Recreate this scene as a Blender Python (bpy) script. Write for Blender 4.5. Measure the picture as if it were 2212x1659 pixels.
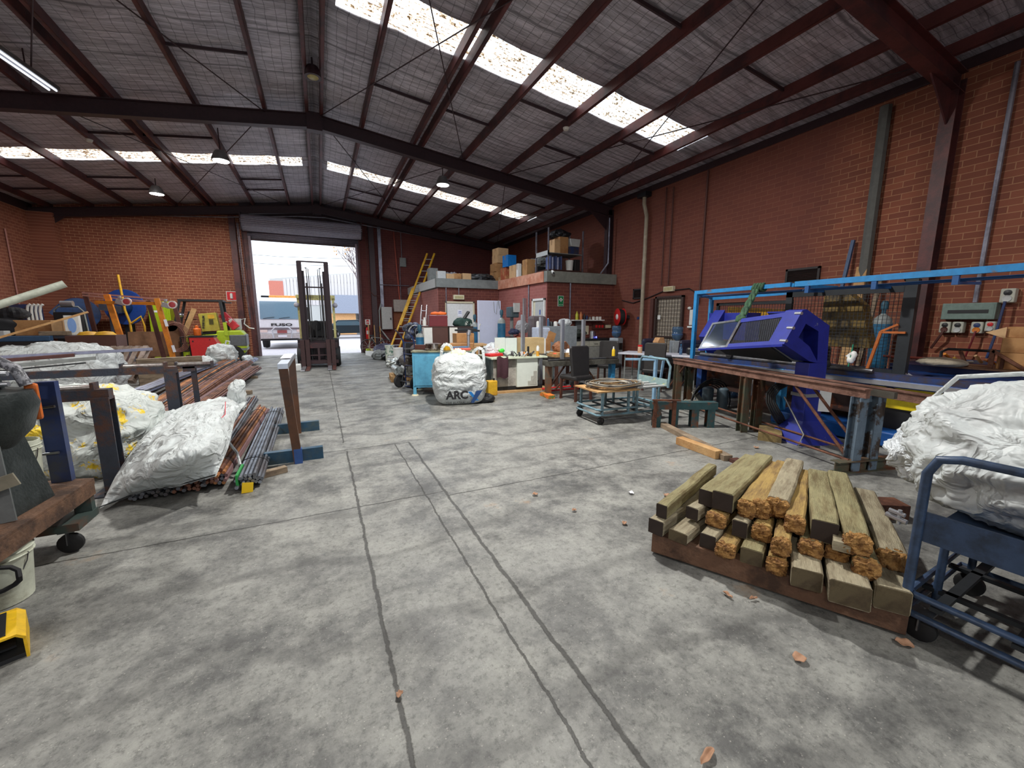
import bpy, math, random
from mathutils import Vector, Matrix, Euler, noise
R=math.radians; PI=math.pi
random.seed(7)
for o in list(bpy.data.objects): bpy.data.objects.remove(o,do_unlink=True)
SC=bpy.context.scene; COL=SC.collection
# ---------- camera, sky, exposure ----------
cd=bpy.data.cameras.new('camera'); cam=bpy.data.objects.new('camera',cd); COL.objects.link(cam)
cd.sensor_width=36; cd.lens=870/2212*36; cd.clip_start=.02; cd.clip_end=500
yaw=R(25.28); tilt=math.atan2(139.5,870)
cam.location=(0,0,1.5); cam.rotation_euler=(PI/2-tilt,0,-yaw)
SC.camera=cam
SC.view_settings.view_transform='Standard'; SC.view_settings.look='None'
SC.view_settings.gamma=1; SC.view_settings.use_curve_mapping=False
SC.view_settings.exposure=0.55
W=bpy.data.worlds.new('overcast_sky'); SC.world=W; W.use_nodes=True
nt=W.node_tree; bg=nt.nodes['Background']
tc=nt.nodes.new('ShaderNodeTexCoord'); nz=nt.nodes.new('ShaderNodeTexNoise'); nz.inputs['Scale'].default_value=2.5; nz.inputs['Detail'].default_value=4
rp=nt.nodes.new('ShaderNodeValToRGB'); rp.color_ramp.elements[0].position=.35; rp.color_ramp.elements[0].color=(.62,.78,.95,1)
rp.color_ramp.elements[1].position=.62; rp.color_ramp.elements[1].color=(.95,.97,1,1)
nt.links.new(tc.outputs['Generated'],nz.inputs['Vector']); nt.links.new(nz.outputs['Fac'],rp.inputs['Fac']); nt.links.new(rp.outputs['Color'],bg.inputs['Color'])
bg.inputs['Strength'].default_value=1.9
LAMPS=[(-4.14,16.1,5.2,120),(-1.85,12.2,5.2,90),(3.37,11.65,5.2,110),(2.3,4.7,5.25,300),(-4.3,5.2,5.1,110),(2.5,-3.2,5.2,130),(-4.2,-3.0,5.1,120)]
for i,(x,y,z,p) in enumerate(LAMPS):
    ld=bpy.data.lights.new('high_bay_light','AREA'); ld.shape='DISK'; ld.size=.3; ld.energy=p; ld.color=(1,.975,.93) if i not in(2,) else (.8,.88,1)
    lo=bpy.data.objects.new('high_bay_light',ld); COL.objects.link(lo); lo.location=(x,y,z-.02)
# ---------- materials ----------
def lin(c):
    return tuple((v/255/12.92 if v/255<=.04045 else ((v/255+.055)/1.055)**2.4) for v in c)+(1,)
_m={}
def nd(nt,t,**k):
    n=nt.nodes.new('ShaderNode'+t)
    for a,b in k.items():
        if a in n.inputs: n.inputs[a].default_value=b
        else: setattr(n,a,b)
    return n
def mat(name,c,r=.6,m=0,c2=None,sc=6,lo=.45,hi=.6,bump=0,bs=60,al=1,tr=0,em=0,var=.12,st=None,fold=0):
    """paint/metal/cloth: base colour with wear patches of a second colour, fine tone variation and bump"""
    if name in _m: return _m[name]
    if c==(0,0,0): raise Exception('missing material '+name)
    M=bpy.data.materials.new(name); M.use_nodes=True; nt=M.node_tree; L=nt.links.new; B=nt.nodes['Principled BSDF']
    tc=nd(nt,'TexCoord'); src=tc.outputs['Object']
    if st: mp=nd(nt,'Mapping'); mp.inputs['Scale'].default_value=st; L(src,mp.inputs['Vector']); src=mp.outputs['Vector']
    n1=nd(nt,'TexNoise',Scale=sc*2.3,Detail=5.0,Roughness=.65); L(src,n1.inputs['Vector'])
    a=lin(c); d=tuple(v*(1-var*2.2) for v in a[:3])+(1,)
    mx=nd(nt,'Mix',data_type='RGBA'); mx.inputs['A'].default_value=d; mx.inputs['B'].default_value=a
    mr=nd(nt,'MapRange'); mr.inputs['From Min'].default_value=.3; mr.inputs['From Max'].default_value=.62; L(n1.outputs['Fac'],mr.inputs['Value']); L(mr.outputs['Result'],mx.inputs['Factor'])
    out=mx.outputs['Result']
    if c2:
        n2=nd(nt,'TexNoise',Scale=sc,Detail=8.0,Roughness=.7); L(src,n2.inputs['Vector'])
        m2=nd(nt,'MapRange'); m2.inputs['From Min'].default_value=lo; m2.inputs['From Max'].default_value=hi; L(n2.outputs['Fac'],m2.inputs['Value'])
        x2=nd(nt,'Mix',data_type='RGBA'); L(m2.outputs['Result'],x2.inputs['Factor']); L(out,x2.inputs['A']); x2.inputs['B'].default_value=lin(c2); out=x2.outputs['Result']
    L(out,B.inputs['Base Color']); B.inputs['Roughness'].default_value=r; B.inputs['Metallic'].default_value=m
    if al<1: B.inputs['Alpha'].default_value=al
    if tr: B.inputs['Transmission Weight'].default_value=tr
    if em: L(out,B.inputs['Emission Color']); B.inputs['Emission Strength'].default_value=em
    if fold:
        v1=nd(nt,'TexNoise',Scale=fold,Detail=3.0,Roughness=.5,Distortion=.9); L(src,v1.inputs['Vector']); ab=nd(nt,'Math',operation='SUBTRACT'); ab.inputs[1].default_value=.5; L(v1.outputs['Fac'],ab.inputs[0]); a2=nd(nt,'Math',operation='ABSOLUTE'); L(ab.outputs[0],a2.inputs[0])
        mrr=nd(nt,'MapRange'); mrr.inputs['From Min'].default_value=0; mrr.inputs['From Max'].default_value=.13; mrr.inputs['To Min'].default_value=1; mrr.inputs['To Max'].default_value=0; L(a2.outputs[0],mrr.inputs['Value']); bp=nd(nt,'Bump',Strength=.75,Distance=.02); L(mrr.outputs['Result'],bp.inputs['Height']); L(bp.outputs['Normal'],B.inputs['Normal'])
    elif bump:
        nb=nd(nt,'TexNoise',Scale=bs,Detail=4.0); L(src,nb.inputs['Vector']); bp=nd(nt,'Bump',Strength=bump,Distance=.02); L(nb.outputs['Fac'],bp.inputs['Height']); L(bp.outputs['Normal'],B.inputs['Normal'])
    _m[name]=M; return M
def brickmat(name,axis,c1,c2,mc,bw=.27,rh=.096,ms=.012,paint=None):
    if name in _m: return _m[name]
    M=bpy.data.materials.new(name); M.use_nodes=True; nt=M.node_tree; L=nt.links.new; B=nt.nodes['Principled BSDF']
    g=nd(nt,'NewGeometry'); sp=nd(nt,'SeparateXYZ'); cb=nd(nt,'CombineXYZ'); L(g.outputs['Position'],sp.inputs[0])
    L(sp.outputs[axis],cb.inputs['X']); L(sp.outputs['Z'],cb.inputs['Y'])
    br=nd(nt,'TexBrick',Scale=1.0,offset=.5); br.inputs['Brick Width'].default_value=bw; br.inputs['Row Height'].default_value=rh; br.inputs['Mortar Size'].default_value=ms*.5; br.inputs['Mortar Smooth'].default_value=.2; br.inputs['Bias'].default_value=.1
    br.inputs['Color1'].default_value=lin(c1); br.inputs['Color2'].default_value=lin(c2); br.inputs['Mortar'].default_value=lin(mc); L(cb.outputs[0],br.inputs['Vector'])
    n=nd(nt,'TexNoise',Scale=.7,Detail=6.0); L(g.outputs['Position'],n.inputs['Vector'])
    mr=nd(nt,'MapRange'); mr.inputs['From Min'].default_value=.3; mr.inputs['From Max'].default_value=.7; mr.inputs['To Min'].default_value=.72; mr.inputs['To Max'].default_value=1.1; L(n.outputs['Fac'],mr.inputs['Value'])
    mu=nd(nt,'VectorMath',operation='SCALE'); L(br.outputs['Color'],mu.inputs[0]); L(mr.outputs['Result'],mu.inputs['Scale']); out=mu.outputs['Vector']
    if paint:
        n3=nd(nt,'TexNoise',Scale=.45,Detail=3.0); L(g.outputs['Position'],n3.inputs['Vector'])
        m3=nd(nt,'MapRange'); m3.inputs['From Min'].default_value=4.3; m3.inputs['From Max'].default_value=5.2; ad0=nd(nt,'Math',operation='MULTIPLY_ADD'); L(n3.outputs['Fac'],ad0.inputs[0]); ad0.inputs[1].default_value=3.0; s0=nd(nt,'Math',operation='SUBTRACT'); s0.inputs[1].default_value=1.5; L(sp.outputs['Y'],s0.inputs[0]); L(s0.outputs[0],ad0.inputs[2]); L(ad0.outputs[0],m3.inputs['Value'])
        x=nd(nt,'Mix',data_type='RGBA'); L(m3.outputs['Result'],x.inputs['Factor']); L(out,x.inputs['A']); x.inputs['B'].default_value=lin(paint)
        # paint keeps a hint of the joints
        x2=nd(nt,'Mix',data_type='RGBA'); x2.inputs['Factor'].default_value=.35; L(x.outputs['Result'],x2.inputs['A']); L(out,x2.inputs['B']); out=x2.outputs['Result']
    L(out,B.inputs['Base Color']); B.inputs['Roughness'].default_value=.8
    nb=nd(nt,'TexNoise',Scale=40.0,Detail=4.0); L(g.outputs['Position'],nb.inputs['Vector'])
    ad=nd(nt,'Math',operation='MULTIPLY_ADD'); L(nb.outputs['Fac'],ad.inputs[0]); ad.inputs[1].default_value=.35; iv=nd(nt,'Math',operation='SUBTRACT'); iv.inputs[0].default_value=1; L(br.outputs['Fac'],iv.inputs[1]); L(iv.outputs[0],ad.inputs[2])
    bp=nd(nt,'Bump',Strength=.6,Distance=.008); L(ad.outputs[0],bp.inputs['Height']); L(bp.outputs['Normal'],B.inputs['Normal'])
    _m[name]=M; return M
# ---------- mesh builder ----------
class MB:
    def __init__(s): s.v=[]; s.f=[]
    def add(s,vs,fs):
        b=len(s.v); s.v+= [tuple(v) for v in vs]; s.f+=[tuple(i+b for i in f) for f in fs]; return s
    def bx(s,x0,x1,y0,y1,z0,z1):
        return s.add([(x0,y0,z0),(x1,y0,z0),(x1,y1,z0),(x0,y1,z0),(x0,y0,z1),(x1,y0,z1),(x1,y1,z1),(x0,y1,z1)],[(0,3,2,1),(4,5,6,7),(0,1,5,4),(1,2,6,5),(2,3,7,6),(3,0,4,7)])
    def box(s,c,d,rot=(0,0,0)):
        m=Euler(rot).to_matrix(); c=Vector(c); h=Vector(d)/2
        vs=[c+m@Vector((a*h.x,b*h.y,e*h.z)) for e in(-1,1) for a,b in((-1,-1),(1,-1),(1,1),(-1,1))]
        return s.add(vs,[(0,3,2,1),(4,5,6,7),(0,1,5,4),(1,2,6,5),(2,3,7,6),(3,0,4,7)])
    def beam(s,p,q,w,h,up=(0,0,1)):
        p=Vector(p);q=Vector(q);d=(q-p).normalized();u=Vector(up)
        if abs(d.dot(u))>.98: u=Vector((0,1,0))
        sd=d.cross(u).normalized(); u=sd.cross(d)
        vs=[e+sd*(a*w/2)+u*(b*h/2) for e in(p,q) for a,b in((-1,-1),(1,-1),(1,1),(-1,1))]
        return s.add(vs,[(0,1,2,3),(4,7,6,5),(0,4,5,1),(1,5,6,2),(2,6,7,3),(3,7,4,0)])
    def ibeam(s,p,q,w,h,t=.012,up=(0,0,1)):
        p=Vector(p);q=Vector(q);d=(q-p).normalized();u=Vector(up)
        if abs(d.dot(u))>.98: u=Vector((0,1,0))
        sd=d.cross(u).normalized(); u=sd.cross(d)
        o=u*(h/2-t/2)
        s.beam(p+o,q+o,w,t,u); s.beam(p-o,q-o,w,t,u); s.beam(p,q,t,h-2*t,u); return s
    def cyl(s,p,q,r,r2=None,n=16,caps=True):
        r2=r if r2 is None else r2; p=Vector(p);q=Vector(q);d=(q-p).normalized()
        a=d.orthogonal().normalized(); b=d.cross(a); vs=[]
        for c,rr in((p,r),(q,r2)):
            for i in range(n): t=2*PI*i/n; vs.append(c+(a*math.cos(t)+b*math.sin(t))*rr)
        fs=[(i,(i+1)%n,n+(i+1)%n,n+i) for i in range(n)]
        if caps: fs+=[tuple(range(n-1,-1,-1)),tuple(range(n,2*n))]
        return s.add(vs,fs)
    def tube(s,pts,r,n=8,closed=False):
        P=[Vector(p) for p in pts]; k=len(P); rs=r if isinstance(r,(list,tuple)) else [r]*k
        a=None; vs=[]
        for i in range(k):
            if closed: d=P[(i+1)%k]-P[i-1]
            else: d=P[min(i+1,k-1)]-P[max(i-1,0)]
            d.normalize()
            if a is None: a=d.orthogonal().normalized()
            else:
                a=(a-d*a.dot(d)); a=a.normalized() if a.length>1e-6 else d.orthogonal().normalized()
            b=d.cross(a)
            for j in range(n): t=2*PI*j/n; vs.append(P[i]+(a*math.cos(t)+b*math.sin(t))*rs[i])
        fs=[]
        for i in range(k if closed else k-1):
            i2=(i+1)%k
            for j in range(n): fs.append((i*n+j,i*n+(j+1)%n,i2*n+(j+1)%n,i2*n+j))
        if not closed: fs+=[tuple(range(n-1,-1,-1)),tuple(range((k-1)*n,k*n))]
        return s.add(vs,fs)
    def lathe(s,prof,c=(0,0,0),n=24,ax='z'):
        vs=[];c=Vector(c)
        for r,z in prof:
            for i in range(n):
                t=2*PI*i/n; v=(r*math.cos(t),r*math.sin(t),z)
                if ax=='y': v=(v[0],v[2],v[1])
                if ax=='x': v=(v[2],v[0],v[1])
                vs.append(c+Vector(v))
        k=len(prof); fs=[(a*n+i,a*n+(i+1)%n,(a+1)*n+(i+1)%n,(a+1)*n+i) for a in range(k-1) for i in range(n)]
        if prof[0][0]>1e-4: fs.append(tuple(range(n-1,-1,-1)))
        if prof[-1][0]>1e-4: fs.append(tuple(range((k-1)*n,k*n)))
        return s.add(vs,fs)
    def prism(s,poly,a,b,ax='z'):
        n=len(poly)
        f={'z':lambda p,h:(p[0],p[1],h),'y':lambda p,h:(p[0],h,p[1]),'x':lambda p,h:(h,p[0],p[1])}[ax]
        vs=[f(p,a) for p in poly]+[f(p,b) for p in poly]
        return s.add(vs,[tuple(range(n-1,-1,-1)),tuple(range(n,2*n))]+[(i,(i+1)%n,n+(i+1)%n,n+i) for i in range(n)])
    def ell(s,c,d,n=16,m=10,f=None):
        vs=[];c=Vector(c)
        for j in range(m+1):
            ph=PI*j/m-PI/2
            for i in range(n):
                t=2*PI*i/n; u=Vector((math.cos(ph)*math.cos(t),math.cos(ph)*math.sin(t),math.sin(ph)))
                v=Vector((u.x*d[0],u.y*d[1],u.z*d[2]))
                if f: v=f(u,v)
                vs.append(c+v)
        return s.add(vs,[(j*n+i,j*n+(i+1)%n,(j+1)*n+(i+1)%n,(j+1)*n+i) for j in range(m) for i in range(n)])
    def grid(s,fn,nu,nv):
        vs=[fn(i/nu,j/nv) for j in range(nv+1) for i in range(nu+1)]
        return s.add(vs,[(j*(nu+1)+i,j*(nu+1)+i+1,(j+1)*(nu+1)+i+1,(j+1)*(nu+1)+i) for j in range(nv) for i in range(nu)])
    def mesh(s,name,sm=False,fix=True):
        me=bpy.data.meshes.new(name); me.from_pydata(s.v,[],s.f); me.update()
        if fix:
            import bmesh
            b=bmesh.new(); b.from_mesh(me); bmesh.ops.recalc_face_normals(b,faces=b.faces[:]); b.to_mesh(me); b.free()
        if sm:
            me.polygons.foreach_set('use_smooth',[True]*len(me.polygons))
            if sm!=2:
                try: me.set_sharp_from_angle(angle=R(40))
                except Exception: pass
        me.update(); return me
    def go(s,name,m,parent=None,sm=False,bev=0,thick=0,sub=0,label=None):
        o=bpy.data.objects.new(name,s.mesh(name,sm)); COL.objects.link(o); o.data.materials.append(m)
        if parent: o.parent=parent
        if thick: md=o.modifiers.new('t','SOLIDIFY'); md.thickness=thick; md.offset=0
        if sub: md=o.modifiers.new('s','SUBSURF'); md.levels=sub; md.render_levels=sub
        if bev: md=o.modifiers.new('b','BEVEL'); md.width=bev; md.segments=2; md.limit_method='ANGLE'
        if label: o['label']=label
        return o
def tag(o,label,cat,g=None,kind=None):
    o['label']=label; o['category']=cat
    if g: o['group']=g
    if kind: o['kind']=kind
    return o
def T(name,label,cat,loc=(0,0,0),rz=0,g=None):
    o=bpy.data.objects.new(name,None); COL.objects.link(o); o.location=loc; o.rotation_euler=(0,0,rz); o.empty_display_size=.1
    return tag(o,label,cat,g)
def S(name,mb,m,parent=None,**k):
    o=mb.go(name,m,parent,**k)
    if not parent: o['kind']='structure'
    return o
def copy_tree(o,parent=None):
    c=o.copy(); COL.objects.link(c); c.parent=parent
    for ch in list(o.children): copy_tree(ch,c)
    return c
def dup(o,loc,rz=0,label=None,sc=None):
    c=copy_tree(o); c.location=loc; c.rotation_euler=(0,0,rz)
    if label: c['label']=label
    if sc: c.scale=sc
    return c
def rect_pts(x0,x1,z0,z1,r,n=4):
    pts=[]
    for cx,cz,a in((x1-r,z1-r,0),(x0+r,z1-r,90),(x0+r,z0+r,180),(x1-r,z0+r,270)):
        for i in range(n+1): t=R(a+90*i/n); pts.append((cx+r*math.cos(t),cz+r*math.sin(t)))
    return pts
def text(s,size,m,parent,loc,rot,ext=.002,name='lettering',bold=0,al='CENTER',sx=1):
    c=bpy.data.curves.new(name,'FONT'); c.body=s; c.size=size; c.extrude=ext; c.align_x=al; c.align_y='CENTER'; c.offset=bold; c.resolution_u=3
    tmp=bpy.data.objects.new('tmp_text',c); me=bpy.data.meshes.new_from_object(tmp); bpy.data.objects.remove(tmp)
    me.materials.clear(); me.materials.append(m)
    o=bpy.data.objects.new(name,me); COL.objects.link(o); o.location=loc; o.rotation_euler=rot; o.scale=(sx,1,1)
    if parent: o.parent=parent
    return o
def wr(v,s,f=3.,an=(1,1,1),o=4):
    """crease height: sharp folds in sheet plastic"""
    a=0;am=1;v=Vector((v[0]*an[0],v[1]*an[1],v[2]*an[2]))*f+Vector((s*7.3,s*3.1,s*1.7)); w=Vector((noise.noise(v*.7),noise.noise(v*.7+Vector((5,5,5))),0))*.7
    v=v+w
    for k in range(o): a+=am*(1-2.6*abs(noise.noise(v))); am*=.52; v=v*1.95+Vector((3.1,1.7,9.2))
    return a/1.6
def blob(d,s,amp=.06,f=3.,p=2.6,n=72,m=44,flat=True,an=(1,1,1),o=4):
    """crumpled superellipsoid bag, base at z=0"""
    def fn(u,v):
        q=(abs(u.x)**p+abs(u.y)**p+abs(u.z)**p)**(-1/p); w=Vector((u.x*q*d[0],u.y*q*d[1],u.z*q*d[2]))
        k=wr(w,s,f,an,o); w=w+u*k*amp
        if flat and w.z<-d[2]*.94: w.z=-d[2]*.94
        return w+Vector((0,0,d[2]*.94))
    return MB().ell((0,0,0),d,n,m,fn)
# ---------- the shed ----------
XL,XR,YF,YB=-8.4,8.85,19.6,-11.
def Rz(x): return 6.15-.122*abs(x-.2)
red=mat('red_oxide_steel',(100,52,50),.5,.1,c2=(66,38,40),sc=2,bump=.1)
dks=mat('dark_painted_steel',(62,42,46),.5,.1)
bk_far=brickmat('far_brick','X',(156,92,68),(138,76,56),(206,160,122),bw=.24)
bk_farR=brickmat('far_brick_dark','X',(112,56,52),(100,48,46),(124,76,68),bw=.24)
bk_right=brickmat('right_brick','Y',(146,84,60),(124,68,50),(172,124,92),bw=.27,paint=(108,58,50))
bk_left=brickmat('left_brick','Y',(152,92,70),(136,78,60),(186,136,108),bw=.24)
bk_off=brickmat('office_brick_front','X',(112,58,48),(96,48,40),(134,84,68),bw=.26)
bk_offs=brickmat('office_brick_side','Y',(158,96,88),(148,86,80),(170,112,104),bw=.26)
# floor
M=bpy.data.materials.new('concrete'); M.use_nodes=True; nt=M.node_tree; L=nt.links.new; B=nt.nodes['Principled BSDF']
g=nd(nt,'NewGeometry'); P_=g.outputs['Position']
def nz_(s,d=6.0,r=.6,vec=None):
    n=nd(nt,'TexNoise',Scale=s,Detail=d,Roughness=r); L(vec or P_,n.inputs['Vector']); return n.outputs['Fac']
def mr_(v,a,b,c=0,d=1):
    n=nd(nt,'MapRange'); n.inputs['From Min'].default_value=a; n.inputs['From Max'].default_value=b; n.inputs['To Min'].default_value=c; n.inputs['To Max'].default_value=d; L(v,n.inputs['Value']); return n.outputs['Result']
def mix_(f,a,b,bt='MIX'):
    n=nd(nt,'Mix',data_type='RGBA',blend_type=bt)
    if isinstance(f,float): n.inputs['Factor'].default_value=f
    else: L(f,n.inputs['Factor'])
    for k,v in(('A',a),('B',b)):
        if isinstance(v,tuple): n.inputs[k].default_value=lin(v)
        else: L(v,n.inputs[k])
    return n.outputs['Result']
def math_(op,a,b=0):
    n=nd(nt,'Math',operation=op)
    for i,v in enumerate((a,b)):
        if isinstance(v,(int,float)): n.inputs[i].default_value=v
        else: L(v,n.inputs[i])
    return n.outputs[0]
c=mix_(mr_(nz_(.55,8.0,.65),.35,.62),(78,78,77),(124,124,120))
c=mix_(mr_(nz_(2.2,10.0,.78),.42,.64),c,(150,150,144))
c=mix_(mr_(nz_(1.3,6.0,.7),.58,.72),c,(62,61,60))
c=mix_(mr_(nz_(26.,8.0,.85),.5,.62,0,.55),c,(50,50,49)); c=mix_(mr_(nz_(34.,9.0,.85),.55,.68,0,.5),c,(176,175,168))
spk=nd(nt,'TexVoronoi',Scale=38.0); L(P_,spk.inputs['Vector']); c=mix_(mr_(spk.outputs['Distance'],.06,.13,.45,0),c,(192,188,178))
# wheel marks swept around
wv=nd(nt,'TexWave',wave_type='RINGS',Scale=.42,Distortion=9.0,Detail=4.0,**{'Detail Scale':1.2}); L(P_,wv.inputs['Vector'])
c=mix_(mr_(wv.outputs['Fac'],.93,1.,0,.35),c,(56,55,54))
wm=nd(nt,'Mapping'); wm.inputs['Rotation'].default_value=(0,0,.5); wm.inputs['Scale'].default_value=(3.,28.,1.); L(P_,wm.inputs['Vector']); c=mix_(mr_(nz_(1.5,6.0,.75,wm.outputs[0]),.62,.7,0,.3),c,(54,54,53))
wm2=nd(nt,'Mapping'); wm2.inputs['Rotation'].default_value=(0,0,-1.0); wm2.inputs['Scale'].default_value=(2.,22.,1.); L(P_,wm2.inputs['Vector']); c=mix_(mr_(nz_(1.5,6.0,.75,wm2.outputs[0]),.63,.7,0,.3),c,(172,171,164))
# rust stains
c=mix_(math_('MULTIPLY',mr_(nz_(1.1,5.0,.6),.64,.72),mr_(nz_(7.,5.0,.7),.45,.65)),c,(150,112,72))
# control joints
sp=nd(nt,'SeparateXYZ'); L(P_,sp.inputs[0]); wob=math_('MULTIPLY',math_('SUBTRACT',nz_(3.,8.0,.8),.5),.07)
def joint(axis,pos,w,lo=None,hi=None):
    d=math_('ABSOLUTE',math_('SUBTRACT',math_('ADD',sp.outputs[axis],wob),pos)); f=mr_(d,w*.5,w,1,0)
    if lo is not None: o_=sp.outputs['Y' if axis=='X' else 'X']; f=math_('MULTIPLY',f,math_('MULTIPLY',math_('GREATER_THAN',o_,lo),math_('LESS_THAN',o_,hi)))
    return f
js=[joint('X',.185,.012,-3,4.85),joint('X',.17,.01,5.2,14),joint('X',.9,.014,-3,4.9),joint('X',.73,.008,-3,4.9),joint('Y',3.3,.009,-9,.9),joint('Y',3.2,.009,.9,8.9),joint('Y',4.9,.013,-9,.9),joint('Y',11.3,.01,-9,9)]
f=js[0]
for q in js[1:]: f=math_('MAXIMUM',f,q)
c=mix_(math_('MULTIPLY',f,.8),c,(38,36,33))
L(c,B.inputs['Base Color']); L(mr_(nz_(1.7,6.0,.6),.3,.7,.42,.75),B.inputs['Roughness'])
h=math_('ADD',math_('MULTIPLY',nz_(18.,8.0,.75),.6),math_('MULTIPLY',nz_(90.,4.0,.6),.35)); h=math_('SUBTRACT',h,math_('MULTIPLY',f,1.2))
bp=nd(nt,'Bump',Strength=.45,Distance=.012); L(h,bp.inputs['Height']); L(bp.outputs['Normal'],B.inputs['Normal'])
S('floor',MB().bx(XL-.3,XR+.3,YB,YF+.12,-.2,0),M)
# walls
S('wall_right',MB().bx(XR,XR+.25,YB,YF+.2,0,5.12),bk_right)
S('wall_left',MB().bx(XL-.25,XL,YB,YF+.2,0,5.0),bk_left)
def gable(x0,x1,z0,y0,y1,top=-.3):
    xs=[x0,x1] if not(x0<.2<x1) else [x0,.2,x1]
    return MB().prism([(x0,z0),(x1,z0)]+[(x,Rz(x)+top) for x in reversed(xs)],y0,y1,'y')
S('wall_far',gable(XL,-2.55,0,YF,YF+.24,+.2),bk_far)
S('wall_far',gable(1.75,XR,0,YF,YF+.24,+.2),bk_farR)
S('wall_far',gable(-2.55,1.75,5.45,YF,YF+.24,+.2),dks)
w=MB(); 
for a,b in((XL,-3),(3,XR)): w.bx(a,b,YB-.2,YB,0,5.2)
w.bx(-3,3,YB-.2,YB,4.6,6.1); S('wall_back',w,bk_far)
S('pier_left',MB().bx(XL,XL+.62,YF-.35,YF,0,5.),bk_left)
# eaves strips above brick
S('beam_eave_right',MB().bx(XR-.02,XR+.24,YB,YF,5.12,5.35),dks)
S('beam_eave_left',MB().bx(XL-.24,XL+.02,YB,YF,5.0,5.35),dks)
# roof insulation: silver foil over wire mesh
def foil():
    M=bpy.data.materials.new('foil_insulation'); M.use_nodes=True; nt=M.node_tree; L=nt.links.new; B=nt.nodes['Principled BSDF']
    g=nd(nt,'NewGeometry'); sp=nd(nt,'SeparateXYZ'); L(g.outputs['Position'],sp.inputs[0])
    def mth(op,a,b=0):
        n=nd(nt,'Math',operation=op)
        for i,v in enumerate((a,b)):
            if isinstance(v,(int,float)): n.inputs[i].default_value=v
            else: L(v,n.inputs[i])
        return n.outputs[0]
    def mr(v,a,b,c=0,d=1):
        n=nd(nt,'MapRange'); n.inputs['From Min'].default_value=a; n.inputs['From Max'].default_value=b; n.inputs['To Min'].default_value=c; n.inputs['To Max'].default_value=d; L(v,n.inputs['Value']); return n.outputs['Result']
    wob=nd(nt,'TexNoise',Scale=2.5,Detail=3.0); L(g.outputs['Position'],wob.inputs['Vector']); wo=mth('MULTIPLY',mth('SUBTRACT',wob.outputs['Fac'],.5),.1)
    def ln(ax,p,w):
        m=mth('PINGPONG',mth('ADD',sp.outputs[ax],wo),p/2); return mr(m,w*.5,w,1,0)
    wire=mth('MAXIMUM',ln('X',.15,.006),ln('Y',.15,.006))
    mp=nd(nt,'Mapping'); mp.inputs['Scale'].default_value=(.8,7,3); L(g.outputs['Position'],mp.inputs['Vector'])
    n1=nd(nt,'TexNoise',Scale=1.6,Detail=9.0,Roughness=.72,Distortion=.8); L(mp.outputs[0],n1.inputs['Vector'])
    n2=nd(nt,'TexNoise',Scale=.5,Detail=4.0); L(g.outputs['Position'],n2.inputs['Vector'])
    cr=nd(nt,'ValToRGB'); e=cr.color_ramp.elements; e[0].position=.3; e[0].color=lin((124,118,124)); e[1].position=.62; e[1].color=lin((236,230,238)); L(n1.outputs['Fac'],cr.inputs['Fac'])
    mx=nd(nt,'Mix',data_type='RGBA',blend_type='MULTIPLY'); mx.inputs['Factor'].default_value=.5; L(cr.outputs['Color'],mx.inputs['A'])
    c2=nd(nt,'ValToRGB'); e=c2.color_ramp.elements; e[0].position=.35; e[0].color=(.42,.4,.41,1); e[1].position=.6; e[1].color=(1,1,1,1); L(n2.outputs['Fac'],c2.inputs['Fac']); L(c2.outputs['Color'],mx.inputs['B'])
    # lap seams every sheet width
    seam=ln('Y',1.22,.035)
    m3=nd(nt,'Mix',data_type='RGBA'); L(mth('MAXIMUM',mth('MULTIPLY',wire,.6),mth('MULTIPLY',seam,.55)),m3.inputs['Factor']); L(mx.outputs['Result'],m3.inputs['A']); m3.inputs['B'].default_value=lin((38,34,38))
    L(m3.outputs['Result'],B.inputs['Base Color']); B.inputs['Metallic'].default_value=.2; B.inputs['Roughness'].default_value=.42
    bp=nd(nt,'Bump',Strength=.9,Distance=.03); L(n1.outputs['Fac'],bp.inputs['Height']); L(bp.outputs['Normal'],B.inputs['Normal'])
    return M
FO=foil()
SKY=[(-1.6,-.75),(6.7,7.55),(14.35,15.15)]; SX=[(-7.6,-.15),(.55,7.85)]
rf=MB()
def sheet(x0,x1,y0,y1):
    nu=max(1,int((x1-x0)/.31)); nv=max(1,int((y1-y0)/.3))
    def fn(u,v):
        x=x0+(x1-x0)*u; y=y0+(y1-y0)*v
        ph=((x-.2)/1.25)%1
        sag=.035*math.sin(PI*ph)+.012*noise.noise((x*1.3,y*2.2,0))
        return (x,y,Rz(x)+.2-sag)
    rf.grid(fn,nu,nv)
ys=[YB]+[q for a in SKY for q in a]+[YF+.2]
for i in range(0,len(ys),2):
    sheet(XL-.2,.2,ys[i],ys[i+1]); sheet(.2,XR+.2,ys[i],ys[i+1])
for a,b in SKY:
    sheet(XL-.2,SX[0][0],a,b); sheet(SX[0][1],.2,a,b); sheet(.2,SX[1][0],a,b); sheet(SX[1][1],XR+.2,a,b)
S('ceiling',rf,FO,sm=2,thick=.02)
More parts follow.
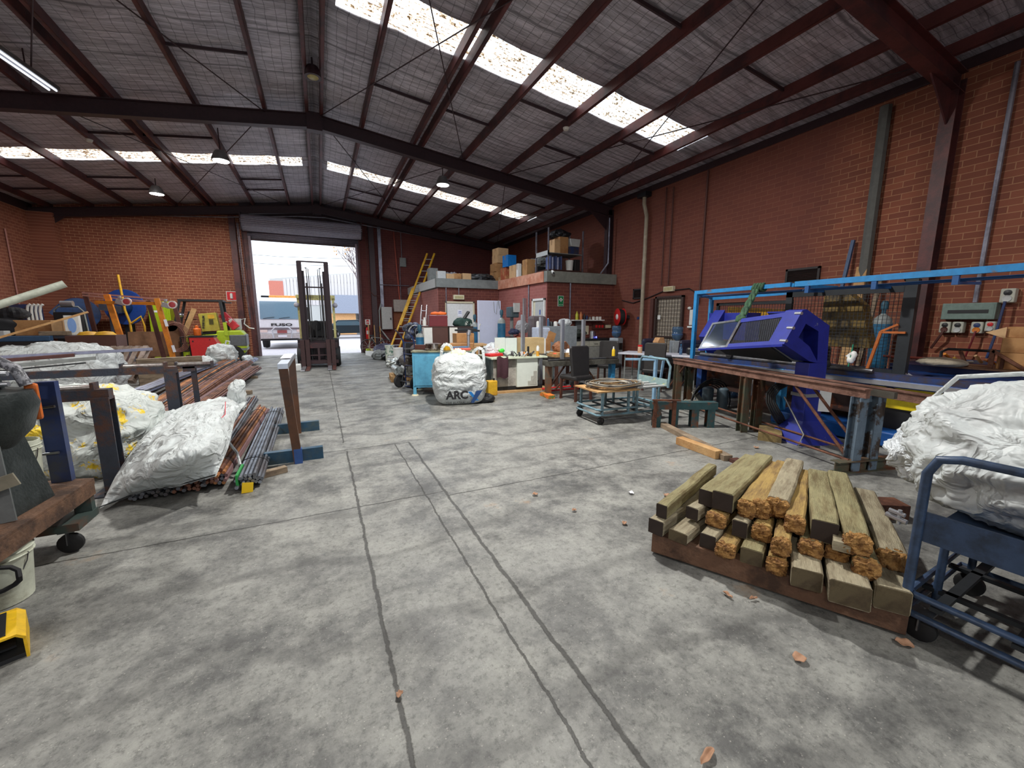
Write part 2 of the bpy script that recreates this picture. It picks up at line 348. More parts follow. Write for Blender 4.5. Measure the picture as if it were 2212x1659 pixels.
# corrugated translucent skylights with leaf litter
def skymat():
    M=bpy.data.materials.new('skylight_sheet'); M.use_nodes=True; nt=M.node_tree; L=nt.links.new; nt.nodes.remove(nt.nodes['Principled BSDF']); out=nt.nodes['Material Output']
    g=nd(nt,'NewGeometry'); mp=nd(nt,'Mapping'); mp.inputs['Scale'].default_value=(.55,6,1); L(g.outputs['Position'],mp.inputs['Vector'])
    n=nd(nt,'TexNoise',Scale=6.0,Detail=9.0,Roughness=.75); L(mp.outputs[0],n.inputs['Vector'])
    n2=nd(nt,'TexNoise',Scale=17.0,Detail=6.0,Roughness=.7); L(g.outputs['Position'],n2.inputs['Vector'])
    ad=nd(nt,'Math',operation='ADD'); L(n.outputs['Fac'],ad.inputs[0]); L(n2.outputs['Fac'],ad.inputs[1])
    cr=nd(nt,'ValToRGB'); e=cr.color_ramp.elements; e[0].position=.42; e[0].color=(.05,.025,.01,1); e[1].position=.5; e[1].color=(.98,.95,.9,1); k=cr.color_ramp.elements.new(.455); k.color=(.5,.33,.18,1)
    hf=nd(nt,'Math',operation='MULTIPLY'); hf.inputs[1].default_value=.5; L(ad.outputs[0],hf.inputs[0]); L(hf.outputs[0],cr.inputs['Fac'])
    t=nd(nt,'BsdfTransparent'); d=nd(nt,'BsdfTranslucent'); L(cr.outputs['Color'],t.inputs['Color']); L(cr.outputs['Color'],d.inputs['Color'])
    mx=nd(nt,'MixShader'); mx.inputs[0].default_value=.25; L(t.outputs[0],mx.inputs[1]); L(d.outputs[0],mx.inputs[2]); L(mx.outputs[0],out.inputs['Surface']); return M
SM=skymat()
for a,b in SKY:
    for x0,x1 in SX:
        mb=MB(); n=int((b-a)/.0225)
        mb.grid(lambda u,v:(x0+(x1-x0)*u,a+(b-a)*v,Rz(x0+(x1-x0)*u)+.22+.02*math.sin(v*(b-a)/.09*2*PI)),2,n)
        S('skylight',mb,SM,sm=2)
# purlins (C sections) and ridge pair
PX=[-7.9,-6.85,-5.8,-4.5,-3.32,-3.52,-2.03,-.78,.06,.36,1.24,2.47,2.68,3.8,5.06,6.28,7.5,8.32]
for x in PX:
    z=Rz(x); mb=MB(); sg=1 if x>.2 else -1; w=.065; hh=.19
    mb.bx(x-w/2,x+w/2,YB,YF,z,z+.012); mb.bx(x-w/2,x+w/2,YB,YF,z+hh-.012,z+hh); mb.bx(x-.006-sg*w/2,x+.006-sg*w/2,YB,YF,z,z+hh)
    S('beam_purlin',mb,red)
# bridging struts between purlins
mb=MB()
for y in(7.9,9.2,13.1,16.4,17.6,4.9,1.2):
    for i in range(len(PX)-1):
        if PX[i+1]-PX[i]>.9 and (int(y*10)+i)%2==0: mb.beam((PX[i],y,Rz(PX[i])+.12),(PX[i+1],y,Rz(PX[i+1])+.12),.03,.05)
S('beam_bridging',mb,dks)
# portal rafters and columns
for y in(-4.8,3.15,11.1,19.35):
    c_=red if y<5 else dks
    mb=MB(); x0,x1=(XL,XR)
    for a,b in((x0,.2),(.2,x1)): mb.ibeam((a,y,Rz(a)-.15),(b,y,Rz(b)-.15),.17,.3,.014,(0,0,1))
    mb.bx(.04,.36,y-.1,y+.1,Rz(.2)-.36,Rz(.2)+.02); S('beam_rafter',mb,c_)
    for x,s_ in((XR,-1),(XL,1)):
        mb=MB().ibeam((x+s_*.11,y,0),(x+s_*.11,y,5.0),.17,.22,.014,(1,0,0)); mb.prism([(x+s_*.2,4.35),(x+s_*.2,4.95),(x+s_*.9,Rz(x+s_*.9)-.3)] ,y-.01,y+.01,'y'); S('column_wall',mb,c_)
# haunch bracing rods
mb=MB()
for ya,yb in((3.15,11.1),(11.1,19.35)):
    for xa,xb in((.3,3.8),(-.78,-4.5),(5.06,8.3)):
        mb.tube([(xa,yb,Rz(xa)-.02),(xb,ya,Rz(xb)-.02)],.011,6); mb.tube([(xb,yb,Rz(xb)-.02),(xa,ya,Rz(xa)-.02)],.011,6)
S('beam_brace_rod',mb,dks)
# lamps
hbm=mat('lamp_housing',(150,150,150),.4,.6); lens=mat('lamp_lens',(255,255,250),.3,em=18,var=0)
LL=['square LED high bay lamp near the far wall, left of the roller door','small LED high bay lamp at the far skylight strip left of the ridge','bluish LED high bay lamp hanging by the middle rafter right of the ridge','LED high bay lamp overhead near the top edge of the photo','LED high bay lamp above the left pile','LED high bay lamp behind on the right bay','LED high bay lamp behind on the left bay']
for (x,y,z,p),lb in zip(LAMPS,LL):
    t=T('high_bay_lamp',lb,'lamp',(x,y,z),0,'high bay lamps')
    MB().lathe([(.1,.22),(.14,.16),(.19,.03),(.19,.0)],n=20).go('lamp_housing',hbm,t,sm=1)
    MB().lathe([(.165,.004),(.165,-.004)],n=20).go('lamp_lens',lens,t)
    MB().cyl((0,0,.2),(0,0,Rz(x)-z+.02),.012,n=8).go('hanging_rod',dks,t)
t=T('ridge_lamp','round yellowed lamp in a dark holder between the ridge beams','lamp',(.2,9.2,6.0)); MB().lathe([(.1,.18),(.14,.1),(.15,0),(.12,0)],n=20).go('lamp_holder',dks,t,sm=1); MB().lathe([(0,-.02),(.08,-.015),(.11,.01),(0,.02)],n=20).go('lamp_glass',mat('yellowed_glass',(190,180,120),.3),t,sm=1); MB().cyl((0,0,.15),(0,0,.38),.015,n=8).go('lamp_stem',dks,t)
for k,(x,y) in enumerate(((5.06,8.0),(-4.5,13.2))):
    t=T('smoke_detector',('white dome detector under a right hand purlin','white dome detector under a left hand purlin')[k],'detector',(x,y,Rz(x)-.001)); MB().lathe([(0,-.06),(.05,-.05),(.07,0),(0,0)],n=18).go('detector_dome',mat('detector_white',(220,216,206),.5,var=.03),t,sm=1)
# long fluorescent batten at left
t=T('fluorescent_light','twin tube fluorescent batten under the roof at upper left','lamp',(-4.1,9.3,5.45),R(-8))
MB().box((0,0,.05),(.16,2.4,.07)).go('batten',hbm,t); 
for s_ in(-.05,.05): MB().cyl((s_,-1.15,0),(s_,1.15,0),.016,n=8).go('tube',mat('fluoro_tube',(235,240,255),.3,em=.9,var=0),t)
[MB().cyl((0,k,.08),(0,k,.4),.01,n=6).go('hanging_rod',dks,t) for k in(-.6,.6)]
# roller door opening
gal=mat('galvanised_steel',(150,150,162),.42,.7,c2=(110,108,118),sc=3)
dgal=mat('roller_curtain',(158,154,166),.4,.5)
j=MB(); j.bx(-2.55,-2.33,YF-.06,YF+.26,0,5.5); j.bx(1.68,1.8,YF-.06,YF+.26,0,5.5); S('trim_door_jamb',j,red)
j=MB(); j.bx(-2.33,-2.24,YF-.16,YF-.04,0,4.75); j.bx(1.62,1.7,YF-.16,YF-.04,0,4.75); S('trim_door_guide',j,mat('guide_steel',(120,105,112),.4,.5))
S('column_far_left',MB().ibeam((-2.82,YF-.1,0),(-2.82,YF-.1,5.45),.2,.2,.014,(0,1,0)),red)
S('column_far_right',MB().ibeam((2.3,YF-.12,0),(2.3,YF-.12,5.7),.22,.24,.016,(0,1,0)),dks)
S('column_far_right',MB().bx(2.58,2.72,YF-.14,YF-.02,2.05,5.55),gal)
t=T('roller_door','grey steel roller door rolled up above the bright opening','door',(-.3,YF-.3,4.7))
t['kind']='structure'
mb=MB(); mb.grid(lambda u,v:(-2.2+4.4*u,(.3+.012*math.sin(v*26*2*PI))*math.cos(v*2*PI),.52+(.3+.012*math.sin(v*26*2*PI))*math.sin(v*2*PI)),1,208)
mb.go('door_drum',dgal,t,sm=2)
mb=MB(); 
mb.grid(lambda u,v:(-2.05+4.1*u,.2+.018*math.sin(v*9*2*PI),-.05+.75*v),1,72); mb.go('door_curtain',dgal,t,sm=2,thick=.004)
MB().bx(-2.05,2.05,.17,.23,-.1,-.04).go('bottom_rail',dks,t)
for s_ in(-1,1): MB().bx(s_*2.18-.02,s_*2.18+.02,-.3,.3,.2,.86).go('end_bracket',dks,t)
MB().tube([(-2.3,.05,.5),(-2.27,.05,-1.5),(-2.2,.05,-3.2)],.012,6).tube([(-2.34,.05,.5),(-2.33,.05,-1.5),(-2.22,.05,-3.2)],.012,6).go('hand_chain',gal,t)
# ---------- common materials ----------
blk=mat('black_rubber',(26,26,28),.7); blkp=mat('black_plastic',(32,33,36),.45); wht=mat('white_paint',(225,226,222),.5,var=.05)
crm=mat('cream_paint',(214,206,176),.5,var=.06); gry=mat('grey_paint',(138,142,140),.5); lgr=mat('light_grey_paint',(186,188,186),.5,var=.06)
stl=mat('bare_steel',(120,122,126),.35,.8,c2=(92,84,80),sc=4); alu=mat('aluminium',(196,198,204),.3,.8,var=.05)
rst=mat('rusty_steel',(120,78,58),.7,.3,c2=(78,46,34),sc=5,bump=.3); brn=mat('brown_steel',(92,56,50),.5,.2)
yel=mat('yellow_paint',(228,178,40),.5,c2=(190,140,40),sc=3); lime=mat('lime_paint',(172,196,28),.45,var=.08); rdp=mat('red_paint',(205,38,40),.45,var=.06)
org=mat('orange_paint',(226,140,40),.5,c2=(196,110,36),sc=3); blu=mat('sky_blue_paint',(52,140,190),.5,c2=(40,100,140),sc=5); dbl=mat('dark_blue_paint',(34,58,108),.5,c2=(60,50,48),sc=4)
card=mat('cardboard',(182,136,88),.85,c2=(150,104,62),sc=2,var=.06); card2=mat('pale_cardboard',(206,168,124),.85,var=.06)
wood=mat('weathered_wood',(150,132,110),.85,c2=(104,88,72),sc=3,st=(1,1,6),bump=.4); pine=mat('pine_wood',(196,158,108),.75,c2=(170,126,78),sc=3,bump=.2)
gls=mat('blue_water_plastic',(110,150,190),.15,tr=.7,var=.03); crt=mat('concrete_band',(128,132,128),.85,c2=(108,112,110),sc=2)
# ---------- offices inside ----------
def bxm(*a): return MB().bx(*a)
S('wall_office',bxm(3.92,6.3,14.5,14.72,0,2.66),bk_off); S('wall_office_side',bxm(3.9,4.1,14.52,YF,0,2.6),bk_offs)
S('wall_kitchenette',bxm(6.32,XR,10.85,11.05,0,2.62),bk_off); S('wall_kitchenette_side',bxm(6.3,6.5,10.87,14.5,0,2.62),bk_offs)
S('slab_office',bxm(3.95,XR,14.6,YF,2.62,2.9),crt); S('slab_kitchenette',bxm(6.35,XR,10.9,14.6,2.62,2.92),crt)
S('trim_fascia_office',bxm(3.84,6.28,14.42,14.6,2.64,2.95),crt); S('trim_fascia_office_side',bxm(3.84,4.,14.6,YF,2.64,2.95),lgr)
S('trim_fascia_kitchenette',bxm(6.24,XR,10.76,10.95,2.62,2.94),mat('fascia_grey',(132,134,126),.8,c2=(112,114,108),sc=3))
S('trim_fascia_kitchenette_side',bxm(6.22,6.34,10.95,14.5,2.62,2.94),mat('fascia_salmon',(206,150,124),.7,c2=(176,110,84),sc=3))
# doors
t=T('office_door','white double office door with a paper notice in the left office wall','door',(4.72,14.5,0)); t['kind']='structure'
m=MB()
for a in(-.56,.5): m.bx(a,a+.06,-.05,.02,0,2.15)
m.bx(-.56,.56,-.05,.02,2.09,2.15); m.go('door_frame',crm,t,bev=.005)
bxm(-.5,.0,-.02,.01,0,2.09).go('door_leaf',wht,t); bxm(.005,.5,-.02,.01,0,2.09).go('door_leaf',wht,t)
pap=mat('paper_white',(236,238,246),.7,var=.02); ink=mat('black_ink',(30,30,34),.6,var=0); blinkm=mat('blue_ink',(60,90,170),.6,var=0)
bxm(-.1,.08,-.03,-.021,1.6,1.85).go('paper_notice',pap,t); bxm(-.13,.1,-.028,-.021,1.18,1.27).go('printed_strip',pap,t)
bxm(-.06,.04,-.032,-.03,1.77,1.79).go('printed_line',blinkm,t); bxm(-.07,.05,-.032,-.03,1.72,1.735).go('printed_line',blinkm,t); bxm(-.1,.07,-.03,-.028,1.205,1.245).go('printed_bar',ink,t)
bxm(.2,.25,-.03,-.02,1.32,1.42).go('pull_handle',blinkm,t)
t=T('washroom_door','narrow white door ajar in its frame on the sunlit brick side wall','door',(6.3,11.32,0)); t['kind']='structure'
m=MB()
for a in(-.4,.36): m.bx(-.05,.02,a,a+.07,0,2.15)
m.bx(-.05,.02,-.4,.43,2.08,2.15); m.go('door_frame',wht,t,bev=.005)
bxm(-.012,.0,-.33,.25,0,2.08).go('door_leaf',lgr,t); bxm(-.004,.0,.25,.36,0,2.08).go('door_gap',crm,t); bxm(-.02,-.012,-.1,-.04,1.65,1.8).go('door_sign',blinkm,t)
m=MB().cyl((-.05,.2,1.12),(-.05,.08,1.12),.012).cyl((-.05,.2,1.12),(0,.2,1.12),.012); m.go('handle',stl,t)
def onwall(name,label,cat,x0,x1,y0,y1,z0,z1,m,**k):
    o=MB().bx(x0,x1,y0,y1,z0,z1).go(name,m,bev=k.pop('bev',.004)); return tag(o,label,cat,**k)
t=T('exit_sign','cream rectangular emergency light box above the white office door','light',(4.66,14.46,2.3)); MB().bx(-.2,.2,-.08,.04,-.08,.08).go('housing',crm,t,bev=.01); MB().bx(-.16,.16,-.086,-.08,-.045,.045).go('diffuser',mat('yellowed_diffuser',(186,176,130),.4),t)
t=T('first_aid_sign','green first aid sign with a white cross','sign',(6.78,10.84,2.06)); bxm(-.1,.1,-.012,.01,-.16,.16).go('sign_plate',wht,t); bxm(-.09,.09,-.016,-.012,-.15,.15).go('sign_panel',mat('sign_green',(20,120,70),.5,var=.02),t)
MB().bx(-.055,.055,-.021,-.016,.02,.06).bx(-.02,.02,-.021,-.016,-.015,.095).go('cross',wht,t); text('FIRST AID',.032,wht,t,(0,-.018,-.11),(PI/2,0,0))
def conduit(pts,r,label,m=gal,g=None):
    return tag(MB().tube(pts,r,8).go('conduit',m,sm=1),label,'pipe',g)
conduit([(7.12,10.83,2.62),(7.12,10.83,1.52)],.03,'grey conduit dropping to the mug shelf on the kitchenette wall')
conduit([(4.2,14.46,2.64),(4.2,14.46,1.3)],.02,'thin grey conduit at the left edge of the office front wall')
conduit([(4.68,14.46,2.64),(4.68,14.46,2.38)],.015,'short grey conduit above the cream light box over the office door')
conduit([(6.27,12.0,2.9),(6.27,12.0,1.2)],.022,'grey conduit on the sunlit brick side wall left of the washroom door')
# ---------- far wall fittings ----------
def sign(name,label,x,z,w,h,fn,y=YF-.005):
    t=T(name,label,'sign',(x,y,z)); bxm(-w/2,w/2,-.012,.0,-h/2,h/2).go('sign_plate',wht,t); fn(t); return t
sg=mat('sign_red',(206,28,36),.5,var=.02)
def f1(t): bxm(-.15,.15,-.016,-.012,-.16,.16).go('sign_panel',sg,t); MB().lathe([(.05,-.1),(.05,.07),(.025,.11),(0,.11)],(0,-.016,0),12).go('extinguisher_symbol',wht,t)
sign('fire_sign','red fire extinguisher location sign on the brick left of the roller door',-3.1,2.42,.34,.36,f1)
def f2(t): MB().prism([(-.07+0,.02),(-.05,.08),(0,.11),(.05,.08),(.07,.02)],-.016,-.012,'y').go('symbol',sg,t); bxm(-.06,.06,-.016,-.012,-.07,-.02).go('red_text_bar',sg,t)
sign('fire_hose_sign','small white sign with a red arch above the fire extinguisher',1.98,1.38,.22,.24,f2)
def extinguisher(loc,label,body=rdp):
    t=T('fire_extinguisher',label,'fire extinguisher',loc); MB().lathe([(0,0),(.075,0),(.085,.03),(.085,.45),(.05,.52),(.03,.54)],n=20).go('cylinder',body,t,sm=1)
    MB().cyl((0,0,.54),(0,0,.6),.022).box((.03,0,.62),(.12,.03,.02)).go('valve',blkp,t); MB().bx(-.06,.06,-.09,-.084,.22,.38).go('label_plate',wht,t); MB().tube([(-.02,0,.58),(-.1,-.02,.52),(-.12,-.03,.3)],.011,8).go('hose',blk,t,sm=1)
extinguisher((1.95,YF-.11,.62),'red fire extinguisher hung on the brick right of the roller door')
def cab(name,label,x0,x1,z0,z1,d,m,lock=True,y=YF):
    t=T(name,label,'electrical cabinet',((x0+x1)/2,y-d/2,z0)); w=(x1-x0)/2; h=z1-z0
    bxm(-w,w,-d/2,d/2,0,h).go('body',m,t,bev=.01); bxm(-w+.02,w-.02,-d/2-.012,-d/2,.02,h-.02).go('door_panel',m,t,bev=.004)
    if lock: bxm(w-.1,w-.05,-d/2-.03,-d/2-.012,h*.42,h*.52).go('latch',blkp,t)
cab('electrical_cabinet','light grey tall electrical cabinet on the wall with a black latch',2.58,3.04,1.05,2.06,.3,lgr)
cab('electrical_cabinet','beige electrical box behind the yellow ladder',3.14,3.78,1.85,2.4,.25,mat('beige_box',(176,168,160),.5),False)
onwall('backing_board','brown plywood board on the wall below the beige electrical box','board',3.14,3.76,YF-.04,YF,1.07,1.85,mat('brown_ply',(150,92,62),.8))
cab('junction_box','small grey box high on the dark brick, below a wall beacon',3.52,3.8,3.9,4.3,.12,gry,False)
conduit([(3.3,YF-.05,5.5),(3.42,YF-.05,3),(3.45,YF-.05,2.4)],.035,'copper red pipe running down to the beige electrical box',mat('copper_pipe',(170,84,70),.45,.2))
conduit([(3.62,YF-.04,5.4),(3.62,YF-.04,4.32)],.018,'thin conduit dropping to the small grey box high on the far wall')
conduit([(3.52,YF-.05,4.1),(3.5,YF-.05,2.4)],.014,'very thin grey conduit between the small high box and the beige box')
conduit([(2.6,YF-.15,3.05),(3.9,YF-.06,3.05)],.02,'horizontal grey conduit crossing the far wall behind the ladder')
conduit([(2.05,YF-.3,5.6),(2.1,YF-.28,2.8),(2.3,YF-.28,2.55),(2.5,YF-.28,2.55)],.016,'thin dark conduit curving beside the column right of the roller door',brn)
conduit([(2.62,YF-.06,2.3),(2.5,YF-.06,1.9),(2.5,YF-.06,1.1),(2.9,YF-.2,.5)],.03,'pale cable drooping below the tall electrical cabinet',lgr)
# ---------- outdoors ----------
asph=mat('street_asphalt',(176,172,176),.8,c2=(150,148,152),sc=.3); S('ground_street',bxm(-60,60,YF+.12,120,-.25,-.04),asph)
S('ground_apron',bxm(-6,8,YF+.12,33,-.1,-.02),mat('apron_concrete',(205,200,205),.8))
t=T('factory_building','pale ribbed metal factory across the street with a brick end and orange office','building',(0,45,0))
m=MB(); 
for i in range(48): x=-2.9+i*.3; m.bx(x,x+.26,-.06,0,2.9,5.3+.13*(x+3))
m.go('ribbed_cladding',mat('cladding',(205,200,200),.6,var=.04),t); m=MB(); m.bx(-2.9,12,0,14,0,5.2).prism([(-4,5.1),(12,5.1),(12,7.2),(-4,5.3)],0,14,'y'); m.go('hall',lgr,t)
bxm(-4.1,-2.9,-.1,8,0,5.1).go('brick_end',mat('pale_brick',(196,120,104),.8,var=.05),t); bxm(1.2,12,-.8,0,2.1,3.9).go('awning_band',mat('grey_band',(150,158,176),.6),t)
bxm(.9,3.4,-.3,0,0,2.1).go('orange_wall',mat('orange_render',(230,176,120),.7),t); bxm(3.6,4.4,-.35,0,.2,2.).go('dark_window',blkp,t); bxm(-8,-4.1,2,8,0,3.3).go('annex',mat('annex_brick',(190,140,128),.8),t)
t=T('parked_car','small dark teal hatchback parked on the street','car',(2.35,37,0))
m=MB(); prof=[(-1.9,.35),(-1.95,.8),(-1.6,1.0),(-1.0,1.45),(.6,1.48),(1.3,1.0),(1.85,.85),(1.95,.4)]
m.prism(prof,-.8,.8,'y'); m.go('car_body',mat('teal_car',(16,34,42),.3,.2),t,bev=.06)
MB().prism([(-1.45,1.02),(-.95,1.36),(.5,1.38),(1.1,1.02)],-.82,.82,'y').go('side_windows',mat('car_glass',(70,90,100),.1,var=.02),t)
for x in(-1.2,1.2):
    w=MB().lathe([(.14,-.85),(.32,-.85),(.34,-.7),(.34,.7),(.32,.85),(.14,.85)],(x,0,.33),20,'y').go('wheel',blk,t,sm=1); MB().lathe([(.0,-.87),(.19,-.86)],(x,0,.33),16,'y').go('hubcap',alu,w)
# truck: white cab-over
t=T('delivery_truck','white cab-over truck with a bull bar parked outside the roller door','truck',(-1.78,24.2,0))
tw=mat('truck_white',(232,234,240),.35,var=.04); 
m=MB().prism([(-.05,.75),(-.05,1.45),(.28,2.5),(.5,2.62),(1.9,2.62),(1.9,.75)],-1.05,1.05,'x'); 
o=m.go('cab',tw,t,bev=.05)
MB().prism([(-.075,1.52),(.225,2.42),(.235,2.42),(-.06,1.52)],-.93,.93,'x').go('windscreen',mat('truck_glass',(112,140,158),.08,var=.03),t)
bxm(-1.03,1.03,-.12,.0,.52,.76).go('bumper',mat('bumper_steel',(196,190,190),.4,.3),t,bev=.03)
bxm(-.98,.98,-.09,-.05,.98,1.08).go('grille_slot',mat('grille_dark',(120,110,116),.5),t)
for s_ in(-1,1):
    bxm(s_*.82-.16,s_*.82+.16,-.1,-.04,.84,.98).go('headlight',mat('headlight_glass',(225,205,200),.15,var=.03),t,bev=.02)
    bxm(s_*1.2-.09,s_*1.2+.09,.1,.2,1.5,2.15).go('wing_mirror',blkp,t,bev=.03)
    w=MB().lathe([(.2,-.14),(.44,-.14),(.47,0),(.44,.14),(.2,.14)],(s_*.85,.9,.47),22,'x').go('wheel',blk,t,sm=1)
MB().tube([(-.4,-.2,.55),(-.45,-.24,.95),(-.3,-.24,1.1),(.3,-.24,1.1),(.45,-.24,.95),(.4,-.2,.55)],.035,10).go('bull_bar',alu,t,sm=1)
bxm(-.22,.22,-.14,-.12,.8,.95).go('grille_badge',mat('badge_red',(170,90,90),.5),t); bxm(-.2,.2,-.15,-.125,.6,.7).go('number_plate',pap,t)
text('FUSO',.19,ink,t,(-.0,-.075,1.22),(PI/2,0,0),.006,'truck_lettering',.006,sx=2.1)
bxm(-1.0,1.0,-.03,4,.42,.55).go('chassis',blkp,t); bxm(-1.05,1.05,2.0,6.5,.8,1.1).go('tray',gry,t)
m=MB().bx(-.55,.7,.7,.9,2.62,2.75); m.go('amber_beacon_bar',mat('amber_plastic',(240,170,90),.4),t,bev=.02)
MB().bx(-.9,-.5,.7,.9,2.62,2.74).go('roof_horn',blkp,t,bev=.03)
for s_ in(-.5,.2): MB().beam((s_-.3,-.09,1.55),(s_+.2,-.07,1.62),.02,.02).go('wiper',blkp,t)
# tree with autumn leaves
random.seed(3)
t=T('street_tree','bare branching street tree with some orange autumn leaves','tree',(3.7,33,0))
m=MB(); tips=[]
def br(p,d,l,r,k):
    q=p+d*l; m.tube([p,(p+q)/2+Vector((random.uniform(-.05,.05)*l,0,0)),q],[r,r*.85,r*.7],6)
    if k==0 or r<.006: tips.append(q); return
    for i in range(3 if k>2 else 2):
        dd=(d+Vector((random.uniform(-.75,.75),random.uniform(-.5,.5),random.uniform(-.1,.6)))).normalized(); br(q,dd,l*random.uniform(.62,.85),r*.62,k-1)
br(Vector((0,0,0)),Vector((-.05,0,1)),2.2,.13,6)
m.go('branches',mat('bark',(120,104,104),.8),t)
lv=MB()
for q in tips:
    if q.z<4.6 and random.random()<.75 or random.random()<.1:
        for k in range(3):
            c_=q+Vector((random.gauss(0,.12),random.gauss(0,.12),random.gauss(0,.12))); lv.box(c_,(.1,.02,.08),(random.random()*3,random.random()*3,0))
o=lv.go('foliage',mat('autumn_leaves',(228,170,92),.7,c2=(200,130,60),sc=3),t); o['kind']='stuff'
for i,(z,zb,lb) in enumerate(((8.6,8.9,'uppermost power line outside'),(8.0,8.4,'second power line outside'),(6.0,6.2,'third power line outside'),(5.4,5.7,'lowest power line outside'))):
    tag(MB().tube([(-9,34,z),(-2,34,(z+zb)/2-.18),(8,34,zb)],.02,6).go('street_power_line',gry),lb+' seen through the open roller door','cable','power lines outside')
tag(MB().box((3.0,30,.5),(.35,.35,1.0)).cyl((3,30,1),(3,30,1.3),.12,.02).go('traffic_bollard',org),'orange bollard outside at the right edge of the doorway','bollard')
# ---------- big forklift in the doorway ----------
ycab=mat('faded_yellow_cab',(214,206,140),.5); mst=mat('mast_steel',(46,32,38),.5,.3); 
t=T('forklift','tall black-masted forklift with a yellowed cab facing the camera in the doorway','forklift',(-.08,14.0,0),R(-2))
for s_ in(-1,1):
    MB().ibeam((s_*.37,0,.12),(s_*.37,0,3.22),.13,.14,.025,(0,1,0)).go('mast_upright',mst,t)
    MB().beam((s_*.28,.03,.15),(s_*.28,.03,2.95),.06,.1,(0,1,0)).go('inner_mast_rail',mst,t)
    for k in(0,1): MB().tube([(s_*(.13+k*.05),.02,.3),(s_*(.13+k*.05),.02,3.0),(s_*(.2+.02*k),.02,3.05)],.012,6).go('lift_chain',blkp,t)
    MB().cyl((s_*.2,.1,.2),(s_*.2,.1,2.6),.03).go('hydraulic_ram',stl,t,sm=1)
    f=MB().bx(s_*.36-.14,s_*.36-.02,-.14,-.09,.02,.88).bx(s_*.36+.0,s_*.36+.12,-.14,-.09,.02,.88); f.go('fork_shank',mat('fork_steel',(72,50,50),.5,.3),t,bev=.004)
    f=MB().prism([(-.14,.02),(-.14,.07),(-.95,.035),(-.97,.02)],s_*.36-.12,s_*.36-.01,'x'); f.go('fork_tine',alu,t); 
    MB().prism([(-.14,.02),(-.14,.07),(-.9,.035),(-.92,.02)],s_*.36+.01,s_*.36+.11,'x').go('fork_tine',brn,t)
    MB().beam((s_*.5,.6,.9),(s_*.5,.5,2.18),.07,.08,(0,1,0)).go('cab_post',ycab,t); MB().beam((s_*.5,1.9,1.0),(s_*.5,1.75,2.2),.07,.08,(0,1,0)).go('cab_post',ycab,t)
    w=MB().lathe([(.12,-.12),(.3,-.12),(.33,-.05),(.33,.05),(.3,.12),(.12,.12)],(s_*.5,.35,.33),22,'x').go('tyre',blk,t,sm=1)
    w=MB().lathe([(.1,-.1),(.24,-.1),(.26,0),(.24,.1),(.1,.1)],(s_*.45,1.9,.26),22,'x').go('tyre',blk,t,sm=1)
    MB().ell((s_*.55,.45,1.95),(.08,.06,.08)).go('work_light',mat('lamp_glass',(190,190,200),.2),t,sm=2)
[bxm(*k).go('mast_crossbar',mst,t) for k in((-.42,.42,-.02,.03,3.2,3.24),(-.36,.36,0,.04,2.45,2.49),(-.38,.38,0,.05,.72,.82),(-.36,.36,.02,.07,.12,.26))]
MB().bx(-.55,.55,-.09,-.03,.62,.78).bx(-.55,.55,-.09,-.03,.14,.24).bx(-.52,.52,-.08,-.04,.38,.42).bx(-.03,.03,-.085,-.03,.2,.7).go('fork_carriage',mat('carriage_red',(58,34,38),.5,c2=(110,44,44),sc=3,lo=.58,hi=.62),t)
MB().bx(-.6,.6,.3,2.2,.32,.9).bx(-.58,.58,1.6,2.35,.4,1.15).go('body',mat('forklift_body',(40,36,40),.5),t,bev=.04)
MB().bx(-.58,.58,.2,.34,.2,.84).go('front_plate',mst,t)
m=MB().bx(-.56,.56,.42,.52,2.16,2.26).bx(-.56,.56,1.7,1.8,2.16,2.26)
for k in range(7): x=-.53+k*.177; m.bx(x-.015,x+.015,.45,1.78,2.2,2.25)
m.go('overhead_guard',ycab,t); bxm(-.42,.42,1.2,1.6,.9,1.45).go('seat',blk,t,bev=.05)
MB().lathe([(.15,-.01),(.17,0),(.15,.01)],(-.05,.72,1.3),20,'y').go('steering_wheel',blk,t); MB().cyl((-.05,.55,.8),(-.05,.72,1.3),.025).go('steering_column',blk,t)
o=tag(MB().bx(-.2,.2,-.15,.15,0,.2).bx(-.1,.06,-.08,.08,.2,.32).go('helmet_box',wht,bev=.03),'white tray and hard hat on the dark block left of the forks','box'); o.location=(-.78,13.4,0)
# ---------- lime forklift at left ----------
t=T('small_forklift','lime green counterbalance forklift with a black overhead guard by the brick wall','forklift',(-3.6,17.35,0),R(4))
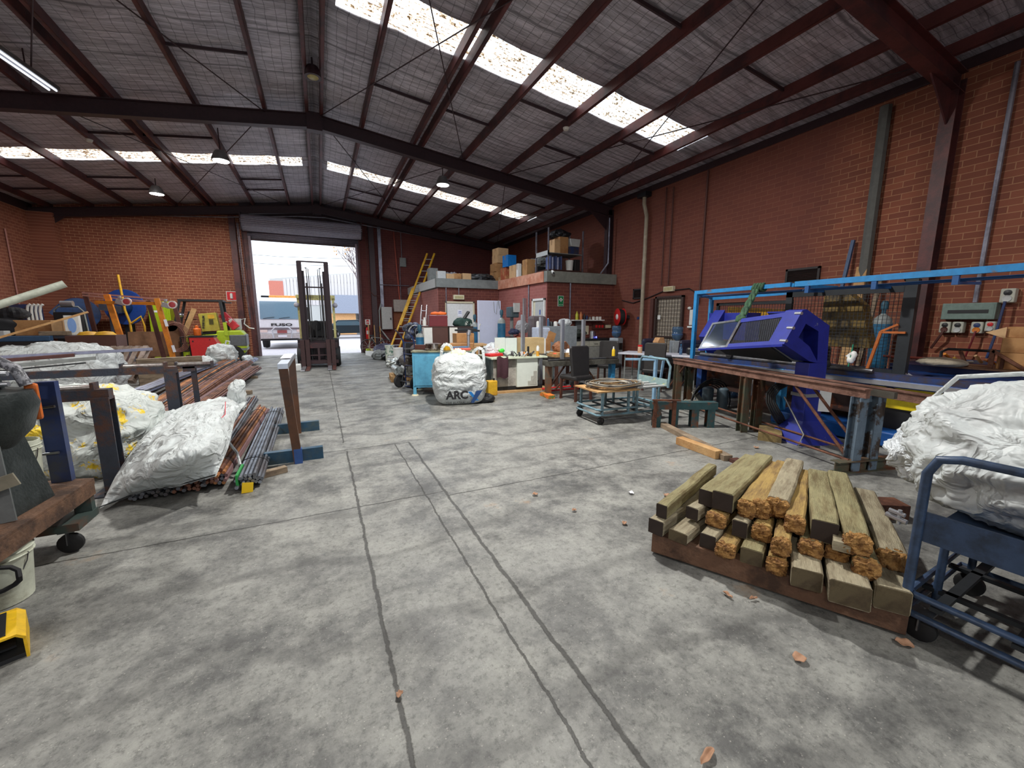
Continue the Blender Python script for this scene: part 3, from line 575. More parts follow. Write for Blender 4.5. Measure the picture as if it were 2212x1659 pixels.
# local +x = rear (toward the door), seen side on
MB().prism([(-.9,.35),(-.9,.75),(-.55,.95),(.35,1.0),(.35,1.12),(1.05,1.12),(1.18,.95),(1.18,.5),(1.1,.3),(.3,.28)],-.5,.5,'y').go('body',lime,t,bev=.04)
bxm(.68,1.2,-.51,.51,.56,.98).go('counterweight_panel',mat('panel_grey',(96,100,104),.4),t,bev=.04); bxm(-.9,1.19,-.52,.52,.42,.5).go('side_strip',mat('strip_grey',(120,124,120),.5),t)
for s_ in(-1,1):
    MB().beam((-.95,s_*.45,.55),(-.55,s_*.42,2.12),.07,.07).go('guard_post',blkp,t); MB().beam((.62,s_*.45,1.0),(.54,s_*.42,2.12),.08,.1).go('guard_post',blkp,t)
    MB().beam((.63,s_*.47,.95),(.61,s_*.46,1.4),.1,.13).go('lime_post_base',lime,t)
    w=MB().lathe([(.1,-.13),(.26,-.13),(.3,-.06),(.3,.06),(.26,.13),(.1,.13)],(.8,s_*.42,.3),24,'y').go('tyre',blk,t,sm=1); MB().lathe([(0,-.135),(.13,-.12)],(.8,s_*.42,.3),16,'y').go('wheel_hub',lime,w)
    w=MB().lathe([(.12,-.14),(.3,-.14),(.34,-.06),(.34,.06),(.3,.14),(.12,.14)],(-.6,s_*.42,.34),24,'y').go('tyre',blk,t,sm=1); MB().lathe([(0,-.145),(.15,-.13)],(-.6,s_*.42,.34),16,'y').go('wheel_hub',lime,w)
MB().bx(-.6,.62,-.46,.46,2.1,2.16).bx(.6,.82,-.1,.1,2.06,2.1).go('overhead_guard',blkp,t)
MB().box((-.55,0,1.35),(.04,.04,.9),(0,.35,0)).lathe([(.16,-.01),(.18,.01)],(-.38,0,1.5),16).go('steering_column',blkp,t); MB().ell((-.6,-.3,1.65),(.1,.1,.08)).go('headlamp',alu,t,sm=2)
bxm(-.25,.4,-.4,.4,.97,1.08).go('seat',blk,t,bev=.05); bxm(-.9,-.85,-.45,.45,.2,1.0).go('mast_stub',blkp,t)
t=T('parts_carton','yellow cardboard parts carton standing on the seat of the lime forklift','box',(-3.42,17.15,1.11),R(6)); MB().box((0,0,.3),(.5,.45,.6),(0,-.1,0)).go('carton',mat('yellow_carton',(190,178,70),.8,c2=(168,150,60),sc=3),t,bev=.01)
text('MITSUBISHI',.085,ink,t,(-.16,-.24,.3),(PI/2,PI/2+.1,0),.002,'carton_lettering',.003); bxm(-.02,.16,-.233,-.228,.42,.55).go('printed_square',yel,t); bxm(.0,.12,-.233,-.228,.22,.4).go('printed_picture',mat('dark_print',(80,74,30),.8),t)
o=tag(MB().box((0,0,0),(.24,.24,.62),(0,R(-38),0)).go('red_carton',mat('red_carton_m',(205,50,60),.7,c2=(230,230,225),sc=4,lo=.56,hi=.58),bev=.01),'red and white carton leaning on the rear of the lime forklift','box'); o.location=(-2.86,17.2,1.44)
m=MB()
for k in range(5): m.lathe([(.13,.04*k),(.15,.04*k+.06),(.155,.04*k+.07)],n=18)
m.lathe([(0,0),(.12,0),(.15,.3),(.15,.32)],n=20); o=tag(m.go('bucket_stack',wht,sm=1),'stack of white plastic buckets on the rear of the lime forklift','bucket'); o.location=(-2.72,17.62,1.125); o.scale=(1,1,1.25)
o=tag(MB().tube([(0,0,0),(.05,0,.35),(.2,0,.4),(.15,0,.2),(.3,0,.05),(.45,0,.02)],.022,8).go('white_hose',wht,sm=1),'curled white plastic hose on the rear of the lime forklift','hose'); o.location=(-2.66,17.75,1.14)
t=T('drink_cooler','small orange drink cooler on top of the red generator','cooler',(-3.55,16.0,.995)); MB().lathe([(0,0),(.09,0),(.1,.02),(.1,.2),(.08,.22),(.05,.22),(.05,.3),(0,.32)],n=18).go('cooler_body',mat('cooler_orange',(245,120,40),.5),t,sm=1)
t=T('portable_generator','red boxy welder generator with a black top edge on a stand','generator',(-3.36,16.0,.2),R(2)); t.scale=(.62,.9,1)
MB().prism([(-.55,0),(-.6,.75),(.4,.75),(.6,.5),(.6,0)],-.3,.3,'y').go('red_casing',rdp,t,bev=.02); bxm(-.62,.45,-.32,.32,.74,.79).go('top_rim',blkp,t); bxm(-.5,.5,-.28,.28,-.2,0).go('stand',blkp,t); MB().cyl((-.45,-.31,.62),(-.45,-.3,.62),.03).go('fastener',blkp,t); MB().cyl((.25,-.31,.66),(.25,-.3,.66),.02).go('fastener',blkp,t)
t=T('black_rack','black wire side rack left of the red generator','rack',(-3.99,15.95,0)); 
m=MB()
for x in(0,.22): m.cyl((x,0,0),(x,0,.95),.02).cyl((x,.3,0),(x,.3,.95),.02)
for z in(.2,.5,.75,.95): m.cyl((0,0,z),(.22,0,z),.012).cyl((0,.3,z),(.22,.3,z),.012)
m.go('rack_frame',blkp,t); bxm(.02,.2,.02,.28,.21,.48).go('lime_case',lime,t)
# ---------- centre of the shed ----------
fab=mat('woven_bag_white',(200,206,206),.5,c2=(182,186,186),sc=5,var=.03,fold=5.); film=mat('plastic_film',(218,224,228),.22,var=.03,fold=9.)
# blue steel workbench
t=T('blue_workbench','sky blue steel cabinet workbench with rusty edges and junk on top','workbench',(2.28,8.1,0),R(-20))
wb=mat('bench_blue',(92,164,196),.5,c2=(70,130,160),sc=2,var=.05)
bxm(-.6,.62,-.36,.36,.16,.86).go('cabinet_body',wb,t,bev=.008); bxm(-.56,.58,-.372,-.36,.2,.8).go('front_panel',wb,t,bev=.004); bxm(-.62,.64,-.38,.38,.86,.885).go('worktop',mat('bench_top_edge',(150,150,120),.6,c2=(90,84,70),sc=4),t,bev=.003)
for x in(-.57,.59):
    for y in(-.33,.33): l=MB().bx(x-.03,x+.03,y-.03,y+.03,.02,.2).go('leg',wb,t); MB().lathe([(0,0),(.07,0),(.06,.02),(.02,.03),(0,.03)],(x,y,0),14).go('foot_pad',crm,l)
Bz=.885
def onb(x,y,z=Bz): # point on the bench
    c_,s_=math.cos(R(-20)),math.sin(R(-20)); return (2.28+x*c_-y*s_,8.1+x*s_+y*c_,z)
o=tag(MB().lathe([(0,0),(.17,0),(.18,.03),(.17,.04),(.165,.13),(.1,.14),(.03,.14)],n=28).go('grinding_wheel_head',mat('bright_ribbed',(170,160,150),.3,.9,c2=(70,60,56),sc=12),sm=1),'round ribbed metal motor body lying on the blue workbench','motor'); o.location=onb(-.2,-.1)
for i,(x,y,a,l,w,h,m_,nm,lb) in enumerate(((-.05,.2,10,.8,.09,.08,stl,'steel_bar','long grey steel bar across the back of the blue workbench'),(-.45,.1,-10,.3,.12,.1,brn,'clamp_block','dark clamp block on the left end of the blue workbench'),(.35,.2,0,.5,.3,.12,card,'cardboard_tray','low cardboard tray at the back of the blue workbench'),(.32,-.05,14,.34,.1,.07,mat('power_tool_blue',(62,110,150),.5),'angle_grinder','blue grey power tool lying on the blue workbench'),(.38,-.24,0,.34,.08,.05,mat('coral_plastic',(210,98,80),.5),'spirit_level','coral red long tool case at the front of the blue workbench'),(.08,-.2,40,.14,.08,.12,yel,'yellow_clamp','small yellow clamp on the blue workbench'))):
    o=tag(MB().box((0,0,h/2),(l,w,h)).go(nm,m_,bev=.01),lb,'tool' if i not in(0,2) else ('box' if i==2 else 'bar')); o.location=onb(x,y,Bz+(.0 if i else .12)); o.rotation_euler=(0,0,R(a-20))
    if i==0: o.location.z=Bz+.001
o=tag(MB().beam((-.35,0,.01),(.35,0,.05),.12,.02).go('steel_offcut',stl),'thin grey steel offcut overhanging the left end of the blue workbench','bar'); o.location=onb(-.5,.28,Bz)
t=T('vertical_stand','black folding tool stand with a chrome pipe neck','stand',onb(.5,.02)); MB().cyl((0,0,0),(0,0,.32),.03).cyl((0,0,.3),(.02,0,.4),.045).go('neck',alu,t,sm=1); MB().beam((-.28,0,.4),(.25,.02,.38),.07,.04).beam((-.2,.05,.43),(.2,.05,.41),.03,.03).go('jaw_bar',blkp,t,bev=.008)
bxm(-.2,.2,-.15,.15,0,.3).go('open_carton',card,bev=.005)
o=bpy.context.scene.objects['open_carton']; tag(o,'brown open cardboard carton behind the black tool stand','box'); o.location=onb(.38,.6,.9)
# rear workbench carrying drawers
t=T('timber_bench','plain timber bench behind the blue workbench carrying drawers','workbench',(2.75,9.6,0),R(-8)); bxm(-.75,1.0,-.35,.35,.86,.9).go('worktop',pine,t)
for x in(-.7,.95):
    for y in(-.3,.3): bxm(x-.04,x+.04,y-.04,y+.04,0,.86).go('leg',pine,t)
mar=mat('maroon_metal',(112,30,38),.4,var=.06); drk=mat('dark_brown_panel',(84,52,44),.5,var=.06); dkr2=mat('darker_brown_panel',(54,38,36),.5)
def drawerbox(loc,w,rz,front,label,side=wht):
    t=T('drawer_unit',label,'cabinet',loc,rz); bxm(-w/2,w/2,-.2,.2,0,.43).go('carcass',front,t,bev=.004); bxm(-w/2-.19,-w/2,-.2,.2,0,.42).go('pale_side_panel',side,t,bev=.004); bxm(-w/2-.19,w/2,-.21,.21,.42,.44).go('top_board',front if w<.4 else drk,t)
drawerbox((2.55,9.45,.9),.36,R(-8),drk,'brown drawer unit with a cream side under the maroon toolbox'); drawerbox((3.15,9.4,.9),.38,R(-8),dkr2,'darker brown drawer unit right of the maroon toolbox')
t=T('maroon_toolbox','maroon steel toolbox stacked on the brown drawer unit','toolbox',(2.52,9.45,1.34),R(-8)); bxm(-.21,.21,-.18,.18,0,.26).go('toolbox_body',mar,t,bev=.01); bxm(-.215,.215,-.185,.185,.2,.215).go('lid_edge',mar,t); 
t=T('orange_gloves','orange work gloves heaped on the maroon toolbox','gloves',(2.54,9.42,1.6)); blob((.17,.1,.03),4,.03,8,n=24,m=12).go('glove_heap',mat('glove_orange',(232,110,40),.8),t,sm=2); blob((.06,.05,.03),5,.02,9,n=16,m=8).go('grey_cuff',gry,t,sm=2)
o=tag(blob((.2,.12,.09),6,.05,7,n=32,m=16).go('dark_jacket',mat('dark_green_cloth',(40,66,62),.9,c2=(190,196,190),sc=4,lo=.6,hi=.62),sm=2),'crumpled green and grey work jacket on the darker drawer unit','jacket'); o.location=(3.12,9.4,1.33); 
o=tag(MB().box((0,0,.1),(.06,.12,.22),(0,R(35),0)).go('tool_charger',blkp,bev=.02),'dark tilted tool battery pack on the jacket','tool'); o.location=(3.2,9.35,1.5)
o=tag(MB().lathe([(0,0),(.04,0),(.045,.1),(.02,.15),(.02,.2),(0,.2)],n=14).go('white_bottle',wht,sm=1),'tall white bottle left of the maroon toolbox','bottle'); o.location=(2.22,9.5,1.35)
# gas cylinders
def gascyl(loc,label,h=1.45,r=.11,m=None,rz=0,g='gas cylinders'):
    t=T('gas_cylinder',label,'gas cylinder',loc,rz,g); m=m or mat('cylinder_blue',(44,112,150),.4,c2=(36,90,124),sc=4)
    MB().lathe([(0,0),(r,0),(r,h*.86)],n=22).go('cylinder_body',m,t,sm=1); MB().lathe([(r+.001,h*.86),(r*.85,h*.91),(r*.5,h*.94),(r*.3,h*.95),(r*.3,h*.96),(0,h*.96)],n=22).go('silver_shoulder',mat('shoulder_grey',(140,146,144),.5),t,sm=1)
    MB().cyl((0,0,h*.95),(0,0,h*1.04),.03).lathe([(0,0),(.045,.0),(.05,.1),(.03,.14),(0,.14)],(0,0,h*1.0),14).go('valve_guard',mat('cylinder_cap',(36,84,104),.5),t,sm=1); return t
gascyl((4.5,10.2,0),'tall blue gas cylinder with a dark cap in front of the white panel',1.62)
gascyl((3.98,10.9,0),'blue gas cylinder left of the white panel, its valve bare',1.5)
gascyl((2.0,9.05,.25),'slim blue gas cylinder strapped on the hand truck',1.0,.09)
# hand truck
t=T('hand_truck','dark blue two wheeled hand truck with black tyres beside the blue workbench','hand truck',(1.72,8.88,0),R(-62))
for s_ in(-.18,.18): MB().tube([(s_,.02,.06),(s_,0,1.0),(s_,-.06,1.14),(s_,-.2,1.28)],.017,8).go('side_rail',dbl,t,sm=1); 
for z in(.25,.5,.75,1.0): MB().cyl((-.18,0,z),(.18,0,z),.012,n=8).go('cross_bar',dbl,t)
bxm(-.22,.22,0,.26,.02,.035).go('toe_plate',dbl,t); MB().cyl((-.26,-.08,.15),(.26,-.08,.15),.012).beam((-.2,-.08,.15),(-.18,0,.4),.02,.02).beam((.2,-.08,.15),(.18,0,.4),.02,.02).go('axle',stl,t)
for s_ in(-.27,.27): w=MB().lathe([(.06,-.03),(.13,-.03),(.15,-.01),(.15,.01),(.13,.03),(.06,.03)],(s_,-.08,.15),20,'x').go('tyre',blk,t,sm=1); MB().lathe([(0,-.03),(.06,-.025),(.06,.025),(0,.03)],(s_,-.08,.15),14,'x').go('wheel_hub',lgr,w,sm=1)
# pallet helper
def pallet(loc,rz,label,w=1.16,d=1.16,m=pine,nt=7,blocks=False,g=None,tilt=None):
    t=T('pallet',label,'pallet',loc,rz,g)
    if tilt: t.rotation_euler=(tilt,0,rz)
    for i in range(3): y=-d/2+.04+i*(d-.08)/2; MB().bx(-w/2,w/2,y-.04,y+.04,.02,.115).go('bearer',m,t)
    for i in range(nt): x=-w/2+.05+i*(w-.1)/(nt-1); MB().bx(x-.05,x+.05,-d/2,d/2,.115,.135).go('deck_board',m,t)
    for i in range(3): x=-w/2+.05+i*(w-.1)/2; MB().bx(x-.05,x+.05,-d/2,d/2,0,.02).go('base_board',m,t)
    return t
pallet((1.98,10.3,0),R(-5),'small timber pallet carrying foil rolls and cable drums behind the hand truck',.95,.8)
foilm=mat('crinkled_foil',(205,210,205),.3,.8,c2=(110,112,110),sc=14,bump=.6,bs=25)
for i in range(3):
    t=T('foil_roll',['leftmost crinkled silver foil roll end on the small pallet','middle crinkled silver foil roll end on the small pallet','right crinkled silver foil roll end on the small pallet'][i],'roll',(1.66+i*.24,10.2,.255),0,'foil rolls on the small pallet')
    MB().lathe([(.03,-.3),(.115,-.3),(.115,.3),(.03,.3)],(0,0,0),18,'y').go('foil_wrap',foilm,t,sm=1)
for i,(x,z,r,lb) in enumerate(((1.9,.47,.13,'dark wire mesh roll lying on the foil rolls'),(2.2,.73,.13,'brown speckled roll on top of the stack behind the hand truck'),(2.2,.47,.13,'second dark roll lying beside the mesh roll on the foil rolls'))):
    t=T('mesh_roll',lb,'roll',(x,10.25,z)); MB().lathe([(r*.5,-.33),(r,-.33),(r,.33),(r*.5,.33)],(0,0,0),18,'y').go('roll_body',mat('mesh_roll_m%d'%(i%2),((60,54,50),(92,70,68))[i%2],.6,.3,c2=(140,134,124),sc=30,lo=.55,hi=.6),t,sm=1)
# pile of machine parts behind: pressure washer / masks
pilem=mat('dark_parts',(40,44,58),.5,c2=(96,104,130),sc=9)
t=T('spare_parts_rack','dark jumbled rack of welding helmets and hoses left of the drawers','rack',(2.3,10.95,0)); bxm(-.3,.3,-.25,.25,0,.9).go('rack_base',blkp,t,bev=.02)
for i in range(9):
    a=random.uniform(0,6); x=random.uniform(-.28,.28); z=random.uniform(.95,1.4)
    MB().ell((x,random.uniform(-.2,.1),z),(.12,.1,.11),14,9).go('welding_helmet',pilem,t,sm=1)
for i in range(4): MB().tube([(.25*math.cos(k/12*2*PI)*(.5+.15*i)+(i-1.5)*.12,-.25,1.15+.2*math.sin(k/12*2*PI)) for k in range(12)],.014,6,True).go('hose_loop',(blkp,lgr,dbl,gry)[i],t,sm=1)
# tubs
for x,y,r,h,lb in((2.38,14.2,.17,.5,'tall white plastic tub with a lid below the yellow ladder'),(2.6,13.8,.14,.42,'grey speckled metal bin right of the white tub'),(2.2,14.9,.16,.55,'white and green patterned drum left of the white tub')):
    t=T('plastic_tub',lb,'tub',(x,y,.0)); MB().lathe([(0,0),(r*.92,0),(r,h),(r*1.05,h),(r*1.05,h+.04),(0,h+.04)],n=20).go('tub_body',wht if x==2.38 else (gry if x>2.5 else mat('patterned_drum',(210,214,200),.6,c2=(60,110,90),sc=9,lo=.52,hi=.56)),t,sm=1)
o=tag(MB().bx(-.3,.3,-.2,.2,0,.14).go('cream_tray',crm,bev=.02),'cream crate lid at the foot of the yellow ladder','box'); o.location=(2.7,16.6,0)
# yellow ladder
t=T('extension_ladder','long yellow fibreglass extension ladder leaning to the upper wall','ladder',(2.58,17.,.0)); d=Vector((1.84,.5,4.25))
nrm=Vector((.6,-.8,0)); sd=d.normalized().cross(nrm).normalized(); sd=Vector((.27,-.14,-.0))*.6
for k,s_ in enumerate((-1,1)):
    MB().beam(sd*s_,sd*s_+d*.66,.035,.08,nrm).go('stile',yel,t); o_=Vector((.02,-.09,.0)); MB().beam(sd*s_*.85+o_+d*.3,sd*s_*.85+o_+d,.035,.08,nrm).go('upper_stile',yel,t)
for k in range(11): p=d*(.05+k*.058); MB().cyl(p-sd,p+sd,.016,n=8).go('rung',alu,t)
for k in range(11): p=d*(.36+k*.058)+Vector((.02,-.09,0)); MB().cyl(p-sd*.85,p+sd*.85,.016,n=8).go('rung',alu,t)
t=T('aluminium_ladder','short narrow aluminium ladder leaning at the office corner','ladder',(3.1,14.2,0)); 
for s_ in(-.09,.09): MB().beam((s_,-.1,0),(s_+.3,.25,2.0),.025,.05).go('stile',alu,t)
for k in range(6): MB().cyl((-.09+.3*(.1+k*.16),-.1+.35*(.1+k*.16),.2+k*.32),(.09+.3*(.1+k*.16),-.1+.35*(.1+k*.16),.2+k*.32),.012,n=8).go('rung',alu,t)
# bicycle-like heap
t=T('wheelchair','folded grey bicycle leaning under the fire extinguisher','bicycle',(2.1,18.5,0)); t.name='bicycle'
for x,y in((-.25,0),(.45,-.3)):
    MB().tube([(x+.31*math.cos(a*PI/12),y-.13*math.cos(a*PI/12),.33+.31*math.sin(a*PI/12)) for a in range(24)],.018,6,True).go('tyre',blkp,t,sm=1)
    m=MB()
    for a in range(9): m.cyl((x,y,.33),(x+.3*math.cos(a*.7),y-.12*math.cos(a*.7),.33+.3*math.sin(a*.7)),.004,n=4)
    m.go('spokes',lgr,t)
MB().tube([(-.25,0,.33),(-.1,-.05,.75),(.3,-.2,.7),(.45,-.3,.33)],.018,8).tube([(-.1,-.05,.75),(.1,-.1,.3),(.3,-.2,.7)],.018,8).go('frame',gry,t,sm=1); MB().tube([(.45,-.3,.75),(.3,-.2,.9),(.1,-.2,.95)],.014,8).go('handlebar',blkp,t,sm=1); bxm(-.2,0,-.1,0,.78,.84).go('saddle',blkp,t,bev=.02)
o=tag(blob((.4,.3,.22),11,.12,5,n=40,m=20).go('black_sheeting',mat('dark_sheet',(84,84,108),.6)),'heap of dark crumpled sheeting lying on the folded bicycle','sheeting'); o.location=(2.45,17.6,0)
t=T('steel_channel','long white painted box section lying on the floor below the wall','beam',(2.05,16.6,0),R(-80)); bxm(-1.6,1.6,-.1,.1,0,.18).go('box_section',wht,t,bev=.005); bxm(1.6,1.66,-.12,.12,.0,.2).go('black_end',blkp,t)
for i,(x,y,z) in enumerate(((1.95,19.3,1.3),(2.2,19.3,1.25),(2.45,19.35,1.2))): tag(MB().beam((x,y-.3,0),(x+.02,y,z),.04,.025).go('broom_handle',pine),['leftmost timber stick','middle timber stick','right timber stick'][i]+' leaning on the wall by the fire extinguisher','stick','sticks leaning on the far wall')
for x,m_,lb in((1.86,lime,'small lime tin on the floor at the right door jamb'),(2.05,crm,'small cream tin on the floor right of the lime tin')): o=tag(MB().lathe([(0,0),(.09,0),(.09,.22),(0,.22)],n=16).go('paint_tin',m_,sm=1),lb,'tin'); o.location=(x,18.9,0)
for i,(x,y,z,m_) in enumerate(((2.0,16.0,.3,gry),(2.3,15.6,.24,blkp),(2.5,15.2,.2,mat('teal_cloth',(60,110,110),.9)),(2.35,14.8,.2,lgr),(2.75,13.2,.3,pilem),(2.1,13.2,.22,foilm),(2.3,12.6,.25,blkp),(2.6,12.2,.35,pilem))):
    o=tag(blob((.24,.24,z/2),20+i,.09,6,n=26,m=14).go('rag_heap',m_),['grey rags heaped at the far end of the right aisle','black rags beside the grey heap','teal cloth heap on the right aisle','pale rag heap before the tubs','dark blue heap of hoses behind the pallet','shiny foil scrap heap left of the tubs','black scrap heap behind the foil rolls','dark heap of parts beside the black scrap'][i],'heap'); o.location=(x,y,0)
# bulk bag with logo
t=T('bulk_bag','full white woven bulk bag with a black and blue logo standing on the floor','bulk bag',(2.25,7.05,0),R(-12))
def bagf(u,v):
    p=5.; q=(abs(u.x)**p+abs(u.y)**p+abs(u.z)**p)**(-1/p); zz=u.z*q
    bul=1.0+.06*math.cos(zz*1.4)-.1*max(0,zz); w=Vector((u.x*q*.44*bul,u.y*q*.4*bul,zz*.43))
    lo_=min(1,max(.15,(zz+.75))); k=wr(w,2,3.6,(.8,.8,1.7),5); am=.045*lo_
    if u.y<-.2 and -.95<zz<-.35: am*=.2
    w=w+u*k*am; w.z=max(w.z,-.42)
    if zz>.8: w.z+=.06*(1-min(1,math.hypot(w.x,w.y)/.35))
    return w+Vector((0,0,.42))
MB().ell((0,0,0),(1,1,1),110,70,bagf).go('bag_body',fab,t,sm=2)
for pts in(([(-.33,-.1,.76),(-.3,-.1,1.0),(-.24,-.08,1.07),(-.15,-.08,1.04),(-.06,-.06,.84)]),([(.22,.05,.8),(.3,.08,.92),(.38,.1,.98),(.46,.08,.95),(.47,.02,.78),(.46,-.02,.55)])):
    m=MB(); 
    for a,b in zip(pts,pts[1:]): m.beam(a,b,.055,.008,(.3,-1,.2))
    m.go('lifting_strap',fab,t,bev=.002)
o=blob((.1,.09,.07),9,.06,10,n=30,m=16).go('tied_neck',mat('yellowish_film',(232,234,200),.4,c2=(220,226,60),sc=7,lo=.56,hi=.62),t,sm=2); o.location=(.0,-.1,.8)
yf=-.475
text('ARC',.19,ink,t,(-.085,yf-.012,.2),(PI/2,0,0),.004,'logo_lettering',.008); lb_=mat('logo_blue',(20,110,180),.5,var=0); lb2=mat('logo_dark_blue',(24,60,110),.5,var=0)
MB().prism([(.1,.26),(.16,.26),(.29,.1),(.23,.1)],yf-.02,yf-.012,'y').go('logo_stroke',lb_,t); MB().prism([(.25,.27),(.36,.28),(.2,.06),(.14,.06)],yf-.024,yf-.016,'y').go('logo_stroke',lb2,t)
text('THE AUSTRALIAN',.055,ink,t,(-.06,yf-.03,.075),(PI/2,0,0),.004,'logo_caption')
blob((.2,.15,.07),13,.03,6,n=20,m=10).go('black_base_flap',blkp,t).location=(.42,-.15,0)
# white workshop counter with clutter
t=T('white_counter','white laminate base cabinet on a plywood base beside the bulk bag','cabinet',(3.78,7.82,0),R(-3)); lam=mat('white_laminate',(222,228,218),.4,var=.03); tap=mat('aged_tape',(190,188,176),.6)
bxm(-.62,-.1,-.3,.5,.12,.68).go('carcass',mat('grey_stained_board',(176,170,160),.6,c2=(130,124,116),sc=3),t,bev=.004); bxm(-.12,.36,-.36,.5,.1,.7).go('door_panel',lam,t,bev=.006); MB().prism([(.13,.13),(.34,.13),(.34,.42),(.26,.42),(.26,.32),(.2,.32),(.2,.22),(.13,.22)],-.366,-.36,'y').go('brown_stain',tap,t)
bxm(-.7,.56,-.42,.54,.7,.735).go('worktop',mat('greenish_laminate',(212,220,196),.4),t,bev=.006); bxm(-.7,.64,-.42,.6,.0,.04).go('plywood_base',pine,t); bxm(-.6,.5,-.3,.5,.04,.12).go('plinth',blkp,t)
t=T('white_cupboard','taller white cupboard side standing behind the white counter','cabinet',(4.68,8.35,0),R(-3)); bxm(-.2,.2,-.3,.3,.12,.74).go('carcass',lam,t,bev=.004); bxm(-.22,.22,-.32,.32,.74,.77).go('worktop',lam,t); bxm(-.2,.2,-.3,.3,.0,.12).go('plinth',drk,t)
o=tag(MB().bx(-.24,.0,-.01,.01,0,.38).bx(.005,.28,-.012,.01,0,.37).go('white_board_panels',mat('white_board',(218,228,222),.4,var=.03)),'pair of pale white boards standing on the counter behind the clutter','board'); o.location=(3.6,7.98,.735)
t=T('wooden_chest','pale wooden chest with a white edge behind the counter clutter','box',(4.1,7.9,.74)); bxm(-.1,.42,-.02,.3,.0,.36).go('drawer_front',mat('pale_ply',(206,180,134),.6,c2=(186,158,112),sc=3),t,bev=.004); bxm(.42,.46,-.02,.3,.0,.34).go('white_edge',wht,t)
t=T('open_carton','brown carton with raised flaps behind the pale drawer front','box',(4.72,8.35,.77)); bxm(-.2,.16,-.15,.15,0,.28).go('carton_body',card,t); MB().box((.2,-.1,.33),(.2,.02,.22),(0,R(20),0)).go('carton_flap',card,t)
t=T('drill_bits_heap','heap of black grips, cables and small tools on the white counter','tool heap',(3.78,7.5,.735),0); t['kind']='thing'
for i in range(26):
    c_=(random.uniform(-.35,.28),random.uniform(-.06,.22),0); a=random.uniform(0,3)
    mm=(blkp,stl,lgr,blkp,org,alu)[i%6]; h_=random.uniform(.02,.09); q=(c_[0]+.09*math.cos(a),c_[1]+.06*math.sin(a),h_+.015)
    MB().cyl((c_[0],c_[1],.015),q,random.uniform(.01,.022),n=8).go(('hand_tool','screwdriver','steel_bit')[i%3],mm,t)
for x,lb in((4.12,'white spray can with a yellow label on the right of the counter'),): 
    t=T('spray_can',lb,'can',(x,7.45,.735)); MB().lathe([(0,0),(.032,0),(.032,.11)],n=16).go('can_label',mat('label_orange',(236,170,60),.4),t,sm=1); MB().lathe([(.0321,.11),(.032,.19),(.024,.2),(.024,.22),(0,.22)],n=16).go('can_body',wht,t,sm=1)
o=tag(MB().lathe([(0,0),(.025,0),(.022,.2),(0,.2)],n=12).go('black_canister',blkp),'small upright black canister on the counter','bottle'); o.location=(3.98,7.62,.735)
o=tag(MB().bx(-.2,.2,-.12,.12,0,.05).go('red_case',rdp,bev=.01),'flat red plastic case lying left of the counter clutter','case'); o.location=(3.3,7.86,.74); o.rotation_euler=(0,0,R(15))
o=tag(blob((.2,.14,.1),17,.08,8,n=30,m=16).go('clear_plastic_bag',film),'crumpled clear plastic bag behind the red case','bag'); o.location=(3.4,8.15,.735)
o=tag(blob((.07,.05,.03),18,.03,12,n=16,m=8).go('green_glove',mat('neon_green',(60,220,60),.6)),'neon green glove behind the red case','gloves'); o.location=(3.52,8.0,.80)
o=tag(MB().grid(lambda u,v:(-.12+.24*u,-.02*math.sin(v*3)-.012*math.sin(u*9),.0-.42*v+.02*math.sin(u*7)),16,14).go('maroon_cloth',mat('maroon_cloth_m',(70,40,48),.9),thick=.008),'maroon cloth hanging over the left front of the white counter','cloth'); o.location=(3.28,7.4,.75); o.rotation_euler=(0,0,R(-3))
t=T('yellow_can','yellow jerry can on the floor between the bulk bag and the counter','can',(3.02,7.35,0)); bxm(-.1,.1,-.08,.08,0,.3).go('can_body',yel,t,bev=.02); MB().cyl((.05,0,.3),(.05,0,.34),.02).go('cap',blkp,t)
t=T('flux_bottle','orange capped bottle with a purple label at the back of the bench row','bottle',(3.05,8.8,.9)); MB().lathe([(0,0),(.04,0),(.04,.14)],n=14).go('bottle_body',org,t,sm=1); MB().lathe([(.041,.14),(.03,.2),(.02,.26),(0,.26)],n=14).go('purple_top',mat('purple_plastic',(70,56,96),.5),t,sm=1)
t=T('side_table','low timber table under the bench row clutter','table',(3.0,8.8,0)); bxm(-.3,.25,-.2,.2,.85,.895).go('tabletop',pine,t)
for x in(-.25,.2): bxm(x-.03,x+.03,-.17,-.11,0,.85).go('leg',pine,t); bxm(x-.03,x+.03,.11,.17,0,.85).go('leg',pine,t)
# white panel
t=T('refrigerator_sheet','large bluish white refrigerator door panel standing upright behind the benches','panel',(4.35,10.72,0),R(5)); bxm(-.36,.36,-.03,.03,0,2.02).go('panel_sheet',mat('bluish_white',(214,220,246),.35,var=.02),t,bev=.01); MB().tube([(.12,-.05,2.0),(.14,-.06,1.7),(.2,-.06,1.65),(.24,-.05,2.0)],.006,6).tube([(.28,-.05,2.05),(.3,-.06,1.8),(.26,-.05,2.02)],.006,6).go('hanging_cable',gry,t)
MB().tube([(-.34,-.045,.5),(-.34,-.045,1.3),(-.3,-.04,1.38)],.016,8).go('edge_handle',wht,t,sm=1)
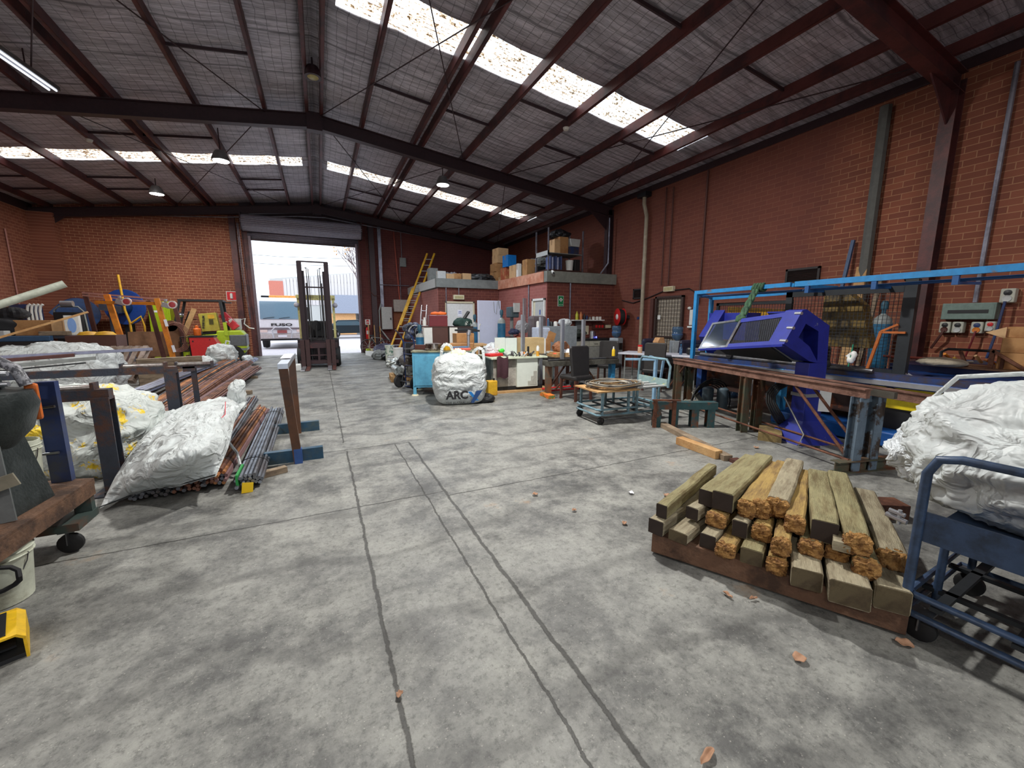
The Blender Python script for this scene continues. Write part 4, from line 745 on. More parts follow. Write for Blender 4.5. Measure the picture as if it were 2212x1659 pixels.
# pile behind cylinders: pedestal with helmets, grey sack
t=T('drill_press','dark cluttered pillar drill with cloths hanging behind the blue cylinder','machine',(4.95,10.5,0)); MB().cyl((0,0,0),(0,0,1.7),.05).go('pillar',gry,t); bxm(-.2,.2,-.2,.2,0,.06).go('base',blkp,t); bxm(-.12,.14,-.2,.14,1.55,1.85).go('drill_head',mat('drill_head_m',(70,84,90),.5),t,bev=.03); bxm(-.2,.16,-.2,.2,.98,1.02).go('work_table',stl,t); bxm(-.05,.13,-.26,-.2,1.7,1.95).go('speed_chart',lgr,t)
for i,(x,z,m_,lb) in enumerate(((4.98,1.24,mat('grey_sack',(150,150,154),.7),'round grey plastic sack on the shelf behind the counter'),(4.72,1.2,mat('navy_cloth',(36,42,70),.8),'navy blue bundled cap left of the grey sack'),(4.9,1.02,mat('rust_cloth',(150,72,46),.8),'rust orange rag under the grey sack'))):
    o=tag(blob((.17 if i==0 else .13,.14,.17 if i==0 else .07),30+i,.04,6,n=36,m=22,p=2).go('sack' if i==0 else 'cloth_bundle',m_),lb,'bag' if i==0 else 'cloth'); o.location=(x,9.9,z-.1)
t=T('machine_bench','dark bench under the grey sack and rags','workbench',(4.85,9.85,0)); bxm(-.4,.4,-.3,.3,.85,.92).go('worktop',blkp,t); 
for x in(-.36,.36): bxm(x-.03,x+.03,-.27,-.21,0,.85).go('leg',blkp,t); bxm(x-.03,x+.03,.21,.27,0,.85).go('leg',blkp,t)
bxm(-.32,.32,-.2,.2,.1,.84).go('under_box',dkr2,t)
t=T('wall_cabinet','beige square electrical cabinet behind the grey sack','cabinet',(5.6,10.2,0)); 
MB().bx(-.25,.25,-.15,.15,0,1.6).go('grey_hood',mat('grey_brown_panel',(110,100,104),.5),t,bev=.08); bxm(-.1,.0,-.17,-.15,1.2,1.3).go('latch',blkp,t); t['label']='grey brown rounded metal hood standing behind the aluminium posts'; t['category']='machine hood'; t.name='machine_hood'
# fridges
t=T('small_fridge','small pale blue fridge behind the aluminium posts','fridge',(5.05,9.0,0)); bxm(-.15,.15,-.2,.2,0,1.3).go('fridge_body',mat('pale_blue_white',(196,206,226),.4),t,bev=.02); bxm(-.15,.15,-.225,-.2,.05,1.28).go('fridge_door',mat('pale_blue_white',(0,0,0)),t,bev=.01); bxm(.08,.11,-.25,-.225,1.0,1.2).go('handle',gry,t)
t=T('grey_cabinet','wide grey steel cabinet right of the pale blue fridge','cabinet',(5.63,9.1,0)); gcm=mat('grey_cabinet_m',(138,146,152),.45); bxm(-.4,.42,-.25,.25,0,1.33).go('cabinet_body',gcm,t,bev=.01); bxm(-.39,-.0,-.265,-.25,.04,1.3).go('door_leaf',gcm,t); bxm(.01,.41,-.265,-.25,.04,1.3).go('door_leaf',gcm,t)
for k,(x,z,r,h,m_,lb) in enumerate(((5.4,1.33,.05,.12,blkp,'dark green cup on the grey cabinet'),(5.52,1.33,.05,.12,wht,'white paper cup on the grey cabinet'),(5.3,1.33,.03,.2,gls,'clear bottle on the grey cabinet'),(5.0,1.3,.04,.16,wht,'white jar on the pale fridge'),(5.1,1.3,.035,.18,rdp,'red tin on the pale fridge'))):
    o=tag(MB().lathe([(0,0),(r,0),(r,h*.8),(r*.6,h),(0,h)],n=14).go('container',m_,sm=1),lb,'container'); o.location=(x,9.05,z)
o=tag(blob((.18,.12,.09),41,.03,6,n=28,m=16,p=2).go('white_plastic_bag',film),'white plastic bag on top of the grey cabinet','bag'); o.location=(5.8,9.05,1.33)
# aluminium posts (profile) standing in front
for i,(x,y,z0,z1,lb) in enumerate(((3.93,7.78,.735,1.6,'leftmost upright aluminium post behind the counter'),(4.5,8.0,0,1.56,'second upright aluminium post, left of the carton'),(4.72,7.45,0,1.5,'third upright aluminium post beside the timber trestle'),(5.3,7.5,0,1.5,'rightmost upright aluminium post behind the leather chair'))):
    tag(MB().bx(x-.035,x+.035,y-.035,y+.035,z0,z1).bx(x-.045,x-.03,y-.01,y+.01,z0,z1).go('aluminium_post',alu,bev=.004),lb,'post','upright aluminium posts')
tag(MB().bx(6.2,6.29,12.2,12.3,1.1,2.2).go('aluminium_post',alu),'aluminium post fixed on the salmon brick side wall','post') 
# timber trestle with stuff
t=T('timber_trestle','low trestle table of stacked boards between the posts','table',(4.95,7.75,0)); bxm(-.4,.35,-.3,.3,.62,.68).go('tabletop',stl,t); bxm(-.32,.2,-.2,.2,.68,.74).go('board_stack',pine,t); bxm(-.25,.15,-.2,.2,.74,.77).go('board_stack',pine,t)
for x in(-.3,.25): 
    for y in(-.2,.2): bxm(x-.03,x+.03,y-.03,y+.03,0,.62).go('leg',drk,t)
o=tag(blob((.24,.16,.06),45,.04,6,n=30,m=14).go('paper_heap',pap),'heap of white paper sheets on the trestle table','paper'); o.location=(5.12,7.7,.70)
o=tag(blob((.16,.14,.11),46,.05,6,n=26,m=14).go('brown_paper_bag',mat('brown_paper',(160,108,76),.8)),'brown paper bag on the trestle table behind the white paper','bag'); o.location=(5.0,7.95,.76)
o=tag(blob((.06,.05,.03),47,.02,9,n=14,m=8).go('orange_rag',mat('orange_red',(235,90,50),.6)),'small orange red item at the left of the trestle table','item'); o.location=(4.72,7.7,.7)
# rusty machine table in front (legs, chair)
t=T('steel_table','long dark steel machine table with rusty angled legs behind the leather chair','table',(4.72,6.75,0),R(-4))
bxm(-.78,.82,-.16,.16,.6,.7).go('table_beam',mat('dirty_steel',(96,94,86),.6,.3,c2=(60,56,50),sc=5),t,bev=.006); MB().cyl((-.78,-.1,.72),(.82,-.1,.72),.02).go('top_pipe',stl,t)
for x in(-.72,.76): bxm(x-.045,x+.045,-.06,.06,0,.6).go('leg',mat('leg_steel',(88,78,66),.6,c2=(120,70,40),sc=4) if x<0 else blu,t); 
MB().beam((-.7,0,.15),(-.3,.1,.58),.03,.03).beam((-.6,-.05,.12),(-.1,0,.56),.03,.03).go('diagonal_brace',rst,t); MB().beam((.1,0,.58),(.4,0,.2),.03,.03).go('diagonal_brace',rst,t)
MB().bx(-.85,-.72,-.3,.1,0,.07).go('foot_bar',mat('paint_splashed',(90,120,60),.6,c2=(235,120,40),sc=6,lo=.46,hi=.52),t)
for x,m_,lb in((.35,mat('glue_yellow',(240,200,40),.4),'yellow glue bottle with a white nozzle on the dark steel table'),):
    q=T('glue_bottle',lb,'bottle',(5.55,6.75,.74)); MB().lathe([(0,0),(.035,0),(.035,.12),(.02,.15)],n=14).go('bottle_body',m_,q,sm=1); MB().lathe([(.02,.15),(.01,.2),(0,.2)],n=10).go('nozzle',wht,q,sm=1)
t=T('red_hand_truck','red sack truck lying flat under the dark steel table','hand truck',(4.5,7.1,0)); MB().tube([(-.3,.0,.04),(.5,.0,.04),(.5,.3,.04),(-.3,.3,.04)],.018,8,True).go('red_frame',rdp,t); 
for y in(0,.3): MB().lathe([(.03,-.02),(.08,-.02),(.08,.02),(.03,.02)],(.5,y,.08),16,'y').go('wheel',blk,t)
# chairs
lea=mat('dark_leather',(40,38,38),.45,bump=.1); cw=mat('chair_wood',(80,46,36),.5)
def dchair(loc,rz,label):
    t=T('dining_chair',label,'chair',loc,rz,'high backed leather chairs')
    MB().prism([(-.21,.42),(-.23,.98),(-.2,1.02),(.2,1.02),(.23,.98),(.21,.42)],-.03,.03,'y').go('backrest',lea,t,bev=.02); o=t.children[0]; o.rotation_euler=(R(-6),0,0); o.location=(0,-.16,0)
    bxm(-.22,.22,-.22,.24,.38,.47).go('seat',lea,t,bev=.03)
    for x in(-.19,.19):
        for y in(-.19,.2): MB().beam((x,y*1.08,0),(x,y,.4),.04,.04).go('leg',cw,t)
    return t
ch=dchair((4.32,6.3,0),R(8),'dark high backed leather chair facing the steel table, seen from behind')
dup(ch,(6.1,7.55,0),R(-60),'high backed chair at the left end of the white table'); dup(ch,(6.42,6.42,0),R(-62),'high backed chair in front of the white table by the paper bag')
t=T('armchair','blue black padded leather armchair against the right wall','chair',(7.75,7.7,0),R(175)); bxm(-.32,.32,-.3,.3,.2,.45).go('seat',lea,t,bev=.05); MB().box((0,-.28,.72),(.6,.14,.6),(R(-10),0,0)).go('backrest',mat('glossy_leather',(52,52,72),.25),t,bev=.06)
for s_ in(-.34,.34): bxm(s_-.05,s_+.05,-.3,.25,.2,.6).go('armrest',lea,t,bev=.03)
bxm(-.28,.28,-.25,.25,0,.2).go('base',blkp,t)
t2=dup(t,(7.95,6.7,0),R(160),'second padded leather armchair, right of the first')
for o in(t,t2): o['group']='padded armchairs'
t=T('folding_table','long white topped folding table between the chairs','table',(6.85,6.75,0),R(-62)); bxm(-.85,.85,-.33,.33,.71,.75).go('tabletop',mat('table_white',(206,208,220),.4,var=.03),t,bev=.01)
for x in(-.7,.7): MB().tube([(x,-.25,0),(x,-.25,.7),(x,.25,.7),(x,.25,0)],.015,8).go('leg_frame',gry,t,sm=1)
def pl(x,y,z=.75): return (x,y,z)
t=T('snack_jar','clear jar with a red lid on the white folding table','jar',(6.55,7.05,.75)); MB().lathe([(0,0),(.05,0),(.05,.13),(.045,.14)],n=16).go('jar_body',mat('biscuit_jar',(206,170,140),.3),t,sm=1); MB().lathe([(.05,.14),(.05,.18),(0,.18)],n=16).go('lid',rdp,t,sm=1)
o=tag(MB().ell((0,0,.035),(.06,.05,.035),12,8).go('lemon',yel,sm=2),'yellow fruit on the white folding table','fruit'); o.location=(6.62,6.9,.75)
o=tag(MB().lathe([(0,0),(.03,0),(.035,.08)],n=14).go('paper_cup',wht,sm=1),'cream cup beside the yellow fruit','cup'); o.location=(6.75,6.98,.75)
t=T('paper_bag','standing brown paper bag on the white folding table','bag',(7.05,6.98,.75)); MB().prism([(-.13,0),(-.12,.25),(-.06,.34),(.06,.34),(.11,.2),(.13,0)],-.08,.08,'y').go('bag_body',mat('kraft_paper',(196,150,104),.8,c2=(170,124,80),sc=4),t,bev=.01); bxm(-.02,.1,-.084,-.08,.12,.18).go('red_print',mat('print_red',(200,80,60),.7),t)
t=T('water_bottle','small clear drink bottle on the white folding table','bottle',(7.0,6.3,.75)); MB().lathe([(0,0),(.032,0),(.032,.14),(.012,.18),(.012,.2)],n=14).go('bottle_body',gls,t,sm=1); MB().lathe([(.014,.2),(.014,.22),(0,.22)],n=10).go('cap',blu,t)
t=T('black_toolcase','black rounded tool case on the white folding table','case',(7.25,6.1,.75),R(-60)); bxm(-.2,.2,-.1,.1,0,.16).go('case_body',blkp,t,bev=.04); MB().tube([(-.08,0,.16),(-.06,0,.21),(.06,0,.21),(.08,0,.16)],.012,8).go('handle',blkp,t); bxm(-.08,.08,-.104,-.1,.08,.1).go('label_strip',alu,t)
# water coolers
def cooler(loc,rz,label):
    t=T('water_cooler',label,'water cooler',loc,rz,'water coolers'); bxm(-.15,.15,-.15,.15,0,.95).go('cabinet',mat('cooler_grey',(168,176,184),.4),t,bev=.02)
    bxm(-.09,.09,-.165,-.15,.6,.8).go('tap_recess',blkp,t); o=MB().lathe([(0,.36),(.0,.36),(.12,.36),(.135,.33),(.135,.24),(.125,.22),(.135,.2),(.135,.1),(.12,.06),(.04,0),(0,0)],(0,0,.95),22).go('bottle',gls,t,sm=1)
    MB().lathe([(.138,.15),(.138,.17),(.138,.17)],(0,0,.95),22).go('bottle_band',mat('band_blue',(70,110,170),.4),o); return t
c_=cooler((8.1,9.75,0),R(20),'water cooler with a blue bottle below the fire hose reel'); dup(c_,(8.45,7.75,0),R(60),'water cooler with a blue bottle in front of the mesh door')
# kitchenette
t=T('kitchen_counter','grey kitchen base cabinets with a dark worktop against the kitchenette wall','counter',(7.75,10.55,0)); km=mat('kitchen_grey',(150,150,144),.5); bxm(-.75,.75,-.25,.28,.1,.86).go('carcass',km,t); bxm(-.78,.78,-.3,.29,.86,.91).go('worktop',blkp,t,bev=.005); bxm(-.75,.75,-.2,.28,0,.1).go('plinth',blkp,t)
for i in range(3):
    x=-.5+i*.5; bxm(x-.24,x+.24,-.268,-.25,.12,.66).go('door',km,t,bev=.003); d_=MB().bx(x-.24,x+.24,-.268,-.25,.68,.84).go('drawer',mat('drawer_cream',(186,184,170),.5),t,bev=.003); MB().tube([(x-.06,-.27,.76),(x-.06,-.29,.75),(x+.06,-.29,.75),(x+.06,-.27,.76)],.006,6).go('handle',stl,d_)
t=T('kettle','steel electric kettle with a glowing blue light','kettle',(7.72,10.45,.91)); MB().lathe([(0,0),(.08,0),(.065,.22),(.03,.24),(0,.25)],n=18).go('kettle_body',alu,t,sm=1); MB().tube([(.07,0,.05),(.13,0,.08),(.12,0,.2),(.06,0,.22)],.012,8).go('handle',blkp,t); MB().ell((.1,-.08,.04),(.025,.025,.025),10,8).go('power_light',mat('blue_led',(70,80,255),.3,em=6,var=0),t)
for x,w_,lb in((7.05,.22,'white square appliance splash panel at the left of the kitchen worktop'),(7.62,.24,'white rectangular splash panel behind the kettle')): tag(bxm(x-w_,x+w_,10.83,10.85,1.02,1.3).go('splash_panel',crm),lb,'panel')
o=tag(blob((.14,.1,.12),52,.12,8,n=22,m=12,p=2).go('pot_plant',mat('dark_leaves',(40,46,40),.8)),'dark leafy plant silhouette on the kitchen worktop','plant'); o.location=(7.2,10.4,.91)
t=T('mug_shelf','white wall shelf carrying bottles and mugs on the kitchenette wall','shelf',(7.75,10.72,1.46)); bxm(-.65,.55,-.13,.13,0,.03).go('shelf_board',wht,t); 
for x in(-.3,): bxm(x-.1,x+.1,.08,.13,-.5,0).go('shelf_bracket',mat('cardinal_panel',(120,124,128),.5),t)
for x,r,h,m_,nm,lb in((7.3,.05,.26,mat('oil_yellow',(190,190,50),.3),'oil_bottle','yellow oil bottle at the left of the mug shelf'),(7.45,.05,.25,mat('sauce_orange',(200,120,70),.4),'sauce_bottle','orange labelled bottle on the mug shelf'),(7.58,.035,.2,blkp,'dark_bottle','tall dark bottle on the mug shelf'),(7.68,.04,.15,dbl,'dark_tin','short dark blue tin on the mug shelf'),(7.8,.04,.1,gry,'small_jar','small grey jar on the mug shelf')):
    o=tag(MB().lathe([(0,0),(r,0),(r,h*.65),(r*.35,h*.85),(r*.35,h),(0,h)],n=14).go(nm,m_,sm=1),lb,'bottle'); o.location=(x,10.7,1.49)
mg=T('mug','white mug in the middle of the mug shelf','mug',(7.93,10.7,1.49),0,'mugs on the shelf'); MB().lathe([(0,0),(.04,0),(.042,.1),(.037,.1),(.035,.01),(0,.01)],n=16).go('mug_body',wht,mg,sm=1); MB().tube([(.04,0,.08),(.07,0,.07),(.07,0,.03),(.04,0,.02)],.007,6).go('handle',wht,mg)
dup(mg,(8.08,10.7,1.49),0,'cream mug second on the mug shelf'); dup(mg,(8.2,10.7,1.49),R(20),'rightmost mug on the mug shelf')
t=T('socket_strip','red sockets on a brown backing under the mug shelf','socket',(8.3,10.83,1.28)); bxm(-.3,.32,-.03,.02,-.1,.08).go('backing',drk,t)
for i in range(3): bxm(-.2+i*.12,-.12+i*.12,-.045,-.03,-.05,.04).go('socket',rdp,t,bev=.01)
bxm(.2,.42,-.045,-.01,-.06,.04).go('white_socket',crm,t)
# ---------- boxes and shelving on the kitchenette roof ----------
def cbox(loc,d,rz,label,m=card,flap=False,g=None,nm='cardboard_box'):
    t=T(nm,label,'box',loc,R(rz),g); MB().bx(-d[0]/2,d[0]/2,-d[1]/2,d[1]/2,0,d[2]).go('carton_body',m,t,bev=.006)
    MB().bx(-d[0]/2-.001,d[0]/2+.001,-.025,.025,d[2]*.6,d[2]+.002).go('packing_tape',mat('packing_tape',(160,120,80),.4),t)
    if flap: MB().box((-d[0]/2-.08,0,d[2]+.06),(.2,d[1],.008),(0,R(40),0)).go('carton_flap',m,t)
    return t
z0=2.92
cbox((6.6,15.2,2.9),(.5,.6,.45),4,'bottom cardboard box of the tall stack on the office roof edge',card)
cbox((6.6,15.2,3.351),(.52,.62,.32),-3,'wide open cardboard box in the middle of the tall stack',card)
cbox((6.6,15.1,3.672),(.45,.5,.3),2,'third cardboard box up in the tall stack on the office roof',card2)
cbox((6.62,15.1,3.973),(.45,.5,.26),5,'topmost cardboard box of the tall stack on the office roof',card2)
cbox((6.6,14.35,z0),(.4,.5,.5),0,'brown carton with a red front beside the tall stack',mat('carton_red_print',(176,90,60),.8,c2=(196,150,100),sc=2.4))
cbox((6.55,14.1,z0+.501),(.36,.42,.42),3,'bright blue plastic crate on top of the red fronted carton',mat('bright_blue_crate',(16,120,200),.45),nm='blue_crate')
cbox((6.5,14.72,z0),(.16,.24,.2),0,'small pale cardboard box at the foot of the tall stack',card2)
cbox((6.55,13.55,z0),(.3,.5,.5),0,'pale upright carton in the middle of the roof row',card2)
cbox((6.5,13.2,z0),(.14,.14,.52),0,'white upright tube box next to the pale carton',wht,nm='tube_box')
cbox((6.75,12.85,z0),(.4,.36,.62),0,'brown bulging carton left of the steel shelving',card)
o=tag(blob((.5,.5,.2),61,.12,5,n=36,m=18).go('black_sacks',blkp),'black plastic sacks heaped behind the roof cartons','bag'); o.location=(7.3,13.7,2.92)
o=tag(blob((.45,.35,.14),62,.12,5,n=36,m=18).go('grey_sheeting',gry),'grey folded sheeting behind the pale carton on the roof','sheeting'); o.location=(7.3,12.95,3.3)
bxm(-.5,.5,-.4,.4,0,.36).go('roof_crate_base',blkp); o=bpy.context.scene.objects['roof_crate_base']; o.name='black_crate'; tag(o,'black crate under the grey folded sheeting','crate'); o.location=(7.35,12.85,2.92)
t=T('steel_shelving','grey steel shelving frame standing on the kitchenette roof','shelving',(7.3,11.85,2.92)); 
for x in(-.62,.68):
    for y in(-.4,.4): bxm(x-.02,x+.02,y-.02,y+.02,0,1.42).go('upright',gal,t)
for z in(.16,.68): bxm(-.62,.68,-.4,.4,z-.02,z).go('shelf_board',(brn,gry)[z>.5],t)
bxm(-.64,-.6,-.42,.42,.6,.74).go('shelf_beam',lgr,t)
def shelf_item(loc,d,label,m,nm): o=tag(MB().bx(-d[0]/2,d[0]/2,-d[1]/2,d[1]/2,0,d[2]).go(nm,m,bev=.01),label,nm.replace('_',' ').split()[-1]); o.location=loc; return o
bm=(mat('binder_blue',(70,84,130),.5),mat('binder_pale',(170,176,206),.5),dbl)
for i in range(7): shelf_item((6.78+i*.065,11.6,3.081),(.05,.3,.38 if i%3 else .42),['first','second','third','fourth','fifth','sixth','seventh'][i]+' lever arch folder from the left on the lower roof shelf',bm[i%3],'ring_binder')['group']='folders on the roof shelving'
t=T('paint_bucket','white bucket on the lower roof shelf','bucket',(7.58,11.62,3.081)); MB().lathe([(0,0),(.11,0),(.13,.3),(.135,.3),(.135,.33),(0,.33)],n=20).go('bucket_body',wht,t,sm=1)
shelf_item((7.82,11.75,3.081),(.2,.5,.36),'black box at the right end of the lower roof shelf',blkp,'black_box'); shelf_item((7.38,11.85,3.081),(.22,.3,.4),'dark brown box in the middle of the lower roof shelf',drk,'brown_box')
cbox((7.02,11.65,3.601),(.22,.36,.42),0,'tall pale carton on the upper roof shelf at the left',card2); cbox((7.3,11.7,3.601),(.32,.36,.52),0,'large brown carton on the upper roof shelf',card)
shelf_item((7.7,11.75,3.601),(.4,.4,.24),'dark crate on the upper roof shelf under the white tub',dbl,'dark_crate')
o=tag(MB().prism([(-.16,0),(-.2,.24),(.2,.24),(.16,0)],-.18,.18,'y').go('white_tub',lgr,bev=.01),'white plastic tub on top of the dark crate on the roof shelving','tub'); o.location=(7.7,11.65,3.842)
o=tag(blob((.3,.25,.1),63,.1,6,n=30,m=14).go('black_sheet_pile',blkp),'black sheeting piled on the large brown carton','sheeting'); o.location=(7.3,11.8,4.122)
o=tag(blob((.14,.2,.07),64,.06,7,n=24,m=12).go('grey_cloth',lgr),'grey draped cloth at the right end of the roof shelving','cloth'); o.location=(8.1,11.5,3.4); o.location=(8.12,11.9,2.93)
for i,(x,y,z,w) in enumerate(((7.4,11.0,2.94,1.8),(7.6,11.15,2.94,1.6))): tag(MB().beam((x-w/2,y,z+.02),(x+w/2,y+.05,z+.03+.04*i),.08,.03).go('dark_plank',drk),['front','rear'][i]+' dark plank lying along the kitchenette roof edge','plank','planks on the kitchenette roof')
conduit([(8.6,10.9,4.7),(8.6,10.9,3.3),(8.35,10.95,2.97)],.025,'grey pipe running down the corner to the kitchenette roof')
t=T('security_camera','small white security camera on the salmon fascia corner','camera',(6.42,10.7,2.86)); MB().cyl((0,.05,.06),(-.05,-.1,.0),.04).cyl((0,.06,0),(0,.06,.1),.03).go('camera_body',wht,t,sm=1); MB().cyl((-.05,-.1,0),(-.056,-.12,-.006),.03).go('camera_lens',blkp,t)
# on the office roof
o=tag(bxm(-.12,.22,-.2,.2,0,.62).go('grey_locker',gry,bev=.01),'grey upright locker on the left corner of the office roof','locker'); o.location=(4.2,16.5,2.9)
for i,(x,w,h,m_,lb) in enumerate(((4.15,.3,.34,lgr,'white bucket like tub at the left of the office roof row'),(4.45,.3,.26,card2,'pale low carton second in the office roof row'),(4.75,.3,.28,card,'brown carton in the middle of the office roof row'),(5.1,.34,.3,card2,'pale carton at the right of the office roof row'))):
    cbox((x,14.9,2.9),(w,.3,h),(-4,6,-8,3)[i],lb,m_)
o=tag(blob((.4,.3,.14),66,.14,6,n=40,m=18).go('wire_scrap_heap',mat('scrap_mix',(130,130,134),.5,c2=(60,110,160),sc=9,lo=.56,hi=.6)),'heap of wire scrap and blue plastic behind the office roof cartons','scrap'); o.location=(4.75,15.4,2.9); 
o=tag(blob((.55,.5,.14),67,.1,5,n=36,m=16).go('black_tarpaulin',blkp),'black tarpaulin lying at the right of the office roof','tarpaulin'); o.location=(5.75,15.2,2.9)
# ---------- right wall ----------
XW=XR-.001
def wconduit(y,z0,z1,r,label,m=brn): return conduit([(XR-.04,y,z1),(XR-.04,y,z0)],r,label,m)
t=T('downpipe','cream painted downpipe with an offset bend on the right wall','pipe',(XR-.12,9.4,0)); cp=mat('cream_pipe',(176,164,142),.5,c2=(146,134,116),sc=2)
MB().tube([(0,.12,4.98),(0,.12,4.8),(0,0,4.45),(0,0,4.3),(0,0,.3)],.055,12).go('pipe_body',cp,t,sm=1); bxm(-.12,.1,-.05,.3,4.98,5.1).go('rain_head',blkp,t)
for z in(1.8,3.2): MB().lathe([(.062,z),(.062,z+.05)],(0,0,0),14).go('pipe_clamp',cp,t)
wconduit(8.77,2.45,5.05,.016,'thin brown conduit running up from the exit light'); wconduit(8.52,2.45,5.0,.018,'second brown conduit beside the one above the exit light'); wconduit(7.46,1.9,5.1,.022,'brown conduit right of the mesh door')
conduit([(XR-.03,10.4,2.1),(XR-.03,9.9,2.0),(XR-.03,9.3,2.12),(XR-.03,8.7,2.28),(XR-.03,7.8,2.3),(XR-.03,7.62,2.2),(XR-.03,7.6,1.3)],.014,'dark cable looping along the wall over the mesh door',blkp)
t=T('exit_light','cream exit light box above the mesh security door','light',(XR-.06,8.45,2.33)); bxm(-.05,.05,-.17,.17,-.07,.07).go('housing',crm,t,bev=.008); bxm(-.056,-.05,-.14,.14,-.045,.045).go('diffuser',mat('yellowed_diffuser',(0,0,0)),t)
def wvent(y0,y1,z0,z1,label):
    t=T('wall_vent',label,'vent',(XR-.02,(y0+y1)/2,(z0+z1)/2)); w=(y1-y0)/2;h=(z1-z0)/2; vm=mat('vent_dark',(46,40,40),.6)
    m=MB().bx(-.03,.01,-w,w,-h,-h+.04).bx(-.03,.01,-w,w,h-.04,h).bx(-.03,.01,-w,-w+.04,-h,h).bx(-.03,.01,w-.04,w,-h,h); m.go('vent_frame',vm,t)
    m=MB(); n=int(h*2/.035)
    for i in range(n): m.box((-.01,0,-h+.05+i*(2*h-.1)/max(1,n-1)),(.03,2*w-.08,.004),(0,R(35),0))
    m.go('louvres',vm,t)
wvent(9.5,9.9,2.12,2.42,'dark louvred vent above the fire hose reel'); wvent(4.72,5.36,2.22,2.52,'dark louvred vent high on the wall above the blue machine')
t=T('fire_hose_reel','red fire hose reel with a white hub on the right wall','hose reel',(XR-.3,10.15,1.58),R(-18))
MB().lathe([(.02,-.1),(.26,-.1),(.26,-.09),(.1,-.085),(.1,.085),(.26,.09),(.26,.1),(.02,.1)],n=30,ax='x').go('reel_disc',rdp,t,sm=1); MB().lathe([(.11,-.08),(.22,-.08),(.24,0),(.22,.08),(.11,.08)],n=30,ax='x').go('coiled_hose',blk,t,sm=1); MB().lathe([(0,-.125),(.07,-.12),(.09,-.1)],n=20,ax='x').go('hub',wht,t); bxm(.1,.285,-.05,.05,-.05,.05).go('wall_bracket',blkp,t)
t=T('mesh_door','steel mesh security gate over a pale door in the right wall','door',(XR,8.42,0)); t['kind']='structure'
bxm(-.01,.005,-.45,.45,0,2.08).go('door_leaf',mat('pale_door',(176,166,150),.6),t); fr=mat('gate_steel',(72,58,54),.5,.3)
m=MB().bx(-.09,-.03,-.5,-.44,0,2.14).bx(-.09,-.03,.44,.5,0,2.14).bx(-.09,-.03,-.5,.5,2.09,2.14).bx(-.09,-.03,-.44,.44,1.0,1.04); m.go('gate_frame',fr,t)
m=MB()
for i in range(9): y=-.4+i*.1; m.bx(-.066,-.058,y-.005,y+.005,0,2.1)
for i in range(20): z=.08+i*.105; m.bx(-.074,-.066,-.45,.45,z-.005,z+.005)
m.go('mesh_bars',fr,t); bxm(-.08,-.07,.28,.38,1.5,1.62).go('white_notice',wht,t)
onwall('dark_timber_post','dark timber upright left of the mesh door','post',XR-.1,XR,8.98,9.1,0,2.1,brn)
t=T('wall_telephone','white wall phone handset right of the mesh door','telephone',(XR-.06,7.62,1.45)); bxm(-.05,.05,-.05,.05,-.1,.3).go('phone_body',wht,t,bev=.015); bxm(-.05,.06,-.1,.1,-.17,-.12).go('white_ledge',wht,t,bev=.01); MB().ell((0,.1,.34),(.05,.05,.04),12,8).go('bell',wht,t,sm=2)
onwall('blue_label','small blue label on the downpipe side of the reel','label',XR-.01,XR,9.62,9.72,1.5,1.58,dbl)
conduit([(XR-.09,3.98,5.0),(XR-.09,3.98,1.0)],.085,'broad grey square cable duct on the right wall behind the mesh screen',mat('duct_grey',(92,92,88),.5))
conduit([(XR-.05,2.57,4.95),(XR-.05,2.57,1.75)],.03,'galvanised conduit dropping to the green switchboard',gal)
# switchboard
t=T('switchboard','grey green power distribution board with a dark slot on the right wall','switchboard',(XR-.09,2.59,1.62)); gg=mat('switch_green',(112,132,124),.45)
bxm(-.07,.09,-.27,.29,-.12,.12).go('board_body',gg,t,bev=.01); bxm(-.076,-.07,-.2,.22,-.03,.02).go('window_slot',blkp,t); bxm(-.073,-.07,-.25,-.24,-.1,.1).go('edge_trim',gg,t)
socm=mat('socket_cream',(190,190,176),.4)
def outlet(y,z,label,kc,sc=1,lower=None):
    t=T('power_outlet',label,'power outlet',(XR-.075,y,z)); s=.062*sc; bxm(-.045,.07,-s,s,-.085*sc,.085*sc).go('outlet_body',socm,t,bev=.015)
    MB().lathe([(0,-.06),(.034*sc,-.055),(.036*sc,-.045)],(0,0,.035*sc),18,'x').go('switch_dial',kc,t); MB().lathe([(.022*sc,-.05),(.04*sc,-.056),(.042*sc,-.045)],(0,0,-.035*sc),18,'x').go('socket_ring',lower or lgr,t); return t
outlet(2.83,1.38,'leftmost power outlet under the green switchboard with a brown plug',blkp,1,brn); outlet(2.69,1.38,'second power outlet under the green switchboard, empty',blkp); outlet(2.49,1.38,'third power outlet with an orange plug',dbl,1,org); outlet(2.36,1.4,'small red switched outlet at the right end of the switchboard row',rdp,.85); outlet(2.25,1.83,'separate power outlet above the right end of the switchboard',blkp,1.15)
conduit([(XR-.13,2.83,1.33),(XR-.16,2.85,1.25),(XR-.1,2.95,1.05)],.018,'brown power lead hanging from the leftmost outlet',brn); conduit([(XR-.13,2.49,1.33),(XR-.15,2.5,1.2),(XR-.12,2.55,.95)],.012,'dark red lead hanging from the third outlet',mar); conduit([(XR-.16,2.25,1.75),(XR-.2,2.27,1.3),(XR-.25,2.3,.95)],.016,'navy lead hanging across the switchboard',dbl)
